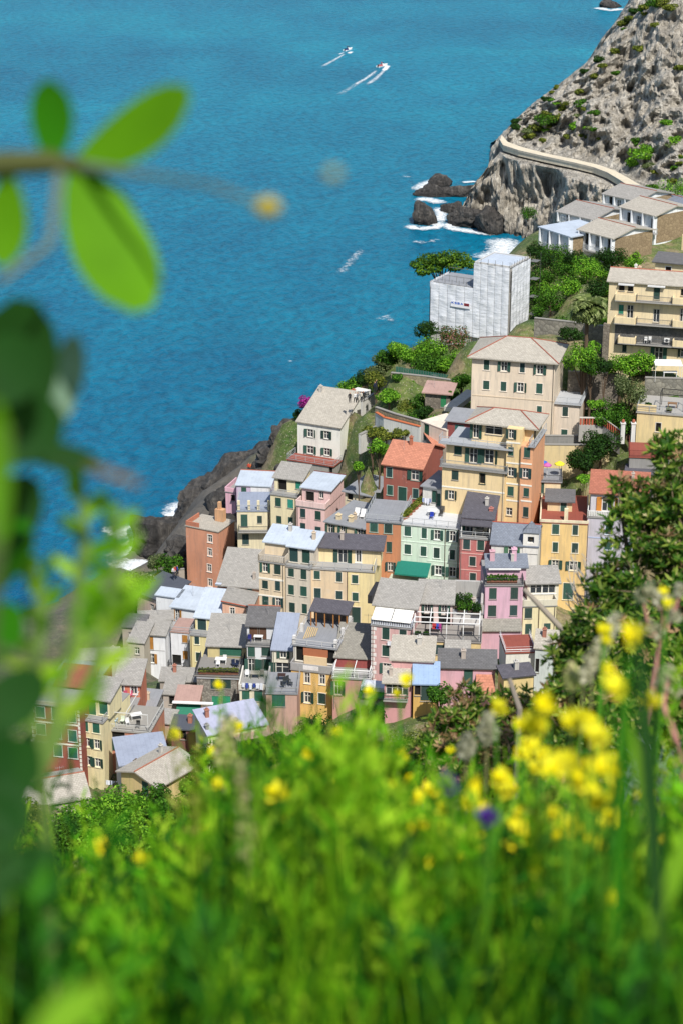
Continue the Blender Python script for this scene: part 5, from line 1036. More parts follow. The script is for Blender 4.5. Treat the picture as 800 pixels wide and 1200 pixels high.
# umbrella pine
c = at(517, 306, 346); g = ground(c.x, c.y); root = empty('pine_tree', (c.x, c.y, g), 0, 'broad umbrella pine leaning over the sea behind the sheeted building', 'tree')
hc = c.z - g; lobes = []
rnd = random.Random(3)
for (x, z, r) in ((-3.9, -.3, 1.7), (-2.3, .35, 2.0), (-.5, .6, 2.1), (1.4, .8, 2.1), (3.2, .5, 1.9), (4.6, .0, 1.4), (-3.2, -1.2, 1.5), (.4, -.4, 1.8), (2.2, -.6, 1.6), (-1.2, -.9, 1.5)):
    lobes.append((x, rnd.uniform(-2, 2), hc + z, r, r, r * .5))
cloud(lobes, 420, .42, 5, .6).build('crown', F_PINE, root)
m = MB(); m.tube([(.5, 0, -1), (.2, 0, hc * .4), (0, 0, hc * .75), (-.3, 0, hc)], [.35, .28, .22, .15], 7)
for l_ in lobes: m.tube([(.1, 0, hc * .7), (l_[0] * .6, l_[1] * .6, hc - .9), (l_[0], l_[1], l_[2])], [.13, .09, .05], 5)
m.build('trunk', BARK, root)
TR = (
 (499, 384, 329, 12, F_DK, 'shrub', 'dark shrub against the left corner of the sheeted building', {}),
 (532, 397, 322, 17, F_FLOW, 'flowering_shrub', 'round flowering shrub at the foot of the sheeted building', {}),
 (556, 408, 318, 9, F_BR, 'shrub', 'small light shrub beside the hip roof of the tall cream house', {}),
 (648, 300, 345, 15, F_MID, 'tree', 'leafy tree below the flat-roofed bungalow', {}), (628, 292, 348, 11, F_DK, 'tree', 'dark tree at the outer fence of the flat-roofed bungalow', {}),
 (688, 314, 330, 16, F_BR, 'tree', 'bright green garden tree above the palm', {}), (644, 352, 322, 17, F_MID, 'tree', 'big leafy tree between the sheeting and the palm', {}), (668, 338, 322, 14, F_BR, 'tree', 'light green tree beside the big leafy one', {}),
 (716, 300, 340, 15, F_DK, 'tree', 'dark round tree in front of the brown-roofed bungalow', {'n': 1400}), (700, 338, 318, 12, F_DK, 'tree', 'dark shrub between palm and cream apartment block', {}), (672, 302, 338, 12, F_DK, 'tree', 'dark shrub behind the bright garden tree', {}),
 (790, 226, 420, 17, F_BR, 'tree', 'bright green tree on the rocks behind the bungalows', {'gz': 48}), (618, 248, 520, 9, F_MID, 'tree', 'lone small tree growing on the pale rock face', {'gz': 18}),
 (682, 416, 290, 17, F_BR, 'citrus_tree', 'bright citrus tree beside the tall cream house', {}), (740, 428, 290, 13, F_BR, 'citrus_tree', 'citrus tree in front of the apartment block, near the palm', {}), (756, 424, 290, 12, F_BR, 'citrus_tree', 'citrus tree beside the white awning table', {}), (727, 426, 291, 14, F_BR, 'citrus_tree', 'citrus tree at the corner of the apartment block', {}),
 (737, 455, 284, 19, F_GR, 'tree', 'greyish green tree on the garden wall', {}), (692, 428, 289, 13, F_MID, 'shrub', 'spreading shrub on top of the stone retaining wall', {}), (708, 430, 288, 9, F_DK, 'shrub', 'dark low shrub on the stone retaining wall', {}),
 (698, 474, 284, 10, F_BR, 'vine', 'bright vine over the garden pergola', {'flat': .5}), (718, 486, 285, 18, F_MID, 'shrub', 'wide green hedge in the sunken garden', {}), (734, 495, 283, 13, F_MID, 'shrub', 'hedge by the white gate pillars', {}), (705, 492, 283, 11, F_MID, 'shrub', 'hedge behind the red brick balustrade', {}),
 (684, 537, 277, 17, F_DK, 'tree', 'round dark green tree in front of the yellow garden wall', {'n': 1800}), (703, 522, 279, 17, F_DK, 'tree', 'round dark green tree touching the grey fence wall', {'n': 1800}), (684, 560, 273, 8, F_BR, 'shrub', 'low planting beside the terracotta roof', {'flat': .5}),
 (444, 523, 294, 11, F_BR, 'shrub', 'small bright fig tree on the dry bank', {}), (452, 508, 298, 13, F_OL, 'shrub', 'olive green scrub below the white path wall', {'flat': .6}), (436, 505, 299, 10, F_OL, 'shrub', 'olive scrub near the white house', {'flat': .6}), (470, 508, 296, 10, F_OL, 'shrub', 'olive scrub beside the terracotta roof', {'flat': .6}), (420, 545, 292, 6, F_BR, 'shrub', 'small green tuft low on the dry bank', {}),
 (455, 463, 310, 13, F_BR, 'shrub', 'grassy green shrub in the terraced garden', {'flat': .5}), (478, 476, 306, 11, F_OL, 'shrub', 'olive shrub in the terraced garden', {'flat': .6}), (494, 470, 305, 12, F_MID, 'shrub', 'green shrub beside the garden shed', {}), (496, 486, 302, 10, F_DK, 'shrub', 'dark shrub below the garden shed', {}), (440, 446, 318, 11, F_OL, 'shrub', 'olive shrub beside the coastal path', {}), (483, 446, 314, 6, F_BR, 'shrub', 'tuft growing in the garden stone wall', {}),
 (540, 447, 305, 11, F_MID, 'shrub', 'green shrub against the tall cream house', {}), (530, 463, 302, 6, F_MID, 'shrub', 'tuft beside the garden steps', {}),
 (200, 661, 318, 14, F_MID, 'tree', 'green tree beside the foot of the orange tower', {}), (184, 657, 320, 11, F_GR, 'tree', 'grey green tree on the harbour rocks', {}), (150, 690, 312, 20, F_BR, 'tree', 'light green tree hanging over the harbour wall', {}), (170, 683, 314, 13, F_GR, 'tree', 'grey green shrub beside the dark blue grey roof', {}),
 (300, 886, 219, 20, F_DK, 'tree', 'dark tree behind the long lavender roofed house', {}), (330, 876, 220, 16, F_MID, 'tree', 'green tree in the garden beyond the verandah', {}), (375, 858, 222, 22, F_DK, 'tree', 'dark leafy tree under the ochre house', {}), (410, 862, 221, 18, F_MID, 'tree', 'leafy tree below the white canopy', {}), (350, 872, 218, 14, F_DK, 'tree', 'dark bush against the dusky pink wall', {}), (515, 815, 226, 14, F_MID, 'tree', 'green tree below the blue sheet roof', {}), (590, 832, 222, 16, F_DK, 'tree', 'dark tree below the black felt roof', {}),
 (437, 838, 224, 13, F_DK, 'tree', 'dark bush beside the glazed balcony house', {}),
)
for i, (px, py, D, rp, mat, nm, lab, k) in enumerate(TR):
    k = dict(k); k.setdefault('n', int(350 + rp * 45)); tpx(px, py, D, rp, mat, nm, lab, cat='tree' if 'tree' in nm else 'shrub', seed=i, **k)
rr = random.Random(41)
for i in range(34):
    px = rr.uniform(235, 660); py = 900 - 26 * math.sin((px - 235) / 425 * 3.14) + rr.uniform(-14, 30); D = rr.uniform(203, 214)
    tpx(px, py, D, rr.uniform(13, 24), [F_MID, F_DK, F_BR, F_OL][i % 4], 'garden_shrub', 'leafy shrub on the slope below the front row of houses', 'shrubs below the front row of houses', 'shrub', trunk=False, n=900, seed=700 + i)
rr = random.Random(43)
for i in range(44):
    px, py = rr.uniform(628, 722), rr.uniform(292, 402)
    if i >= 26: px, py = rr.uniform(425, 545), rr.uniform(415, 500)
    if i >= 38: px, py = rr.uniform(655, 740), rr.uniform(425, 500)
    q = hit(px, py, HB)
    if q is None or q.y > 372 or (652 < px < 716 and 335 < py < 405): continue
    r = rr.uniform(.9, 1.9) * (.7 if 26 <= i < 38 else 1)
    tree('garden_bush', 'leafy bush in the terraced gardens behind the town', q + Vector((0, 0, r * .5)), r, [F_MID, F_BR, F_DK, F_OL][i % 4], 'bushes in the terraced gardens', 'shrub', False, 420, .27, 800 + i, .8)
for i, (px, py, r, lab) in enumerate(((634, 330, 2.0, 'bush against the scaffold poles of the sheeted building'), (640, 312, 2.2, 'bush above the scaffold poles, below the bungalow fence'), (644, 345, 1.8, 'bush on the slope beside the scaffold platforms'), (662, 322, 2.2, 'dense bush in the middle of the palm garden'), (676, 334, 2.0, 'light bush just behind the palm'), (706, 322, 2.0, 'bush against the cream apartment block roof line'), (712, 345, 1.6, 'bush squeezed beside the apartment block wall'), (636, 368, 1.6, 'bush at the foot of the scaffold'), (652, 388, 1.8, 'bush on the terrace wall left of the palm trunk'), (668, 398, 1.7, 'bush below the palm trunk'), (702, 385, 1.7, 'bush right of the palm trunk'), (690, 400, 1.7, 'bush under the palm by the tall cream house'), (655, 302, 2.0, 'bush in the hedge below the flat-roofed bungalow'), (680, 296, 1.8, 'bush below the brown-roofed bungalow balcony'), (740, 310, 1.8, 'bush beside the small cream house above the apartments'), (628, 350, 1.8, 'bush hugging the right wall of the sheeting'))):
    q = hit(px, py, HB)
    if q is None: continue
    tree('garden_bush', lab, q + Vector((0, 0, r * .45)), r, [F_MID, F_DK, F_BR, F_MID][i % 4], None, 'shrub', False, 700, .27, 1800 + i, .8)
# creeper mound and headland bushes
for i, (px, py, D, rp, lab) in enumerate(((505, 412, 322, 20, 'big bright creeper mound crowning the headland'), (526, 424, 318, 17, 'bright creeper spilling towards the tall cream house'), (484, 418, 322, 17, 'bright creeper mound on the seaward side'), (468, 411, 326, 14, 'creeper clump at the edge of the headland'), (500, 428, 318, 16, 'creeper hanging over the garden netting'), (455, 420, 328, 12, 'olive creeper clump above the coastal path'))):
    tpx(px, py, D, rp, F_BR if i < 4 else F_MID, 'creeper', lab, cat='shrub', trunk=False, n=1500, seed=70 + i, flat=.85)
for i, (px, py, rp, mt) in enumerate(((352, 488, 9, F_DK), (366, 482, 11, F_MID), (380, 472, 11, F_BR), (393, 463, 12, F_BR), (405, 455, 12, F_BR), (416, 449, 11, F_MID), (428, 441, 11, F_DK), (438, 434, 11, F_GR), (388, 478, 10, F_MID), (400, 470, 12, F_BR), (412, 462, 9, F_MID), (372, 492, 8, F_OL), (446, 424, 10, F_GR))):
    tpx(px, py, 336, rp, mt, 'bush', 'dense bush on the headland slope above the sea', 'bushes on the headland slope', 'shrub', trunk=False, n=700, seed=90 + i, flat=.8)
tpx(358, 471, 333, 7, F_PUR, 'bougainvillea', 'purple bougainvillea on the headland slope', None, 'shrub', trunk=False, n=500, seed=110)
# garden trees on the near hillside
for i, (px, py, D, rp, mt) in enumerate(((100, 962, 200, 34, F_BR), (140, 948, 203, 28, F_BR), (175, 940, 205, 24, F_MID), (75, 985, 196, 30, F_MID), (120, 1000, 192, 34, F_BR), (165, 980, 196, 30, F_BR), (205, 960, 200, 26, F_MID), (100, 1035, 185, 30, F_GR), (60, 1030, 188, 26, F_GR), (210, 1000, 190, 34, F_MID), (20, 1000, 190, 32, F_OL), (250, 940, 206, 26, F_MID), (150, 1040, 182, 34, F_MID), (260, 985, 196, 34, F_DK), (300, 930, 206, 26, F_MID), (350, 905, 208, 24, F_BR), (230, 925, 210, 18, F_BR), (20, 960, 200, 26, F_OL))):
    tpx(px, py, D, rp, mt, 'garden_tree', 'leafy green tree in the gardens below the cottages', 'trees in the gardens below the cottages', n=1900, leaf=.3, seed=130 + i)
# scrub further down the hillside so that gaps in the foreground show growth
for i in range(46):
    rr = random.Random(500 + i); X = rr.uniform(-45, 62); Y = rr.uniform(70, 165); g = ground(X, Y); r = rr.uniform(2.2, 4)
    tree('scrub_bush', 'round scrub bush on the steep hillside above the gardens', Vector((X, Y, g + r * .55)), r, [F_MID, F_OL, F_BR, F_DK][i % 4], 'scrub bushes on the steep hillside', 'shrub', False, 800, .36, 600 + i)
# cliff plants
for i, (u, v, rp, mt) in enumerate(((480, 283, 14, F_MID), (500, 275, 10, F_OL), (455, 300, 10, F_OL), (440, 318, 8, F_OL), (412, 285, 8, F_DK), (406, 298, 6, F_DK), (560, 242, 9, F_MID), (590, 265, 7, F_MID), (545, 295, 8, F_BR), (530, 320, 6, F_OL), (570, 170, 7, F_DK), (595, 180, 7, F_OL), (605, 142, 8, F_DK), (610, 155, 6, F_OL), (660, 55, 8, F_OL), (690, 28, 9, F_DK), (710, 20, 9, F_OL), (730, 10, 10, F_MID), (750, 5, 10, F_OL), (695, 115, 7, F_OL), (640, 172, 5, F_MID), (760, 290, 8, F_BR), (775, 330, 10, F_BR), (690, 335, 8, F_MID), (700, 365, 14, F_BR), (715, 350, 10, F_BR), (685, 380, 11, F_BR), (725, 440, 8, F_MID), (790, 160, 7, F_OL), (520, 255, 7, F_OL), (480, 235, 7, F_DK), (505, 205, 5, F_OL), (470, 330, 6, F_OL), (555, 215, 6, F_OL), (675, 45, 7, F_OL), (640, 120, 6, F_OL), (770, 20, 9, F_OL), (735, 60, 6, F_OL))):
    q = hit(*R1(u, v), CB)
    if q is None: continue
    D = (q - CAM).length; r = rp * D / FPX * .85
    tree('cliff_shrub', 'low scrub clinging to the grey cliff face', q + Vector((0, -.2, .15 * r)), r, mt, 'scrub on the cliff', 'shrub', False, 420, .5, 200 + i, .6, q.z - .8)
rr = random.Random(47)
for i in range(90):
    if i < 58: u, v = rr.uniform(415, 640), rr.uniform(120, 345)
    elif i < 74: u, v = rr.uniform(640, 790), rr.uniform(0, 70)
    else: u, v = rr.uniform(660, 800), rr.uniform(300, 430)
    q = hit(*R1(u, v), CB)
    if q is None or q.z < 22 or noise.noise(q * .09) < -.02: continue
    r = rr.uniform(.7, 1.7)
    tree('cliff_shrub', 'low scrub clinging to the grey cliff face', q + Vector((0, -.2, .1 * r)), r, [F_OL, F_MID, F_OL, F_GR, F_BR][i % 5], 'scrub on the cliff', 'shrub', False, 220, .45, 1000 + i, .5, q.z - .8)
# palm
c = at(688, 360, 288); g = ground(c.x, c.y); root = empty('palm_tree', (c.x, c.y, g), 0, 'date palm with arching fronds beside the apartment block', 'tree'); hc = c.z - g
m = MB(); m.tube([(0, 0, -.5), (.05, 0, hc * .5), (0, 0, hc)], [.32, .27, .3], 8); m.build('trunk', BARK, root)
F_PALM = foliage('palm', '3a4a24', '64723f', '929c6a', .2)
rnd = random.Random(4)
for i in range(46):
    a = rnd.uniform(0, 6.28); el = rnd.uniform(-.35, 1.25); L = rnd.uniform(3.0, 4.0); d = Vector((math.cos(a), math.sin(a), 0)); pts = []
    p = Vector((0, 0, hc)); e = el
    for k in range(8): pts.append(p.copy()); p += (d * math.cos(e) + Vector((0, 0, math.sin(e)))) * L / 7; e -= .21 + .05 * k
    m = MB(); side = Vector((-d.y, d.x, 0))
    m.tube(pts, [.05, .045, .04, .035, .03, .022, .015, .008], 4)
    for k in range(1, 7):
        for t in (0, .25, .5, .75):
            q = pts[k].lerp(pts[min(7, k+1)], t); tan = (pts[min(7, k+1)] - pts[k-1]).normalized(); ll = .95 * math.sin(.5 + k * .38)
            for s_ in (-1, 1):
                tip = q + side * s_ * ll + tan * ll * .55 - Vector((0, 0, .28 * ll)); m.add([q - tan * .10, q + tan * .12, tip + tan * .05, tip - tan * .05], [(0, 1, 2, 3)])
    m.build('frond', F_PALM, root)
# ---------------------------------------------------------------- garden walls, steps and gates
def wall(name, label, T, pts, D, h, mat, t=.35, cat='wall', cap=None):
    P0 = at(*T(*pts[0]), D); P_ = [P0] + [atz(T(*q), P0.z) for q in pts[1:]]; m = MB(); root = empty(name, (P0.x, P0.y, P0.z - h), 0, label, cat); o = Vector((P0.x, P0.y, P0.z - h)); mc = MB()
    for a, c in zip(P_, P_[1:]):
        a = a - o; c = c - o; d = (c - a).normalized(); nn = Vector((-d.y, d.x, 0)) * t
        for mm, z0, z1, e in ((m, -1.5, h, 0), (mc, h + .003, h + .12, .06)):
            ee = nn.normalized() * e
            q = [Vector((v.x, v.y, 0)) for v in (a - ee, c - ee, c + nn + ee, a + nn + ee)]
            mm.add([v + Vector((0, 0, z0)) for v in q] + [v + Vector((0, 0, z1)) for v in q], [(0,3,2,1),(4,5,6,7),(0,1,5,4),(1,2,6,5),(2,3,7,6),(3,0,4,7)])
    m.build('wall_body', mat, root); mc.build('coping', cap or plain('8d8a84', .9), root); return root
wall('garden_wall', 'long yellow retaining wall behind the two round dark trees', T5, [(86, 108), (330, 110), (470, 118)], 281, 3.6, S('dcc48a'))
wall('fence_wall', 'grey concrete fence wall above the yellow retaining wall', T5, [(88, 56), (340, 58), (640, 52)], 284, 1.7, S('858480'))
wall('retaining_wall', 'stone retaining wall below the citrus trees', V6, [(30, 148), (185, 150), (372, 165)], 292, 4.2, STONE)
wall('retaining_wall', 'stone retaining wall below the white awning table', V6, [(545, 188), (820, 196)], 288, 3.4, rubble('77756c', 'a09c8e', 1.5))
wall('path_wall', 'white wall with terracotta coping along the coastal path', R3, [(398, 212), (430, 232), (570, 268)], 300, 2.6, S('d0cfc8'), cap=plain('b5653f', .9))
wall('path_wall', 'white lower wall of the coastal path beside the dry bank', R3, [(340, 300), (415, 262), (470, 275), (560, 300)], 297, 1.5, S('c4c2ba'))
wall('garden_wall', 'rough stone wall below the green netting', V5, [(170, 352), (420, 378), (650, 412)], 314, 3.0, rubble('8a8068', 'b0a588', 1.6))
wall('garden_wall', 'low stone wall holding the terraced garden', V5, [(55, 600), (200, 650), (380, 700)], 301, 2.0, rubble('8a7e66', 'a89c80', 1.6))
wall('promenade_wall', 'grey wall of the promenade above the sea rocks', V4, [(560, 205), (640, 150), (752, 78)], 338, 1.2, S('9a9890'))
wall('terrace_wall', 'pale wall under the harbour trees', R5, [(60, 385), (140, 340), (238, 330)], 318, 1.5, S('a59a8c'))
wall('hut_wall', 'white wall climbing beside the path hut', V3, [(540, 290), (575, 270), (625, 235)], 318, 2.2, S('c9c6be'))
# netting fence above the stone wall
P0 = at(*V5(205, 300), 316); P1 = atz(V5(640, 370), P0.z); m = MB(); d = (P1 - P0); N = 24; root = empty('netting_fence', (P0.x, P0.y, P0.z - 1.6), 0, 'green netting fence under the creeper mound', 'fence'); off = Vector((P0.x, P0.y, P0.z - 1.6))
for i in range(N + 1): q = P0 + d * (i / N) - off; q.z = 0; m.tube([q - Vector((0,0,.6)), q + Vector((0, 0, 1.6))], .03, 4)
m.build('posts', plain('6a6f6a', .6), root)['kind'] = 'stuff'
m = MB(); 
for i in range(N):
    a = P0 + d * (i / N) - off; c = P0 + d * ((i+1) / N) - off; a.z = c.z = 0
    m.add([a, c, c + Vector((0,0,1.5)), a + Vector((0,0,1.5)), a+Vector((0,.03,0)), c+Vector((0,.03,0)), c+Vector((0,.03,1.5)), a+Vector((0,.03,1.5))], [(0,1,2,3),(7,6,5,4),(3,2,6,7)])
mm_, n_, l_, bb_ = newmat('netting'); bb_.inputs['Base Color'].default_value = (.03, .16, .11, 1); bb_.inputs['Alpha'].default_value = .62; bb_.inputs['Roughness'].default_value = .8
m.build('net', mm_, root)
wall('retaining_wall', 'stone terrace wall between the sheeted building and the palm', R2, [(412, 340), (505, 350), (600, 362)], 312, 3.2, rubble('77736a', 'a39d90', 1.5))
# garden steps
A_, B_ = at(*V5(590, 600), 297), at(*V5(752, 478), 303); root = empty('garden_steps', A_, 0, 'pale stone steps climbing beside the garden shed', 'stairs'); dd = B_ - A_; sd_ = Vector((dd.y, -dd.x, 0)).normalized() * .9
me = None
for i in range(16):
    q = dd * (i / 16)
    if me is None:
        m = MB(); f = Vector((dd.x, dd.y, 0)) / 16 * 1.15; v = [-sd_, sd_, sd_ + f, -sd_ + f]
        m.add([x + Vector((0,0,-.7)) for x in v] + [x + Vector((0,0,.06)) for x in v], [(0,1,2,3),(7,6,5,4),(0,4,5,1),(1,5,6,2),(2,6,7,3),(3,7,4,0)]); me = m.mesh('step', S('c2bcae'))
    link('step', me, root, q)
# brick balustrade and gate pillars
P0 = at(*V6(105, 458), 282); P1 = atz(V6(262, 460), P0.z); P2 = P1 + (at(*V6(382, 545), 280) - P1); root = empty('stair_balustrade', P0 - Vector((0, 0, 1)), 0, 'red brick balustrade descending to the white gate pillars', 'balustrade')
o = P0 - Vector((0, 0, 1)); mt = MB(); mbk = MB()
for a, c in ((P0, P1), (P1, P2)):
    a = a - o; c = c - o; nn = Vector((0, .25, 0)); mt.add([a, c, c + nn, a + nn, a + Vector((0,0,.14)), c + Vector((0,0,.14)), c + nn + Vector((0,0,.14)), a + nn + Vector((0,0,.14))], [(0,3,2,1),(4,5,6,7),(0,1,5,4),(1,2,6,5),(2,3,7,6),(3,0,4,7)])
    k = max(3, int((c - a).length / .4))
    for i in range(k): q = a.lerp(c, (i + .5) / k); mbk.box(q.x - .11, q.y + .04, q.z - 1.0, q.x + .11, q.y + .2, q.z - .005)
mt.build('handrail', plain('c9c2b6'), root); mbk.build('brick_pillars', plain('a8553f', .9), root)['kind'] = 'stuff'
base = MB(); a, c, e_ = P0 - o, P1 - o, P2 - o
for a1, c1 in ((a, c), (c, e_)): base.add([a1 - Vector((0,0,3.5)), c1 - Vector((0,0,3.5)), c1 - Vector((0,0,1.01)), a1 - Vector((0,0,1.01)), a1 + Vector((0,.3,-3.5)), c1 + Vector((0,.3,-3.5)), c1 + Vector((0,.3,-1.01)), a1 + Vector((0,.3,-1.01))], [(0,1,2,3),(7,6,5,4),(3,2,6,7),(1,5,6,2),(0,3,7,4)])
base.build('base_wall', S('a5a29a'), root)
for i, (u, lab) in enumerate(((392, 'white gate pillar joined to the brick balustrade'), (462, 'white gate pillar on the hedge side of the gate'))):
    q = at(*V6(u, 580), 280); m = MB(); m.box(-.28, -.28, -1, .28, .28, 1.9); m.box(-.36, -.36, 1.901, .36, .36, 2.05); root = empty('gate_pillar', q, 0, lab, 'pillar'); m.build('shaft', S('dcdad4'), root)
    m = MB(); m.tube([(0, 0, 2.05), (0, 0, 2.2), (0, 0, 2.45), (0, 0, 2.55)], [.12, .24, .2, .05], 8); m.build('urn', plain('a05a44'), root)
# ---------------------------------------------------------------- things on terraces
WP = plain('dcdcda', .5)
def place(name, label, cat, b, T, p, z=None, y=None, group=None, rz=0):
    # on building b: pixel on the horizontal plane of local height z
    q = b.PS(T(*p), 0, z, 0); w = b.wp(q.x, q.y, z); return empty(name, w, b.rz + rz, label, cat, group)
def table(b, T, p, z, label, mat=WP, w=1.3, d=.8, rz=0):
    o = place('table', label, 'table', b, T, p, z, rz=rz); m = MB(); m.box(-w/2, -d/2, .70, w/2, d/2, .75); m.build('tabletop', mat, o)
    for sx in (-1, 1):
        for sy in (-1, 1): m = MB(); m.box(sx*(w/2-.1)-.03, sy*(d/2-.1)-.03, 0, sx*(w/2-.1)+.03, sy*(d/2-.1)+.03, .699); m.build('leg', mat, o)
def chair(b, T, p, z, label, mat=WP, rz=0, group=None):
    o = place('chair', label, 'chair', b, T, p, z, rz=rz, group=group); m = MB(); m.box(-.24, -.24, .42, .24, .24, .47); m.build('seat', mat, o); m = MB(); m.box(-.24, .2, .471, .24, .25, .95); m.build('backrest', mat, o)
    for sx in (-1, 1):
        for sy in (-1, 1): m = MB(); m.box(sx*.21-.02, sy*.21-.02, 0, sx*.21+.02, sy*.21+.02, .419); m.build('leg', mat, o)
def lounger(b, T, p, z, label, rz=0):
    o = place('sun_lounger', label, 'sun lounger', b, T, p, z, rz=rz, group='white sun loungers on the flat roof'); m = MB(); m.box(-.33, -.95, .3, .33, .35, .38); m.build('bed', WP, o); m = MB(); m.slab([(-.33, .36, .38), (.33, .36, .38), (.33, .9, .85), (-.33, .9, .85)], .07); m.build('backrest', WP, o)
    for sx in (-1, 1):
        for y in (-.8, .25): m = MB(); m.box(sx*.28-.03, y-.03, 0, sx*.28+.03, y+.03, .299); m.build('leg', WP, o)
def planter(b, T, p, z, label, mat=F_MID, L=1.4, hh=.7, seed=0, rz=0, box='8a5a44'):
    o = place('planter', label, 'planter', b, T, p, z, rz=rz); m = MB(); m.box(-L/2, -.18, 0, L/2, .18, .35); m.build('trough', plain(box, .85), o)
    cloud([(-L/3, 0, .35+hh*.4, L*.25, .3, hh*.5), (0, 0, .35+hh*.5, L*.25, .32, hh*.55), (L/3, 0, .35+hh*.4, L*.25, .3, hh*.5)], 130, .2, seed).build('plants', mat, o)
def parasol(b, T, p, z, label, colr, r=1.0):
    o = place('parasol', label, 'parasol', b, T, p, z); MB().tube([(0, 0, 0), (0, 0, 2.1)], .03, 6).build('pole', WP, o); m = MB(); vs = [(0, 0, 2.25)]
    for k in range(8): a = 6.283*k/8; vs.append((r*math.cos(a), r*math.sin(a), 1.85))
    for k in range(8): a = 6.283*k/8; vs.append((r*math.cos(a), r*math.sin(a), 1.72))
    m.add(vs, [(0, 1+k, 1+(k+1) % 8) for k in range(8)] + [(1+k, 9+k, 9+(k+1) % 8, 1+(k+1) % 8) for k in range(8)]); m.build('canopy', plain(colr, .7), o)
def laundry(b, T, p0, p1, y, label, cols):
    a = b.P(T(*p0), y); c = b.P(T(*p1), y); o = empty('laundry_line', b.wp(a.x, y, a.z - 1.0), b.rz, label, 'laundry'); L = c.x - a.x; MB().tube([(0, 0, 1), (L/2, 0, .95), (L, 0, 1)], .012, 4).build('line', WP, o)
    for i, cc in enumerate(cols):
        x0 = L * (i + .08) / len(cols); x1 = L * (i + .92) / len(cols); m = MB(); hh = .6 + .3 * ((i * 37) % 3) / 2; vs = []; 
        for r_ in range(4):
            for k in range(6): f = k / 5; vs.append((x0 + (x1-x0)*f, .05*math.sin(f*9+i)*r_/3, .96 - hh*r_/3))
        m.add(vs, [(r_*6+k, r_*6+k+1, (r_+1)*6+k+1, (r_+1)*6+k) for r_ in range(3) for k in range(5)]); m.build('cloth', plain(cc, .9), o)
lounger(LOUNGEB, R6, (362, 74), LOUNGEB.h + .18, 'white sun lounger on the flat grey roof', .3); lounger(LOUNGEB, R6, (384, 78), LOUNGEB.h + .18, 'white sun lounger on the flat grey roof', .3)
ph = PARB.h + .13
parasol(PARB, T5, (75, 285), ph, 'blue parasol on the small cream roof terrace', '2a62c0', .75); parasol(PARB, T5, (100, 298), ph, 'pink parasol on the small cream roof terrace', 'b05a9a', .6); parasol(PARB, T5, (172, 290), ph, 'yellow parasol at the terrace stairs', 'd8d030', .7)
sz = STON.h + .13
table(STON, U4, (225, 500), sz, 'white table on the rubble stone terrace', WP, 1.5, .9); chair(STON, U4, (205, 520), sz, 'white chair before the table on the stone terrace'); chair(STON, U4, (250, 490), sz, 'white chair behind the table on the stone terrace')
chair(STON, U4, (310, 520), sz, 'dark blue chair nearest the table on the stone terrace', plain('1f2a44'), .5); chair(STON, U4, (330, 525), sz, 'dark blue chair by the railing of the stone terrace', plain('1f2a44'), -.4)
for i, u in enumerate((90, 130, 170, 215, 260, 305)): planter(STON, U4, (u + 10, 572), sz, ('potted plants at the white house end of the stone terrace rail', 'potted plants beside the end ones on the stone terrace rail', 'potted plants in front of the white table on the stone terrace', 'potted plants mid rail of the stone terrace', 'potted plants in front of the blue chairs on the stone terrace', 'potted plants at the laundry end of the stone terrace rail')[i], F_OL, 1.0, .6, 300 + i)
yz = YTER.h + .13
table(YTER, U1, (425, 375), yz, 'dark bench table on the pergola terrace', plain('2c2825'), 1.8, .6); table(YTER, U1, (635, 370), yz, 'dark dining table outside the white veranda', plain('3a3531'), 1.6, .9)
for i, u in enumerate((345, 395)): planter(YTER, U1, (u, 392), yz, ('dark pot plant at the pergola corner', 'dark pot plant beside the bench table')[i], F_DK, .7, .7, 310 + i, box='2a2826')
for i, (u, c_) in enumerate(((440, 'b03a3a'), (455, '3a5ab0'), (470, 'a03a80'))): chair(YTER, U1, (u, 348), yz, ('red', 'blue', 'magenta')[i] + ' chair under the white pergola', plain(c_))
k = YTER.blks[2]
for i, (u, v) in enumerate(((575, 190), (600, 215), (635, 195), (660, 215), (690, 225), (640, 165), (590, 165))): planter(YTER, U1, (u, v + 25), k['z1'] + .2, ('courtyard shrub by the slate roof edge', 'courtyard shrub in the front corner', 'tall courtyard shrub in the middle', 'courtyard shrub by the white sheets', 'courtyard shrub at the far rail', 'tall courtyard shrub against the back wall', 'courtyard shrub in the back corner')[i], [F_DK, F_MID][i % 2], 1.0, 1.3, 320 + i, box='4a4038')
pz = PINKN.h + .13
for i, u in enumerate((130, 175, 220, 270)): planter(PINKN, U2, (u, 282), pz, ('window box planting at the left end of the pink balcony', 'second planter from the chimney end of the pink balcony', 'bushy planter in the middle of the pink balcony', 'planter at the cream house end of the pink balcony')[i], F_MID, 1.0, .8, 340 + i)
mz = MINT.h + .13
table(MINT, T6, (430, 120), mz, 'white table with cloth on the mint house roof terrace', WP, 1.2, 1.2); chair(MINT, T6, (425, 140), mz, 'blue chair on the mint house roof terrace', plain('2a3fa0')); chair(MINT, T6, (480, 125), mz, 'dark chair on the mint house roof terrace', plain('3a3a38')); chair(MINT, T6, (490, 105), mz, 'grey chair behind the dark one on the mint terrace', plain('5a5650'))
for i, (u, v) in enumerate(((272, 140), (290, 122), (308, 104), (326, 88), (342, 72), (358, 56))): planter(MINT, T6, (u, v), mz, ('hedge trough at the front corner of the mint roof terrace', 'hedge trough next to the front corner of the mint terrace', 'hedge trough before the middle of the mint terrace edge', 'hedge trough past the middle of the mint terrace edge', 'hedge trough near the red house on the mint terrace', 'hedge trough against the red house on the mint terrace')[i], F_OL, 1.2, .8, 350 + i, R(60))
laundry(MINT, T6, (370, 15), (425, 20), MINT.dep - .5, 'white and blue laundry hanging before the red house', ('8a9ac0', 'd8dae6', 'd0d4e0', '7a86a8'))
rz_ = ROSE.h + .13
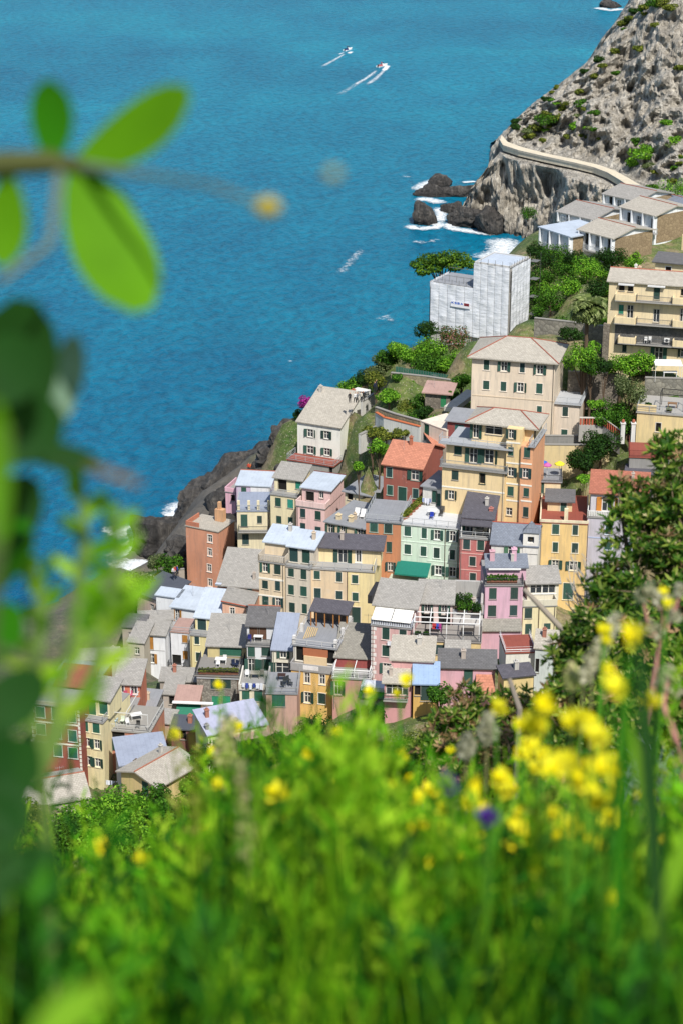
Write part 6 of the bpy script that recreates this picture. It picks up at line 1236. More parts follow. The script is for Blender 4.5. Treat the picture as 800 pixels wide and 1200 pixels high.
table(ROSE, T6, (705, 232), rz_, 'pale table on the rose red house terrace', plain('d8cfb8'), 1.2, .8); chair(ROSE, T6, (675, 235), rz_, 'cream chair left of the table under the dark porch', plain('e0d6c0')); chair(ROSE, T6, (740, 232), rz_, 'cream chair right of the table under the dark porch', plain('e0d6c0'))
laundry(MINT, T6, (-195, 235), (-50, 242), -.9, 'laundry on a line across the burnt orange house', ('d8dadf', '9aa4c4', 'd0d4da', '4a90c0')) 
laundry(laundry_later, U1, (160, 404), (250, 418), -.3, 'big white sheet hung between windows of the pink awning house', ('e2e4ea',))
laundry(LAUN, U4, (362, 628), (505, 634), -.35, 'white and blue laundry below the cluttered terrace', ('d6dae4', '3a4aa0', 'dfe2ea', '2f4390', 'd8dce6', 'cfd4de'))
lz_ = LAUN.h + .13
table(LAUN, U4, (455, 595), lz_, 'round stone table on the cluttered terrace', plain('9a9488'), 1.2, 1.0); chair(LAUN, U4, (400, 590), lz_, 'white chair on the cluttered terrace', WP); chair(LAUN, U4, (500, 590), lz_, 'grey chair on the cluttered terrace', plain('77756f'))
wz = WHLOG.h + .13
table(WHLOG, U4, (475, 350), wz, 'table with white cloth in the cluttered loggia', WP, 1.2, .7); chair(WHLOG, U4, (415, 355), wz, 'indigo chair in the cluttered loggia', plain('2a2f70')); chair(WHLOG, U4, (430, 320), wz, 'black chair in the cluttered loggia', plain('1c1c20')); chair(WHLOG, U4, (530, 330), wz, 'white chair by the loggia edge', WP)
kz = PINKT.h + .14
table(PINKT, U4, (630, 610), kz, 'dark brown table on the dusky pink terrace', plain('3a2620'), 1.0, .8)
for i, (u, v) in enumerate(((650, 640), (675, 630), (690, 650), (640, 665))): chair(PINKT, U4, (u, v), kz, ('dark chair below the brown table', 'dark chair by the ochre house', 'dark chair at the terrace corner', 'folded dark chair at the terrace front')[i], plain('33383a'), i * .7)
tz = TERRB.blks[1]['z1'] + .13
for i in range(6):
    q0 = TERRB.PS(U5(160 + i * 16, 300 - i * 3), 0, tz, 0); q1 = TERRB.PS(U5(195 + i * 13, 215 + i * 3), 0, tz, 0); o = empty('timber_plank', TERRB.wp(q0.x, q0.y, tz), TERRB.rz, 'long pale timber lying on the bare roof terrace', 'timber', 'timbers on the roof terrace'); d = q1 - q0; d.z = 0; nn = Vector((-d.y, d.x, 0)).normalized() * .06; m = MB()
    m.slab([-nn + Vector((0,0,.1+.02*i)), d - nn + Vector((0,0,.1+.02*i)), d + nn + Vector((0,0,.1+.02*i)), nn + Vector((0,0,.1+.02*i))], .09); m.build('plank', plain('c2a878', .8), o)
ez = TERB.blks[1]['z1'] + .13
chair(TERB, U6, (600, 285), ez, 'blue deck chair in the terracotta loggia', plain('4a6ac8')); chair(TERB, U6, (640, 290), ez, 'pink deck chair in the terracotta loggia', plain('b04a64'), .4); chair(TERB, U6, (665, 288), ez, 'rose deck chair at the loggia end', plain('c0607a'), -.3)
fz = STEELB.h + .14
table(STEELB, U6, (560, 445), fz, 'pale blue covered table on the steel framed terrace', plain('9fb4c0'), 1.3, .9); table(STEELB, U6, (700, 415), fz, 'white garden table on the steel framed terrace', WP, 1.4, .9, .5); chair(STEELB, U6, (620, 440), fz, 'greenish white chair on the steel framed terrace', plain('c9d4c0')); chair(STEELB, U6, (650, 450), fz, 'white chair beside the greenish one', WP, .6); chair(STEELB, U6, (710, 465), fz, 'dark chair at the end of the steel framed terrace', plain('4a4a48'))
laundry(STEELB, U6, (520, 770), (605, 735), -3.5, 'pale laundry hung below the blue grey sheet roof', ('d4d8e2', 'c4cade', 'dfe2ea'))
gz_ = PERG.h + .13
o = place('pergola', 'black steel pergola on the yellow house terrace', 'pergola', PERG, R4, (765, 262), gz_); BK = plain('1c1c1e', .5)
for sx in (-1.6, 1.6):
    for sy in (-1.2, 1.2): m = MB(); m.box(sx-.04, sy-.04, 0, sx+.04, sy+.04, 2.3); m.build('post', BK, o)
m = MB(); m.box(-1.66, -1.24, 2.301, 1.66, -1.16, 2.38); m.box(-1.66, 1.16, 2.301, 1.66, 1.24, 2.38); m.box(-1.66, -1.159, 2.301, -1.58, 1.159, 2.38); m.box(1.58, -1.159, 2.301, 1.66, 1.159, 2.38); m.build('beams', BK, o)
table(PERG, R4, (765, 262), gz_, 'wooden table under the black pergola', plain('8a6a4c'), 1.3, .8); planter(PERG, R4, (690, 262), gz_, 'grey planter at the terrace parapet of the yellow house', F_DK, .8, .5, 370, box='3a3f44'); planter(PERG, R4, (755, 275), gz_, 'dark planter in front of the black pergola', F_OL, .7, .4, 371, box='2c2c2c')
# white awning table by the apartment block
q = at(*V6(690, 175), 289); o = empty('garden_awning', q, 0, 'white flat awning on posts by the apartment block', 'awning'); m = MB(); m.slab([(-1.9, -.9, 1.9), (2.0, -1.1, 1.85), (2.0, 1.1, 2.1), (-1.9, 1.2, 2.15)], .06); m.build('canopy', WP, o)
for (x, y, z) in ((-1.8, -.8, 1.82), (1.9, -1.0, 1.77), (1.9, 1.0, 2.0), (-1.8, 1.1, 2.05)): MB().tube([(x, y, -.6), (x, y, z)], .035, 5).build('post', WP, o)
o = empty('garden_table', at(*V6(710, 178), 289), 0, 'white covered table under the flat awning', 'table'); m = MB(); m.box(-1.0, -.4, .68, 1.0, .4, .74); m.build('tabletop', WP, o)
for sx in (-.9, .9): m = MB(); m.box(sx-.04, -.35, -.3, sx+.04, .35, .679); m.build('leg', WP, o)
for i, (u, v) in enumerate(((660, 712), (515, 715), (480, 718))):
    apt = ALLB[6]; q = apt.P(T2(u, v), -.5); o = empty(('air_conditioner', 'chair', 'chair')[i], apt.wp(q.x, -.5, q.z - .4), apt.rz, ('white air conditioner on the lowest balcony of the apartment block', 'white chair on the lowest balcony, next to the green door', 'white chair on the lowest balcony beside another chair')[i], ('air conditioner', 'chair', 'chair')[i]); m = MB()
    if i == 0: m.box(-.4, -.15, 0, .4, .15, .6); m.build('casing', WP, o); MB().tube([(0, -.16, .3), (0, -.17, .3)], .22, 12).build('fan', plain('2a2a2a'), o)
    else:
        m.box(-.22, -.2, .42, .22, .2, .46); m.build('seat', WP, o); m = MB(); m.box(-.22, .16, .461, .22, .2, .9); m.build('backrest', WP, o)
        for sx in (-.19, .19): m = MB(); m.box(sx-.02, -.18, 0, sx+.02, .18, .419); m.build('leg', WP, o)
# ---------------------------------------------------------------- fix-ups: chimneys, aerials and dishes on plain roofs
rnd = random.Random(77)
for j, bd in enumerate(ALLB[12:]):
    for k in bd.blks:
        if k['roof'] is None or rnd.random() < .35: continue
        r = k['roof']; x = rnd.uniform(k['x0'] + .5, k['x1'] - .5); y = rnd.uniform(k['y0'] + 1, max(k['y0'] + 1.2, k['y1'] - .8))
        me = r.data; bm_ = BVHTree.FromPolygons([v.co.copy() for v in me.vertices], [tuple(p.vertices) for p in me.polygons]); h = bm_.ray_cast(Vector((x, y, 100)), Vector((0, 0, -1)))
        if not h[0]: continue
        z = h[0].z
        if rnd.random() < .55:
            m = MB(); w = rnd.uniform(.18, .26); m.box(x-w, y-w, z-.5, x+w, y+w, z+.9); m.box(x-w-.06, y-w-.06, z+.901, x+w+.06, y+w+.06, z+.98); m.box(x-w*.5, y-w*.5, z+.981, x+w*.5, y+w*.5, z+1.2); m.build('chimney', stucco(rnd.choice(['b5a79a', 'c9b59a', 'a8674f', 'bdb8b0'])), r)
        else:
            m = MB(); m.tube([(x, y, z-.2), (x, y, z+2.2)], .02, 4); m.tube([(x-.5, y, z+2.0), (x+.5, y, z+2.0)], .012, 4)
            for q in range(5): m.tube([(x-.45+q*.22, y-.3, z+2.0), (x-.45+q*.22, y+.3, z+2.0)], .008, 3)
            m.build('aerial', plain('9a9a9a', .4), r)
for j, bd in enumerate(ALLB):
    k = bd.blks[0]
    if bd.h < 3.5 or rnd.random() < .4: continue
    x = rnd.choice((k['x0'] + .18, k['x1'] - .18)); MB().tube([(x, k['y0'] - .07, -.5), (x, k['y0'] - .07, k['z1'] - .1)], .045, 5).build('drainpipe', plain(rnd.choice(['6a5040', '7d7a74', '55504a']), .6), bd.root)
# ---------------------------------------------------------------- people
def person(pos, label, top, leg, rz=0, stride=.12, arm=.0, s=1.0, group='walkers by the sea'):
    me = bpy.data.meshes.new('body')
    V = [(0, 0, .95), (0, 0, 1.15), (0, 0, 1.38), (0, 0, 1.5), (0, -.02, 1.62), (0, -.01, 1.74),
         (.19, 0, 1.40), (.26, -.05, 1.12), (.25, -.18 - arm, .92), (-.19, 0, 1.40), (-.26, .03, 1.12), (-.25, -.06 - arm, .90),
         (.1, 0, .9), (.11, -stride, .48), (.11, -stride * .6, .07), (.11, -stride * .6 - .16, .04), (-.1, 0, .9), (-.11, stride * .7, .48), (-.11, stride * 1.5, .07), (-.11, stride * 1.5 - .16, .04)]
    E = [(0,1),(1,2),(2,3),(3,4),(4,5),(2,6),(6,7),(7,8),(2,9),(9,10),(10,11),(0,12),(12,13),(13,14),(14,15),(0,16),(16,17),(17,18),(18,19)]
    Rr = [.15, .14, .16, .06, .1, .085, .07, .055, .045, .07, .055, .045, .1, .075, .05, .045, .1, .075, .05, .045]
    me.from_pydata([Vector(v) * s for v in V], E, []); o = link('person', me, None, pos, rz)
    o.modifiers.new('skin', 'SKIN'); 
    for i, sv in enumerate(me.skin_vertices[0].data): sv.radius = (Rr[i] * s, Rr[i] * s); sv.use_root = (i == 0)
    sb = o.modifiers.new('sub', 'SUBSURF'); sb.levels = sb.render_levels = 1
    m, n, l, b_ = newmat('clothes_%d' % len(MATS)); oc = ocoord(n); sz = n.new('ShaderNodeSeparateXYZ'); l.new(oc, sz.inputs[0])
    r = ramp(n, [(0, (.02, .02, .02)), (.05, lin(leg)), (.52, lin(top)), (.83, lin('b98a6a')), (.94, lin('2a2018'))]); r.color_ramp.interpolation = 'CONSTANT'
    mr = n.new('ShaderNodeMapRange'); mr.inputs[2].default_value = 1.82 * s; l.new(sz.outputs[2], mr.inputs[0]); l.new(mr.outputs[0], r.inputs[0]); l.new(r.outputs[0], b_.inputs['Base Color']); b_.inputs['Roughness'].default_value = .8
    me.materials.append(m); tag(o, label, 'person', group); return o
def ppx(px, py, D, label, top, leg, rz=0, **k):
    q = at(px, py, D); g = ground(q.x, q.y); q.z = max(q.z, g) if abs(q.z - g) < 3 else q.z; return person(q, label, top, leg, rz, **k)
for i, (u, v, lab, t_, l_) in enumerate(((455, 298, 'person in black walking past the white hut', '1c1c22', '23232a'), (490, 296, 'person in white with dark trousers beside the hut', 'd4d4d4', '22242a'), (505, 296, 'person in grey holding close to another walker', '70747a', '1e2024'), (530, 292, 'person in a pale shirt at the hut corner', 'cfc8ba', '30343c'), (545, 288, 'tall person in black at the end of the group', '17181c', '17181c'), (622, 225, 'person in navy climbing the coastal path', '1c2440', '20242c'), (632, 212, 'person in dark clothes further up the coastal path', '22262e', '2a2e36'))):
    ppx(*V3(u, v), 315, lab, t_, l_, i * .8)
for i, (u, v, lab, t_, l_) in enumerate(((540, 203, 'person in red on the sea rocks', 'b0402c', '2a2a30'), (550, 206, 'person in orange shirt on the sea rocks', 'c0602c', '5a5048'), (563, 198, 'person in pale clothes on the sea rocks', 'cfc8ba', '6a6a70'), (575, 178, 'person in grey by the promenade wall', '8a8a8a', '3a3a40'), (671, 118, 'person in dark clothes on the promenade', '2a2e38', '22242a'), (684, 112, 'person in white on the promenade', 'd4d4d0', '4a5060'), (662, 138, 'child in pale clothes on the promenade', 'c9c4b8', '8a8a90'))):
    ppx(*V4(u, v), 340, lab, t_, l_, i * .9, s=.75 if 'child' in lab else 1)
for i, (u, v, lab, t_, l_) in enumerate(((205, 672, 'person in white by the harbour wall', 'd4d4d4', '3a3a48'), (212, 668, 'person in red leaning by the harbour wall', 'a83a34', '2a2a30'), (222, 664, 'person in blue beside the orange tower', '2a3f8a', '2a2a30'))): ppx(*V4(u - 0, v), 312, lab, t_, l_, i)
# ---------------------------------------------------------------- boats
def boat(px, py, label, hull, acc, L, rz):
    q = atz((px, py), 0); o = empty('motor_boat', (q.x, q.y, .05), rz, label, 'boat'); m = MB(); n = 9; prof = []
    for i in range(n):
        f = i / (n-1); hw = .17 * L * (1 - max(0, (f - .45) / .55) ** 2.2); zt = .55 + .35 * f * f; zb = -.25 + .25 * f ** 3
        prof.append([(L*(f-.5), -hw, zt), (L*(f-.5), -hw*.75, zb), (L*(f-.5), 0, zb - .12*(1-f)), (L*(f-.5), hw*.75, zb), (L*(f-.5), hw, zt)])
    vs = [v for p in prof for v in p]; m.add(vs, [(i*5+k, i*5+k+1, (i+1)*5+k+1, (i+1)*5+k) for i in range(n-1) for k in range(4)] + [(0, 4, 3, 2, 1)]); m.build('hull', plain(hull, .35), o)
    m = MB(); m.add([(p[0][0], p[0][1], p[0][2] - (.25 if i < 5 else .02)) for i, p in enumerate(prof)] + [(p[4][0], p[4][1], p[4][2] - (.25 if i < 5 else .02)) for i, p in enumerate(prof)], [(i, i+1, n+i+1, n+i) for i in range(n-1)]); m.build('deck', plain('d8d6d0', .6), o)
    m = MB(); m.box(-.06*L, -.07*L, .45, .06*L, .07*L, 1.15); m.build('console', plain('e4e4e4', .4), o); m = MB(); m.slab([(.061*L, -.065*L, 1.2), (.075*L, .065*L-.13*L, 1.2), (.05*L, .065*L, 1.65), (.05*L, -.065*L, 1.65)], .03); m.build('windscreen', glass_mat(), o)
    for k in (-.2, -.33): m = MB(); m.box(k*L, -.1*L, .35, k*L+.08*L, .1*L, .75); m.box(k*L, -.1*L, .751, k*L+.02*L, .1*L, 1.0); m.build('bench', plain(acc, .7), o)
    m = MB(); m.box(-.53*L, -.2, .1, -.47*L, .2, 1.15); m.build('outboard_motor', plain('1c1c20', .4), o)
    return q
q = boat(448, 78, 'white motor boat with pink seats, the one trailing the wider wake', 'e6e4e2', 'c06a6a', 6.5, R(52)); person(Vector((q.x - .5, q.y - .6, .45)), 'person in red steering the boat with pink seats', 'b04040', '30384a', R(140), .02, .1, 1, 'boat crews')
q = boat(408, 59, 'white motor boat with blue cover, the one with the thin wake', 'e4e6ea', '27306a', 6.0, R(58)); person(Vector((q.x - .4, q.y - .6, .45)), 'person in navy steering the boat with blue cover', '1c2040', '22242a', R(140), .02, .1, 1, 'boat crews')
foam([(446, 81), (430, 91), (405, 106), (385, 118)], (2.5, 7), 'white churning wake behind the boat with pink seats', .05, .33); foam([(452, 80), (440, 92), (425, 102)], (2.5, 5), 'white outer wake line of the boat with pink seats', .06, .43); foam([(444, 80), (428, 92), (408, 103)], (2, 4), 'white inner wake line of the boat with pink seats', .07, .44)
foam([(407, 61), (392, 70), (370, 82)], (2.0, 4), 'thin white wake behind the boat with blue cover', .05, .42); foam([(404, 61), (396, 64)], (2, 2), 'short side wake of the boat with blue cover', .06, .5); foam([(412, 60), (408, 63)], (3, 3), 'spray at the hull of the boat with blue cover', .07, .6); foam([(455, 76), (448, 84)], (3.5, 3.5), 'spray at the hull of the boat with pink seats', .08, .62)
# ---------------------------------------------------------------- foreground plants on the near slope
G_GRASS = foliage('grass', '0c3406', '2e740a', '8cbc1c', .28, 3.5); G_LIT = foliage('shoot', '4a8410', '7ab41e', 'b4d840', .5, 4); G_SHADE = foliage('shadeleaf', '0a2408', '12380e', '1f5214', .25, 6)  # dark leaf green has the shade on the left edge leaves put into it
G_SHRUB = foliage('shrub', '224612', '446e1e', '8c9c42', .35, 4, .5); G_TIP = foliage('shrubtip', '7f9440', 'b0b870', 'd8c8a0', .3, 4); G_BRN = foliage('drybract', '5c4630', '826648', 'ae9070', .3, 4)
G_YEL = foliage('petal', 'f0dc08', 'f8ec14', 'fcf440', .25, 8); G_PUR = foliage('violetpetal', '2a1060', '4a1f90', '6a3ab0', .3, 8); G_FLUF = foliage('fluff', '8a8a70', 'b8b49a', 'd4d0bc', .4, 8)
G_BIG = foliage('bigleaf', '145008', '2a7a0c', '4a9a12', .5, 5, .6); G_BIGB = foliage('bigleafbright', '347006', '558e0a', '78ac14', .45, 5, .6); G_PALE = foliage('paleleaf', '6a8a74', '8aa890', 'a8c0a8', .3, 7); G_STEEL = foliage('bluegrass', '5f7074', '84969a', 'a8b4b4', .3, 8)
def leaf(m, base, tip, w, nrm, bend=.12, fold=.18, n=7, rnd_=False):
    d = tip - base; L = d.length; t = d.normalized(); s = t.cross(nrm).normalized(); u = s.cross(t).normalized(); vs = []
    for i in range(n + 1):
        f = i / n; c = base + d * f + u * (-bend * L * (f - f * f) * 2)
        hw = w * .5 * (math.sin(math.pi * min(1, f * .92 + .06)) ** .8) * (1 - .25 * f)
        if rnd_: hw = w * .5 * max(.02, math.sin(math.pi * min(1, f * .93 + .05))) ** .55 * (.72 + .35 * f)
        vs += [c - s * hw + u * fold * hw, c, c + s * hw + u * fold * hw]
    k = [(i*3+j, i*3+j+1, (i+1)*3+j+1, (i+1)*3+j) for i in range(n) for j in range(2)]
    m.add(vs, k)
def todir(p): return (CAM - p).normalized()
def pleaf(parent, org, b, t, wpx, D, mat, dt=0.0, tilt=(0, 0, .3), name='leaf', **k):
    B_ = at(*b, D); T_ = at(*t, D + dt); m = MB(); nr = (todir(B_) + Vector(tilt)).normalized()
    leaf(m, B_ - org, T_ - org, wpx * D / FPX, nr, **k); return m.build(name, mat, parent, smooth=True)
TW = plain('4d4432', .8)
# --- leafy branch close to the lens
D0 = .76; g0 = at(-150, 900, .8); g0.z = nearz(g0.x, g0.y)
root = empty('leafy_branch', g0, 0, 'out of focus leafy branch reaching in from the left against the sea', 'plant')
m = MB(); m.tube([Vector((0, 0, -.05)), at(-170, 700, .8) - g0, at(-120, 400, .78) - g0, at(-60, 215, .77) - g0, at(0, 192, .76) - g0, at(60, 190, .76) - g0, at(98, 196, .76) - g0], [.008, .007, .006, .0055, .005, .0046, .003], 7)
m.build('stem', plain('454a20', .9), root, smooth=True)
m = MB(); m.tube([at(95, 195, .76) - g0, at(180, 206, .72) - g0, at(250, 218, .68) - g0, at(312, 242, .66) - g0], [.0022, .0012, .0009, .0009], 5); m.tube([at(70, 200, .76) - g0, at(60, 285, .72) - g0, at(0, 330, .7) - g0], [.002, .0015, .0015], 5); m.build('twig', plain('5f6a58', .8), root)
for (x, y, D, r, c) in ((314, 243, .66, .0036, '9a8a2c'), (390, 204, .55, .0018, '8a8a4c')):
    bm = bmesh.new(); bmesh.ops.create_icosphere(bm, subdivisions=2, radius=r); me = bpy.data.meshes.new('bud'); bm.to_mesh(me); bm.free(); me.materials.append(plain(c, .7)); q = link('bud', me, root, at(x, y, D) - g0); q.scale = (1.3, .9, 1)
for (b_, t_, w, dt, mt, tl) in (((62, 188), (57, 94), 66, .0, G_BIG, (-.6, 0, .0)), ((92, 192), (222, 108), 82, -.02, G_BIGB, (.1, 0, .8)), ((92, 196), (168, 364), 108, -.02, G_BIGB, (.3, 0, .5)), ((10, 205), (4, 312), 56, 0, G_BIGB, (-.3, 0, .5)), ((100, 205), (150, 280), 60, .02, G_BIG, (-.2, 0, -.3))):
    pleaf(root, g0, b_, t_, w, D0, mt, dt, tl, rnd_=True, fold=.07)
# --- plant at the left edge, shade put into its leaf colour
g1 = at(-110, 1150, .62); g1.z = nearz(g1.x, g1.y)
root = empty('shade_coloured_shrub', g1, 0, 'blurred shrub with large leaves coloured as if in shade rising along the left edge', 'plant')
m = MB(); m.tube([Vector((0, 0, -.05)), at(-60, 1000, .6) - g1, at(-20, 760, .6) - g1, at(0, 600, .6) - g1, at(10, 500, .6) - g1], [.005, .005, .004, .003, .002], 6); m.tube([at(-20, 760, .6) - g1, at(40, 775, .6) - g1, at(90, 755, .6) - g1], [.0022, .0018, .001], 6); m.build('stem', plain('3a4a20', .9), root)
for (b_, t_, w, mt, D) in (((0, 535), (30, 350), 120, G_SHADE, .75), ((-20, 530), (72, 480), 92, G_SHADE, .72), ((-25, 470), (40, 400), 90, G_SHADE, .7), ((66, 500), (88, 392), 44, G_PALE, .8), ((0, 640), (-4, 470), 34, G_BIGB, .5), ((10, 520), (120, 545), 36, G_SHADE, .8), ((-30, 660), (40, 560), 80, G_SHADE, .8), ((-30, 1060), (70, 1000), 70, G_SHADE, .8), ((-30, 860), (50, 790), 70, G_SHADE, .8), ((-40, 960), (40, 870), 84, G_SHADE, .8), ((-50, 1010), (20, 940), 80, G_SHADE, .8), ((-20, 700), (30, 610), 54, G_BIG, .8), ((-30, 980), (5, 850), 60, G_SHADE, .8), ((-40, 790), (20, 710), 70, G_BIG, .8), ((100, 545), (168, 568), 12, G_BRN, .64), ((-40, 900), (30, 975), 70, G_SHADE, .8)):
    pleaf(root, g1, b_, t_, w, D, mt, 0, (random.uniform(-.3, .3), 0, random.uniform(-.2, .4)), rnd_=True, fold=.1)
# --- small leaved shoots in front of the harbour
g2 = at(30, 1150, .85); g2.z = nearz(g2.x, g2.y)
root = empty('green_shoots', g2, 0, 'blurred light green shoots with small leaves in front of the harbour', 'plant'); rnd = random.Random(21)
polys = ([(30, 1100), (50, 900), (85, 760), (100, 640), (95, 545)], [(50, 900), (110, 790), (135, 690), (140, 590)], [(45, 920), (40, 800), (50, 700), (30, 640)], [(85, 760), (130, 735), (150, 700)])
for pl in polys:
    P_ = [at(x, y, .85) - g2 for x, y in pl]; P_[0] = Vector((0, 0, -.05)) if pl[0][1] > 1000 else P_[0]
    MB().tube(P_, [.003] * (len(P_) - 1) + [.001], 5).build('stem', plain('55702c', .8), root)
    m = MB()
    for i in range(15):
        q = lerp_poly(P_, .18 + .82 * i / 15); a = rnd.uniform(0, 6.28); d = Vector((math.cos(a), .4 * math.sin(a), rnd.uniform(.3, 1.2))).normalized()
        leaf(m, q, q + d * rnd.uniform(.012, .022), rnd.uniform(.005, .009), Vector((rnd.uniform(-.5, .5), -1, rnd.uniform(0, .8))).normalized(), n=4)
    m.build('foliage', G_LIT, root)
# --- meadow grass (nobody could count it)
rnd = random.Random(9)
def ytop(x): return 1060 - 150 * min(1, max(0, (x - 150) / 150)) + (62 if 450 < x < 640 else 0) + (60 if x > 640 else 0)
for nm, mat, lo, hi, cnt, wid, seed in (('near', G_GRASS, .6, 1.0, 200, .004, 1), ('mid', G_GRASS, 1.0, 2.6, 2600, .0042, 2), ('far', G_GRASS, 2.6, 7.5, 9000, .005, 3), ('lit', G_LIT, 1.2, 4.0, 1900, .005, 4), ('dark', G_SHADE, .8, 2.4, 700, .007, 5)):  # lit and dark sets carry sun and shade in their blade colour
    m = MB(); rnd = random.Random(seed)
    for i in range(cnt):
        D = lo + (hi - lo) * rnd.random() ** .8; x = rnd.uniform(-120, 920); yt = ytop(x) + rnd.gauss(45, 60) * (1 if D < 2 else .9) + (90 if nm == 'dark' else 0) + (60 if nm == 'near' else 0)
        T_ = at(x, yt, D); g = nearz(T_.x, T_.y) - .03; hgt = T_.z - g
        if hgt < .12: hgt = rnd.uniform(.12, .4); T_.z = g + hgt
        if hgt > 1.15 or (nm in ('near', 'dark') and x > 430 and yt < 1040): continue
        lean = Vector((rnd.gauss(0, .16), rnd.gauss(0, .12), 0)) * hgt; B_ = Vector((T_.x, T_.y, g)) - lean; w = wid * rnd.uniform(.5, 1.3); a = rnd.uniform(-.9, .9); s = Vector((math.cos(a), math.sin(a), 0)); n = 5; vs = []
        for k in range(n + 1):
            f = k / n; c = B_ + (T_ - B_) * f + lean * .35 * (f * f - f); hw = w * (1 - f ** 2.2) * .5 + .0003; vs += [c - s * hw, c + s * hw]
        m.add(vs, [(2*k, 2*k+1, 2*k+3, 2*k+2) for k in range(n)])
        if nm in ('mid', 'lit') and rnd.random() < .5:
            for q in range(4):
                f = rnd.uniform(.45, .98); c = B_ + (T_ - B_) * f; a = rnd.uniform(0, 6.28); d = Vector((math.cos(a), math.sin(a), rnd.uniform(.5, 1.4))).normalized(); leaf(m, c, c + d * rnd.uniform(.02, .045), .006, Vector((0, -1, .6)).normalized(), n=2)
    tag(m.build('meadow_grass', mat), {'near': 'tall out of focus grass blades closest to the lens', 'mid': 'tall green meadow grass and leafy stems', 'far': 'green meadow grass further down the slope', 'lit': 'yellow green shoots in the meadow with sunlight put in their colour', 'dark': 'blades low in the meadow with shade put in their colour'}[nm], 'grass', kind='stuff')
# --- feathery upright shoots
SH = [foliage('shoot_a', '0c3408', '1a5a0c', '3a7a12', .2, 5), foliage('shoot_b', '2a6a0a', '4a960e', '74b41c', .28, 5), foliage('shoot_c', '569410', '82b61a', 'b0d436', .35, 5), foliage('shoot_d', '6a7a24', '98a03c', 'c0c060', .5, 5)]  # dark to bright sets, the meadow's shade contrast is put into their colour
LAB = ('dark green feathery shoots in the meadow', 'mid green feathery shoots in the meadow', 'bright yellow green feathery shoots in the meadow', 'straw coloured feathery shoots in the meadow')
rnd = random.Random(70); MM = [MB(), MB(), MB(), MB()]
def shoot(x, yt, D, mi, dens=1.0, big=1.0):
    m = MM[mi]; T_ = at(x, yt, D); g = nearz(T_.x, T_.y) - .03; h = T_.z - g
    if h < .2 or h > 1.15: return
    B_ = Vector((T_.x + rnd.gauss(0, .05), T_.y + rnd.gauss(0, .05), g)); m.tube([B_, B_.lerp(T_, .5) + Vector((rnd.gauss(0, .01), 0, 0)), T_], [.0022, .0018, .001], 4)
    for q in range(int((26 + 60 * h) * dens)):
        t = .25 + .75 * rnd.random(); c = B_.lerp(T_, t); a = rnd.uniform(0, 6.28); d = Vector((math.cos(a), math.sin(a), rnd.uniform(.4, 1.5))).normalized(); leaf(m, c, c + d * rnd.uniform(.014, .034) * (1.25 - .5 * t) * big, rnd.uniform(.003, .006) * big, Vector((rnd.uniform(-.4, .4), -1, rnd.uniform(.2, 1))).normalized(), n=2)
for i in range(1500):
    D = 1.25 + 2.4 * rnd.random(); x = rnd.uniform(-40, 840); yt = ytop(x) + rnd.gauss(45, 70)
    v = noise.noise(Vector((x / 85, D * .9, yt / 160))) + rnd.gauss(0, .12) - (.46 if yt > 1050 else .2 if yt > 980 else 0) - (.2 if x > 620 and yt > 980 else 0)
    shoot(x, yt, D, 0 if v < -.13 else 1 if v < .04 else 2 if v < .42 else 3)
for (x0, y0, n, mi, D) in ((215, 1030, 10, 0, 1.2), (250, 1080, 10, 0, 1.0), (480, 1090, 12, 0, 1.1), (520, 1120, 10, 0, 1.0), (660, 1060, 12, 0, 1.1), (720, 1100, 14, 0, 1.0), (780, 1080, 12, 0, 1.0), (425, 850, 14, 2, 1.5), (405, 880, 12, 2, 1.6), (440, 900, 14, 2, 1.5), (330, 960, 14, 2, 1.4), (285, 940, 10, 2, 1.6), (60, 1060, 10, 0, 1.0), (120, 1080, 12, 1, 1.0), (30, 1010, 8, 0, .8), (350, 1040, 12, 2, 1.3), (590, 1060, 14, 2, 1.3), (180, 1090, 12, 2, 1.2), (520, 940, 10, 1, 1.8), (380, 1100, 12, 2, 1.1), (280, 1100, 10, 2, 1.1), (450, 1040, 10, 2, 1.2)):
    for i in range(n): shoot(x0 + rnd.gauss(0, 22), y0 + abs(rnd.gauss(0, 50)), D * rnd.uniform(.9, 1.25), mi, 1.3, 1.15)
for mi in range(4): tag(MM[mi].build('meadow_shoots', SH[mi]), LAB[mi], 'grass', kind='stuff')
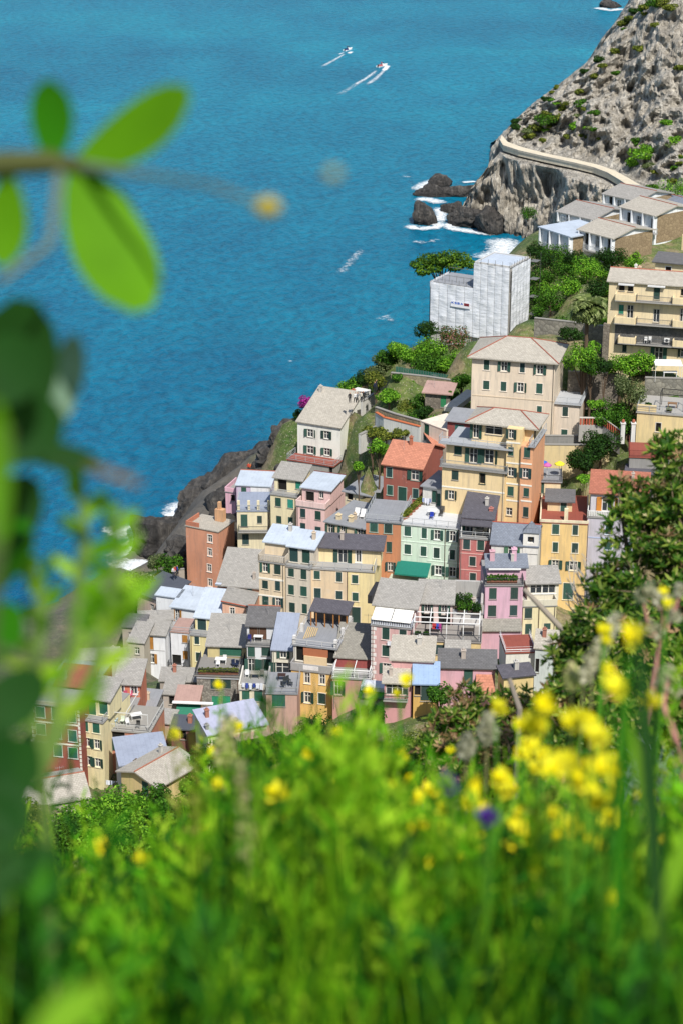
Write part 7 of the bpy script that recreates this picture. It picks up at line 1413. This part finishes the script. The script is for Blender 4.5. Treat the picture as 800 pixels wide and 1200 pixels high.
# --- broom with yellow flowers
pm = MB(); rr = random.Random(2)
for k in range(6):
    a = k * 1.05; d = Vector((math.cos(a), math.sin(a), .5 + .4 * (k % 2))).normalized(); leaf(pm, Vector((0, 0, 0)), d * .0115, .0095, (Vector((0, 0, 1)) + d * -.3).normalized(), n=3)
leaf(pm, Vector((0, 0, 0)), Vector((0, -.004, .014)), .012, Vector((0, -1, .3)).normalized(), n=3)
PET = pm.mesh('flower', G_YEL); PETV = PET.copy(); PETV.materials[0] = G_PUR
def broom(px, py, D, nf_, spread, label, nm='broom_plant', pet=None, sc=1.0, seed=0, group='yellow flowering broom in the meadow', stemmat=None):
    nf = max(2, int(nf_ * .52)); rnd = random.Random(seed); T_ = at(px, py, D); g = nearz(T_.x, T_.y); o = Vector((T_.x, T_.y, g)); h = T_.z - g
    if h < .1: h = .25; 
    root = empty(nm, o, 0, label, 'plant', group); sm = stemmat or plain('4f8a1c', .7); tops = []; ms = MB()
    for i in range(nf):
        tp = Vector((rnd.gauss(0, spread), rnd.gauss(0, spread), h + rnd.gauss(0, spread))); tops.append(tp)
    for i in range(max(2, nf // 3)):
        tp = tops[i]; ms.tube([Vector((rnd.gauss(0, .02), rnd.gauss(0, .02), -.03)), Vector((tp.x * .4, tp.y * .4, h * .5)), tp], [.0028, .0022, .0012], 5)
    for tp in tops[max(2, nf // 3):]: ms.tube([Vector((tp.x * .3, tp.y * .3, h * .72)), tp], [.0014, .001], 4)
    ms.build('stems', sm, root)
    for tp in tops:
        f = link('flower', pet or PET, root, tp); f.rotation_euler = (rnd.uniform(.2, 1.3), rnd.uniform(-.6, .6), rnd.uniform(-.8, .8)); s = sc * rnd.uniform(.8, 1.25); f.scale = (s, s, s)
BR = ((668, 838, 1.25, 12, .018, 1.15), (702, 868, 1.25, 14, .02, 1.15), (690, 905, 1.4, 6, .02, 1), (560, 955, 1.6, 18, .022, 1.0), (600, 918, 1.7, 24, .026, 1.0), (540, 968, 1.6, 14, .02, 1), (625, 905, 1.7, 14, .022, 1), (575, 990, 1.5, 6, .015, 1), (320, 972, 1.5, 4, .008, 1.1), (140, 1018, 1.5, 3, .008, 1.1), (395, 1026, 1.5, 3, .010, 1), (760, 960, 1.6, 9, .028, 1), (790, 955, 1.5, 7, .022, 1), (700, 935, 1.6, 7, .02, 1), (365, 880, 2.3, 7, .03, 1.1), (405, 912, 2.2, 8, .04, 1.1), (440, 890, 2.4, 7, .04, 1.1), (330, 905, 2.4, 5, .03, 1.1), (700, 742, 1.9, 2, .008, .9), (265, 932, 1.8, 3, .012, 1), (345, 850, 2.6, 4, .03, 1.1), (500, 880, 2.6, 5, .03, 1.1), (655, 1020, 1.4, 6, .03, .9), (730, 1010, 1.4, 6, .025, .9), (720, 1060, 1.4, 4, .02, .8), (600, 1010, 1.6, 4, .03, .9), (495, 1040, 1.7, 2, .02, .8), (650, 960, 1.7, 5, .025, 1), (380, 945, 1.9, 4, .03, .9), (790, 700, 2.0, 2, .01, .8), (490, 960, 1.7, 4, .02, 1), (430, 940, 1.9, 4, .03, 1))
for i, (x, y, D, nf, sp, sc) in enumerate(BR): broom(x, y, D, nf, sp * 1.45, 'broom plant with soft yellow flowers in the meadow', seed=i, sc=sc * .8)
broom(581, 966, 1.15, 4, .005, 'small violet flower among the yellow broom', 'violet_flower', PETV, .7, 61, None); broom(524, 916, 1.4, 4, .005, 'violet flower beside the brown leaved shrub', 'violet_flower', PETV, .8, 62, None)
# --- fuzzy seed spikes
def spike(px0, py0, px1, py1, D, r, label, seed, mat=None):
    a, c = at(px0, py0, D), at(px1, py1, D); g = nearz(a.x, a.y); o = Vector((a.x, a.y, g)); root = empty('seed_spike', o, 0, label, 'plant'); MB().tube([Vector((0, 0, -.03)), a - o, c - o], [.002, .0016, .0008], 5).build('stem', plain('7a7a4c', .8), root)
    lob = [tuple((a - o).lerp(c - o, k / 6)) + (r * (1 - .06 * k * 1), r, r) for k in range(7)]; cloud(lob, 60, r * .55, seed).build('seed_head', mat or G_FLUF, root)
spike(694, 772, 722, 726, 2.3, .011, 'pale fuzzy seed spike tilting before the big shrub', 1); spike(683, 795, 694, 775, 2.3, .010, 'pale fuzzy seed head below the tilting spike', 2); spike(570, 862, 572, 845, 2.4, .014, 'white fuzzy flower head before the brown leaved shrub', 3); spike(545, 880, 548, 868, 2.4, .012, 'small white flower head before the brown leaved shrub', 4)
spike(290, 1000, 282, 900, 1.3, .007, 'long greenish seed spike in the meadow grass', 5, G_TIP); spike(262, 890, 268, 848, 2.0, .012, 'pale green seed spike above the verandah house', 6, G_TIP); spike(670, 800, 668, 785, 2.0, .009, 'light green bud head beside the pale spike', 7, G_TIP)
# --- dry stalks on the right
g3 = at(757, 1000, 2.5); g3.z = nearz(g3.x, g3.y); root = empty('dry_stalk', g3, 0, 'dry pinkish stalk with pale fluffy heads before the big shrub', 'plant')
PKS = plain('a8746a', .8)
for pl, r in (([(757, 1000), (754, 900), (757, 860), (766, 800), (773, 752)], .004), ([(773, 752), (760, 735), (752, 700)], .002), ([(773, 752), (790, 715), (796, 695)], .002), ([(773, 752), (776, 725), (770, 700)], .002)):
    P_ = [at(x, y, 2.5) - g3 for x, y in pl]
    if pl[0][1] == 1000: P_[0] = Vector((0, 0, -.05))
    MB().tube(P_, [r] * (len(P_) - 1) + [r * .7], 6).build('stem', PKS, root)
m = cloud([tuple(at(x, y, 2.5) - g3) + (.010, .010, .010) for x, y in ((752, 698), (762, 690), (772, 700), (780, 706), (796, 692), (758, 735), (788, 722), (770, 740))], 50, .008, 4); m.build('seed_heads', G_FLUF, root)['kind'] = 'stuff'
g4 = at(815, 1000, 2.4); g4.z = nearz(g4.x, g4.y); root = empty('dry_stalk', g4, 0, 'second dry pinkish stalk leaning at the right of the shrub', 'plant')
for pl, r in (([(830, 1000), (800, 892), (784, 845), (776, 825), (783, 790)], .004), ([(776, 830), (765, 822)], .002)):
    P_ = [at(x, y, 2.4) - g4 for x, y in pl]
    if len(pl) > 3: P_[0] = Vector((0, 0, -.05))
    MB().tube(P_, [r] * (len(P_) - 1) + [r * .7], 6).build('stem', PKS, root)
cloud([tuple(at(x, y, 2.4) - g4) + (.010, .010, .010) for x, y in ((783, 788), (776, 800), (790, 808), (768, 818), (776, 792))], 50, .008, 5).build('seed_heads', G_FLUF, root)['kind'] = 'stuff'
# --- dead branch and broad blade
g5 = at(700, 980, 7.6); g5.z = nearz(g5.x, g5.y); root = empty('dead_branch', g5, 0, 'grey dead branch sticking up in front of the cream house', 'branch')
MB().tube([Vector((0, 0, -.1)), at(735, 860, 7.2) - g5, at(700, 785, 7.2) - g5, at(655, 734, 7.2) - g5, at(634, 712, 7.2) - g5, at(613, 690, 7.2) - g5], [.018, .015, .0125, .011, .0095, .008], 8).build('branch', plain('8d8478', .9), root, smooth=True)
g5 = at(600, 900, 5.5); g5.z = nearz(g5.x, g5.y); root = empty('dead_branch', g5, 0, 'thin grey dead twig rising from the brown leaved shrub', 'branch'); MB().tube([Vector((0, 0, -.1)), at(608, 830, 5.5) - g5, at(596, 795, 5.5) - g5], [.010, .008, .006], 6).build('branch', plain('7d746a', .9), root)
g6 = at(770, 1120, .7); g6.z = nearz(g6.x, g6.y); root = empty('broad_grass', g6, 0, 'broad out of focus green blades rising before the big shrub', 'plant')
for (b_, t_, w, D, mt) in (((775, 1120), (745, 690), 26, .8, G_SHADE), ((720, 1120), (735, 760), 20, .9, G_BIG), ((770, 1000), (735, 840), 16, 1.2, G_LIT), ((760, 1100), (840, 900), 24, 1.0, G_LIT)):
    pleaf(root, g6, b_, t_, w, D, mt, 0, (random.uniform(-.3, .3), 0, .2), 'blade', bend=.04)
g7 = at(90, 1190, .5); g7.z = nearz(g7.x, g7.y); root = empty('pale_leaf_plant', g7, 0, 'very blurred pale green leaf at the lower left corner', 'plant'); pleaf(root, g7, (40, 1215), (135, 1150), 52, .45, G_LIT)
# --- bluish tuft
g8 = at(785, 935, 3.2); g8.z = nearz(g8.x, g8.y); root = empty('blue_grass_tuft', g8, 0, 'grey blue grass tuft below the big shrub', 'plant'); m = MB(); rnd = random.Random(8)
for i in range(150):
    a = rnd.uniform(0, 6.28); e = rnd.uniform(.2, 1.0); c = at(785, 930, 3.2) - g8; d = Vector((math.cos(a), math.sin(a) * .6, e)).normalized(); leaf(m, c + Vector((rnd.gauss(0, .03), 0, -.04)), c + d * rnd.uniform(.06, .12), .004, Vector((0, -1, .5)).normalized(), n=3)
m.build('blades', G_STEEL, root)
# --- the shrubs
def shrub(label, lobes, n, D_leaf, seed, mats, gpx, name='evergreen_shrub', brown=.15):
    rnd = random.Random(seed); g = at(*gpx); g.z = nearz(g.x, g.y); root = empty(name, g, 0, label, 'shrub'); ms = [MB(), MB(), MB()]; st = MB()
    L_ = [(at(x, y, D) - g, r * D / FPX, rv * D / FPX) for (x, y, D, r, rv) in lobes]; tot = sum(l_[1] * l_[2] for l_ in L_)
    for (c, rh, rv) in L_:
        st.tube([Vector((0, 0, -.1)), c * .5 + Vector((0, 0, -.05)), c], [.02, .014, .007], 6)
        for i in range(int(n * rh * rv / tot)):
            d = Vector((rnd.gauss(0, 1), rnd.gauss(0, 1), rnd.gauss(0, 1))).normalized()
            k = (.45 + .55 * rnd.random() ** .45) * (1 + .3 * noise.noise(d * 2.5 + c * 9)); p = c + Vector((d.x * rh, d.y * rh, d.z * rv)) * k
            ax = (d + Vector((rnd.gauss(0, .35), rnd.gauss(0, .35), .55 + rnd.gauss(0, .3)))).normalized(); o1 = ax.orthogonal().normalized(); o2 = ax.cross(o1); nl = rnd.randint(6, 9); S_ = D_leaf * rnd.uniform(.7, 1.2)
            mi = 0 if rnd.random() > brown else 2
            if rnd.random() < .35: st.tube([p - ax * S_ * 2.2, p], [.003, .002], 4)
            for q in range(nl):
                a = 6.283 * q / nl + rnd.uniform(-.3, .3); ld = (o1 * math.cos(a) + o2 * math.sin(a) + ax * rnd.uniform(.1, .9)).normalized(); b0 = p - ax * S_ * rnd.uniform(0, .5)
                leaf(ms[mi], b0, b0 + ld * S_, S_ * .36, (ax + Vector((0, -.2, .3))).normalized(), n=3)
            if rnd.random() < .5:
                for q in range(4): a = q * 1.6; ld = (ax + (o1 * math.cos(a) + o2 * math.sin(a)) * .5).normalized(); leaf(ms[1], p, p + ld * S_ * .5, S_ * .22, ax, n=2)
    for k, (nm, mt) in enumerate((('leaves', mats[0]), ('leaf_tips', mats[1]), ('dry_leaves', mats[2]))):
        if ms[k].f: ms[k].build(nm, mt, root)
    st.build('branches', plain('6a5c48', .9), root)
shrub('big glossy evergreen shrub covering the right side of the town', [(800, 545, 7.5, 40, 38), (775, 520, 7.5, 14, 14), (665, 770, 6.9, 26, 24), (650, 830, 6.8, 26, 30), (660, 880, 6.7, 40, 40), (640, 920, 6.6, 30, 30), (765, 590, 7.4, 42, 30), (740, 620, 7.3, 40, 26), (805, 620, 7.3, 70, 55), (725, 575, 7.4, 12, 18), (780, 690, 7.1, 90, 60), (715, 680, 7.1, 30, 30), (745, 760, 6.9, 80, 60), (690, 740, 6.9, 28, 30), (800, 820, 6.8, 90, 70), (730, 850, 6.7, 80, 60), (680, 810, 6.8, 40, 40), (800, 920, 6.6, 90, 60), (720, 930, 6.5, 80, 50)], 3000, .038, 1, (G_SHRUB, G_TIP, G_BRN), (800, 1010, 6.8), brown=.10)
shrub('lower evergreen shrub with brown leaf tips in front of the pink houses', [(560, 840, 8.6, 48, 36), (595, 850, 8.5, 45, 36), (530, 860, 8.5, 40, 30), (625, 860, 8.4, 38, 40), (555, 895, 8.3, 60, 36), (610, 900, 8.2, 60, 36), (505, 885, 8.4, 26, 26), (615, 825, 8.6, 24, 22)], 1100, .040, 2, (G_SHRUB, G_TIP, G_BRN), (570, 960, 8.6), brown=.42)
# --- bare grey twigs between shrub and houses
g9 = at(690, 820, 8.5); g9.z = nearz(g9.x, g9.y); root = empty('bare_twigs', g9, 0, 'tangle of bare grey twigs beside the yellow house', 'shrub'); m = MB(); rnd = random.Random(31)
for i in range(60):
    a = at(rnd.uniform(685, 720), rnd.uniform(690, 760), 8.5); c = at(rnd.uniform(660, 725), rnd.uniform(640, 730), 8.5 + rnd.uniform(-.2, .2)); md = a.lerp(c, .5) + Vector((rnd.gauss(0, .03), rnd.gauss(0, .03), rnd.gauss(0, .03))); m.tube([a - g9, md - g9, c - g9], [.004, .003, .0018], 4)
m.tube([Vector((0, 0, -.1)), at(700, 740, 8.5) - g9], [.015, .008], 5); m.build('twigs', plain('9a948c', .9), root)
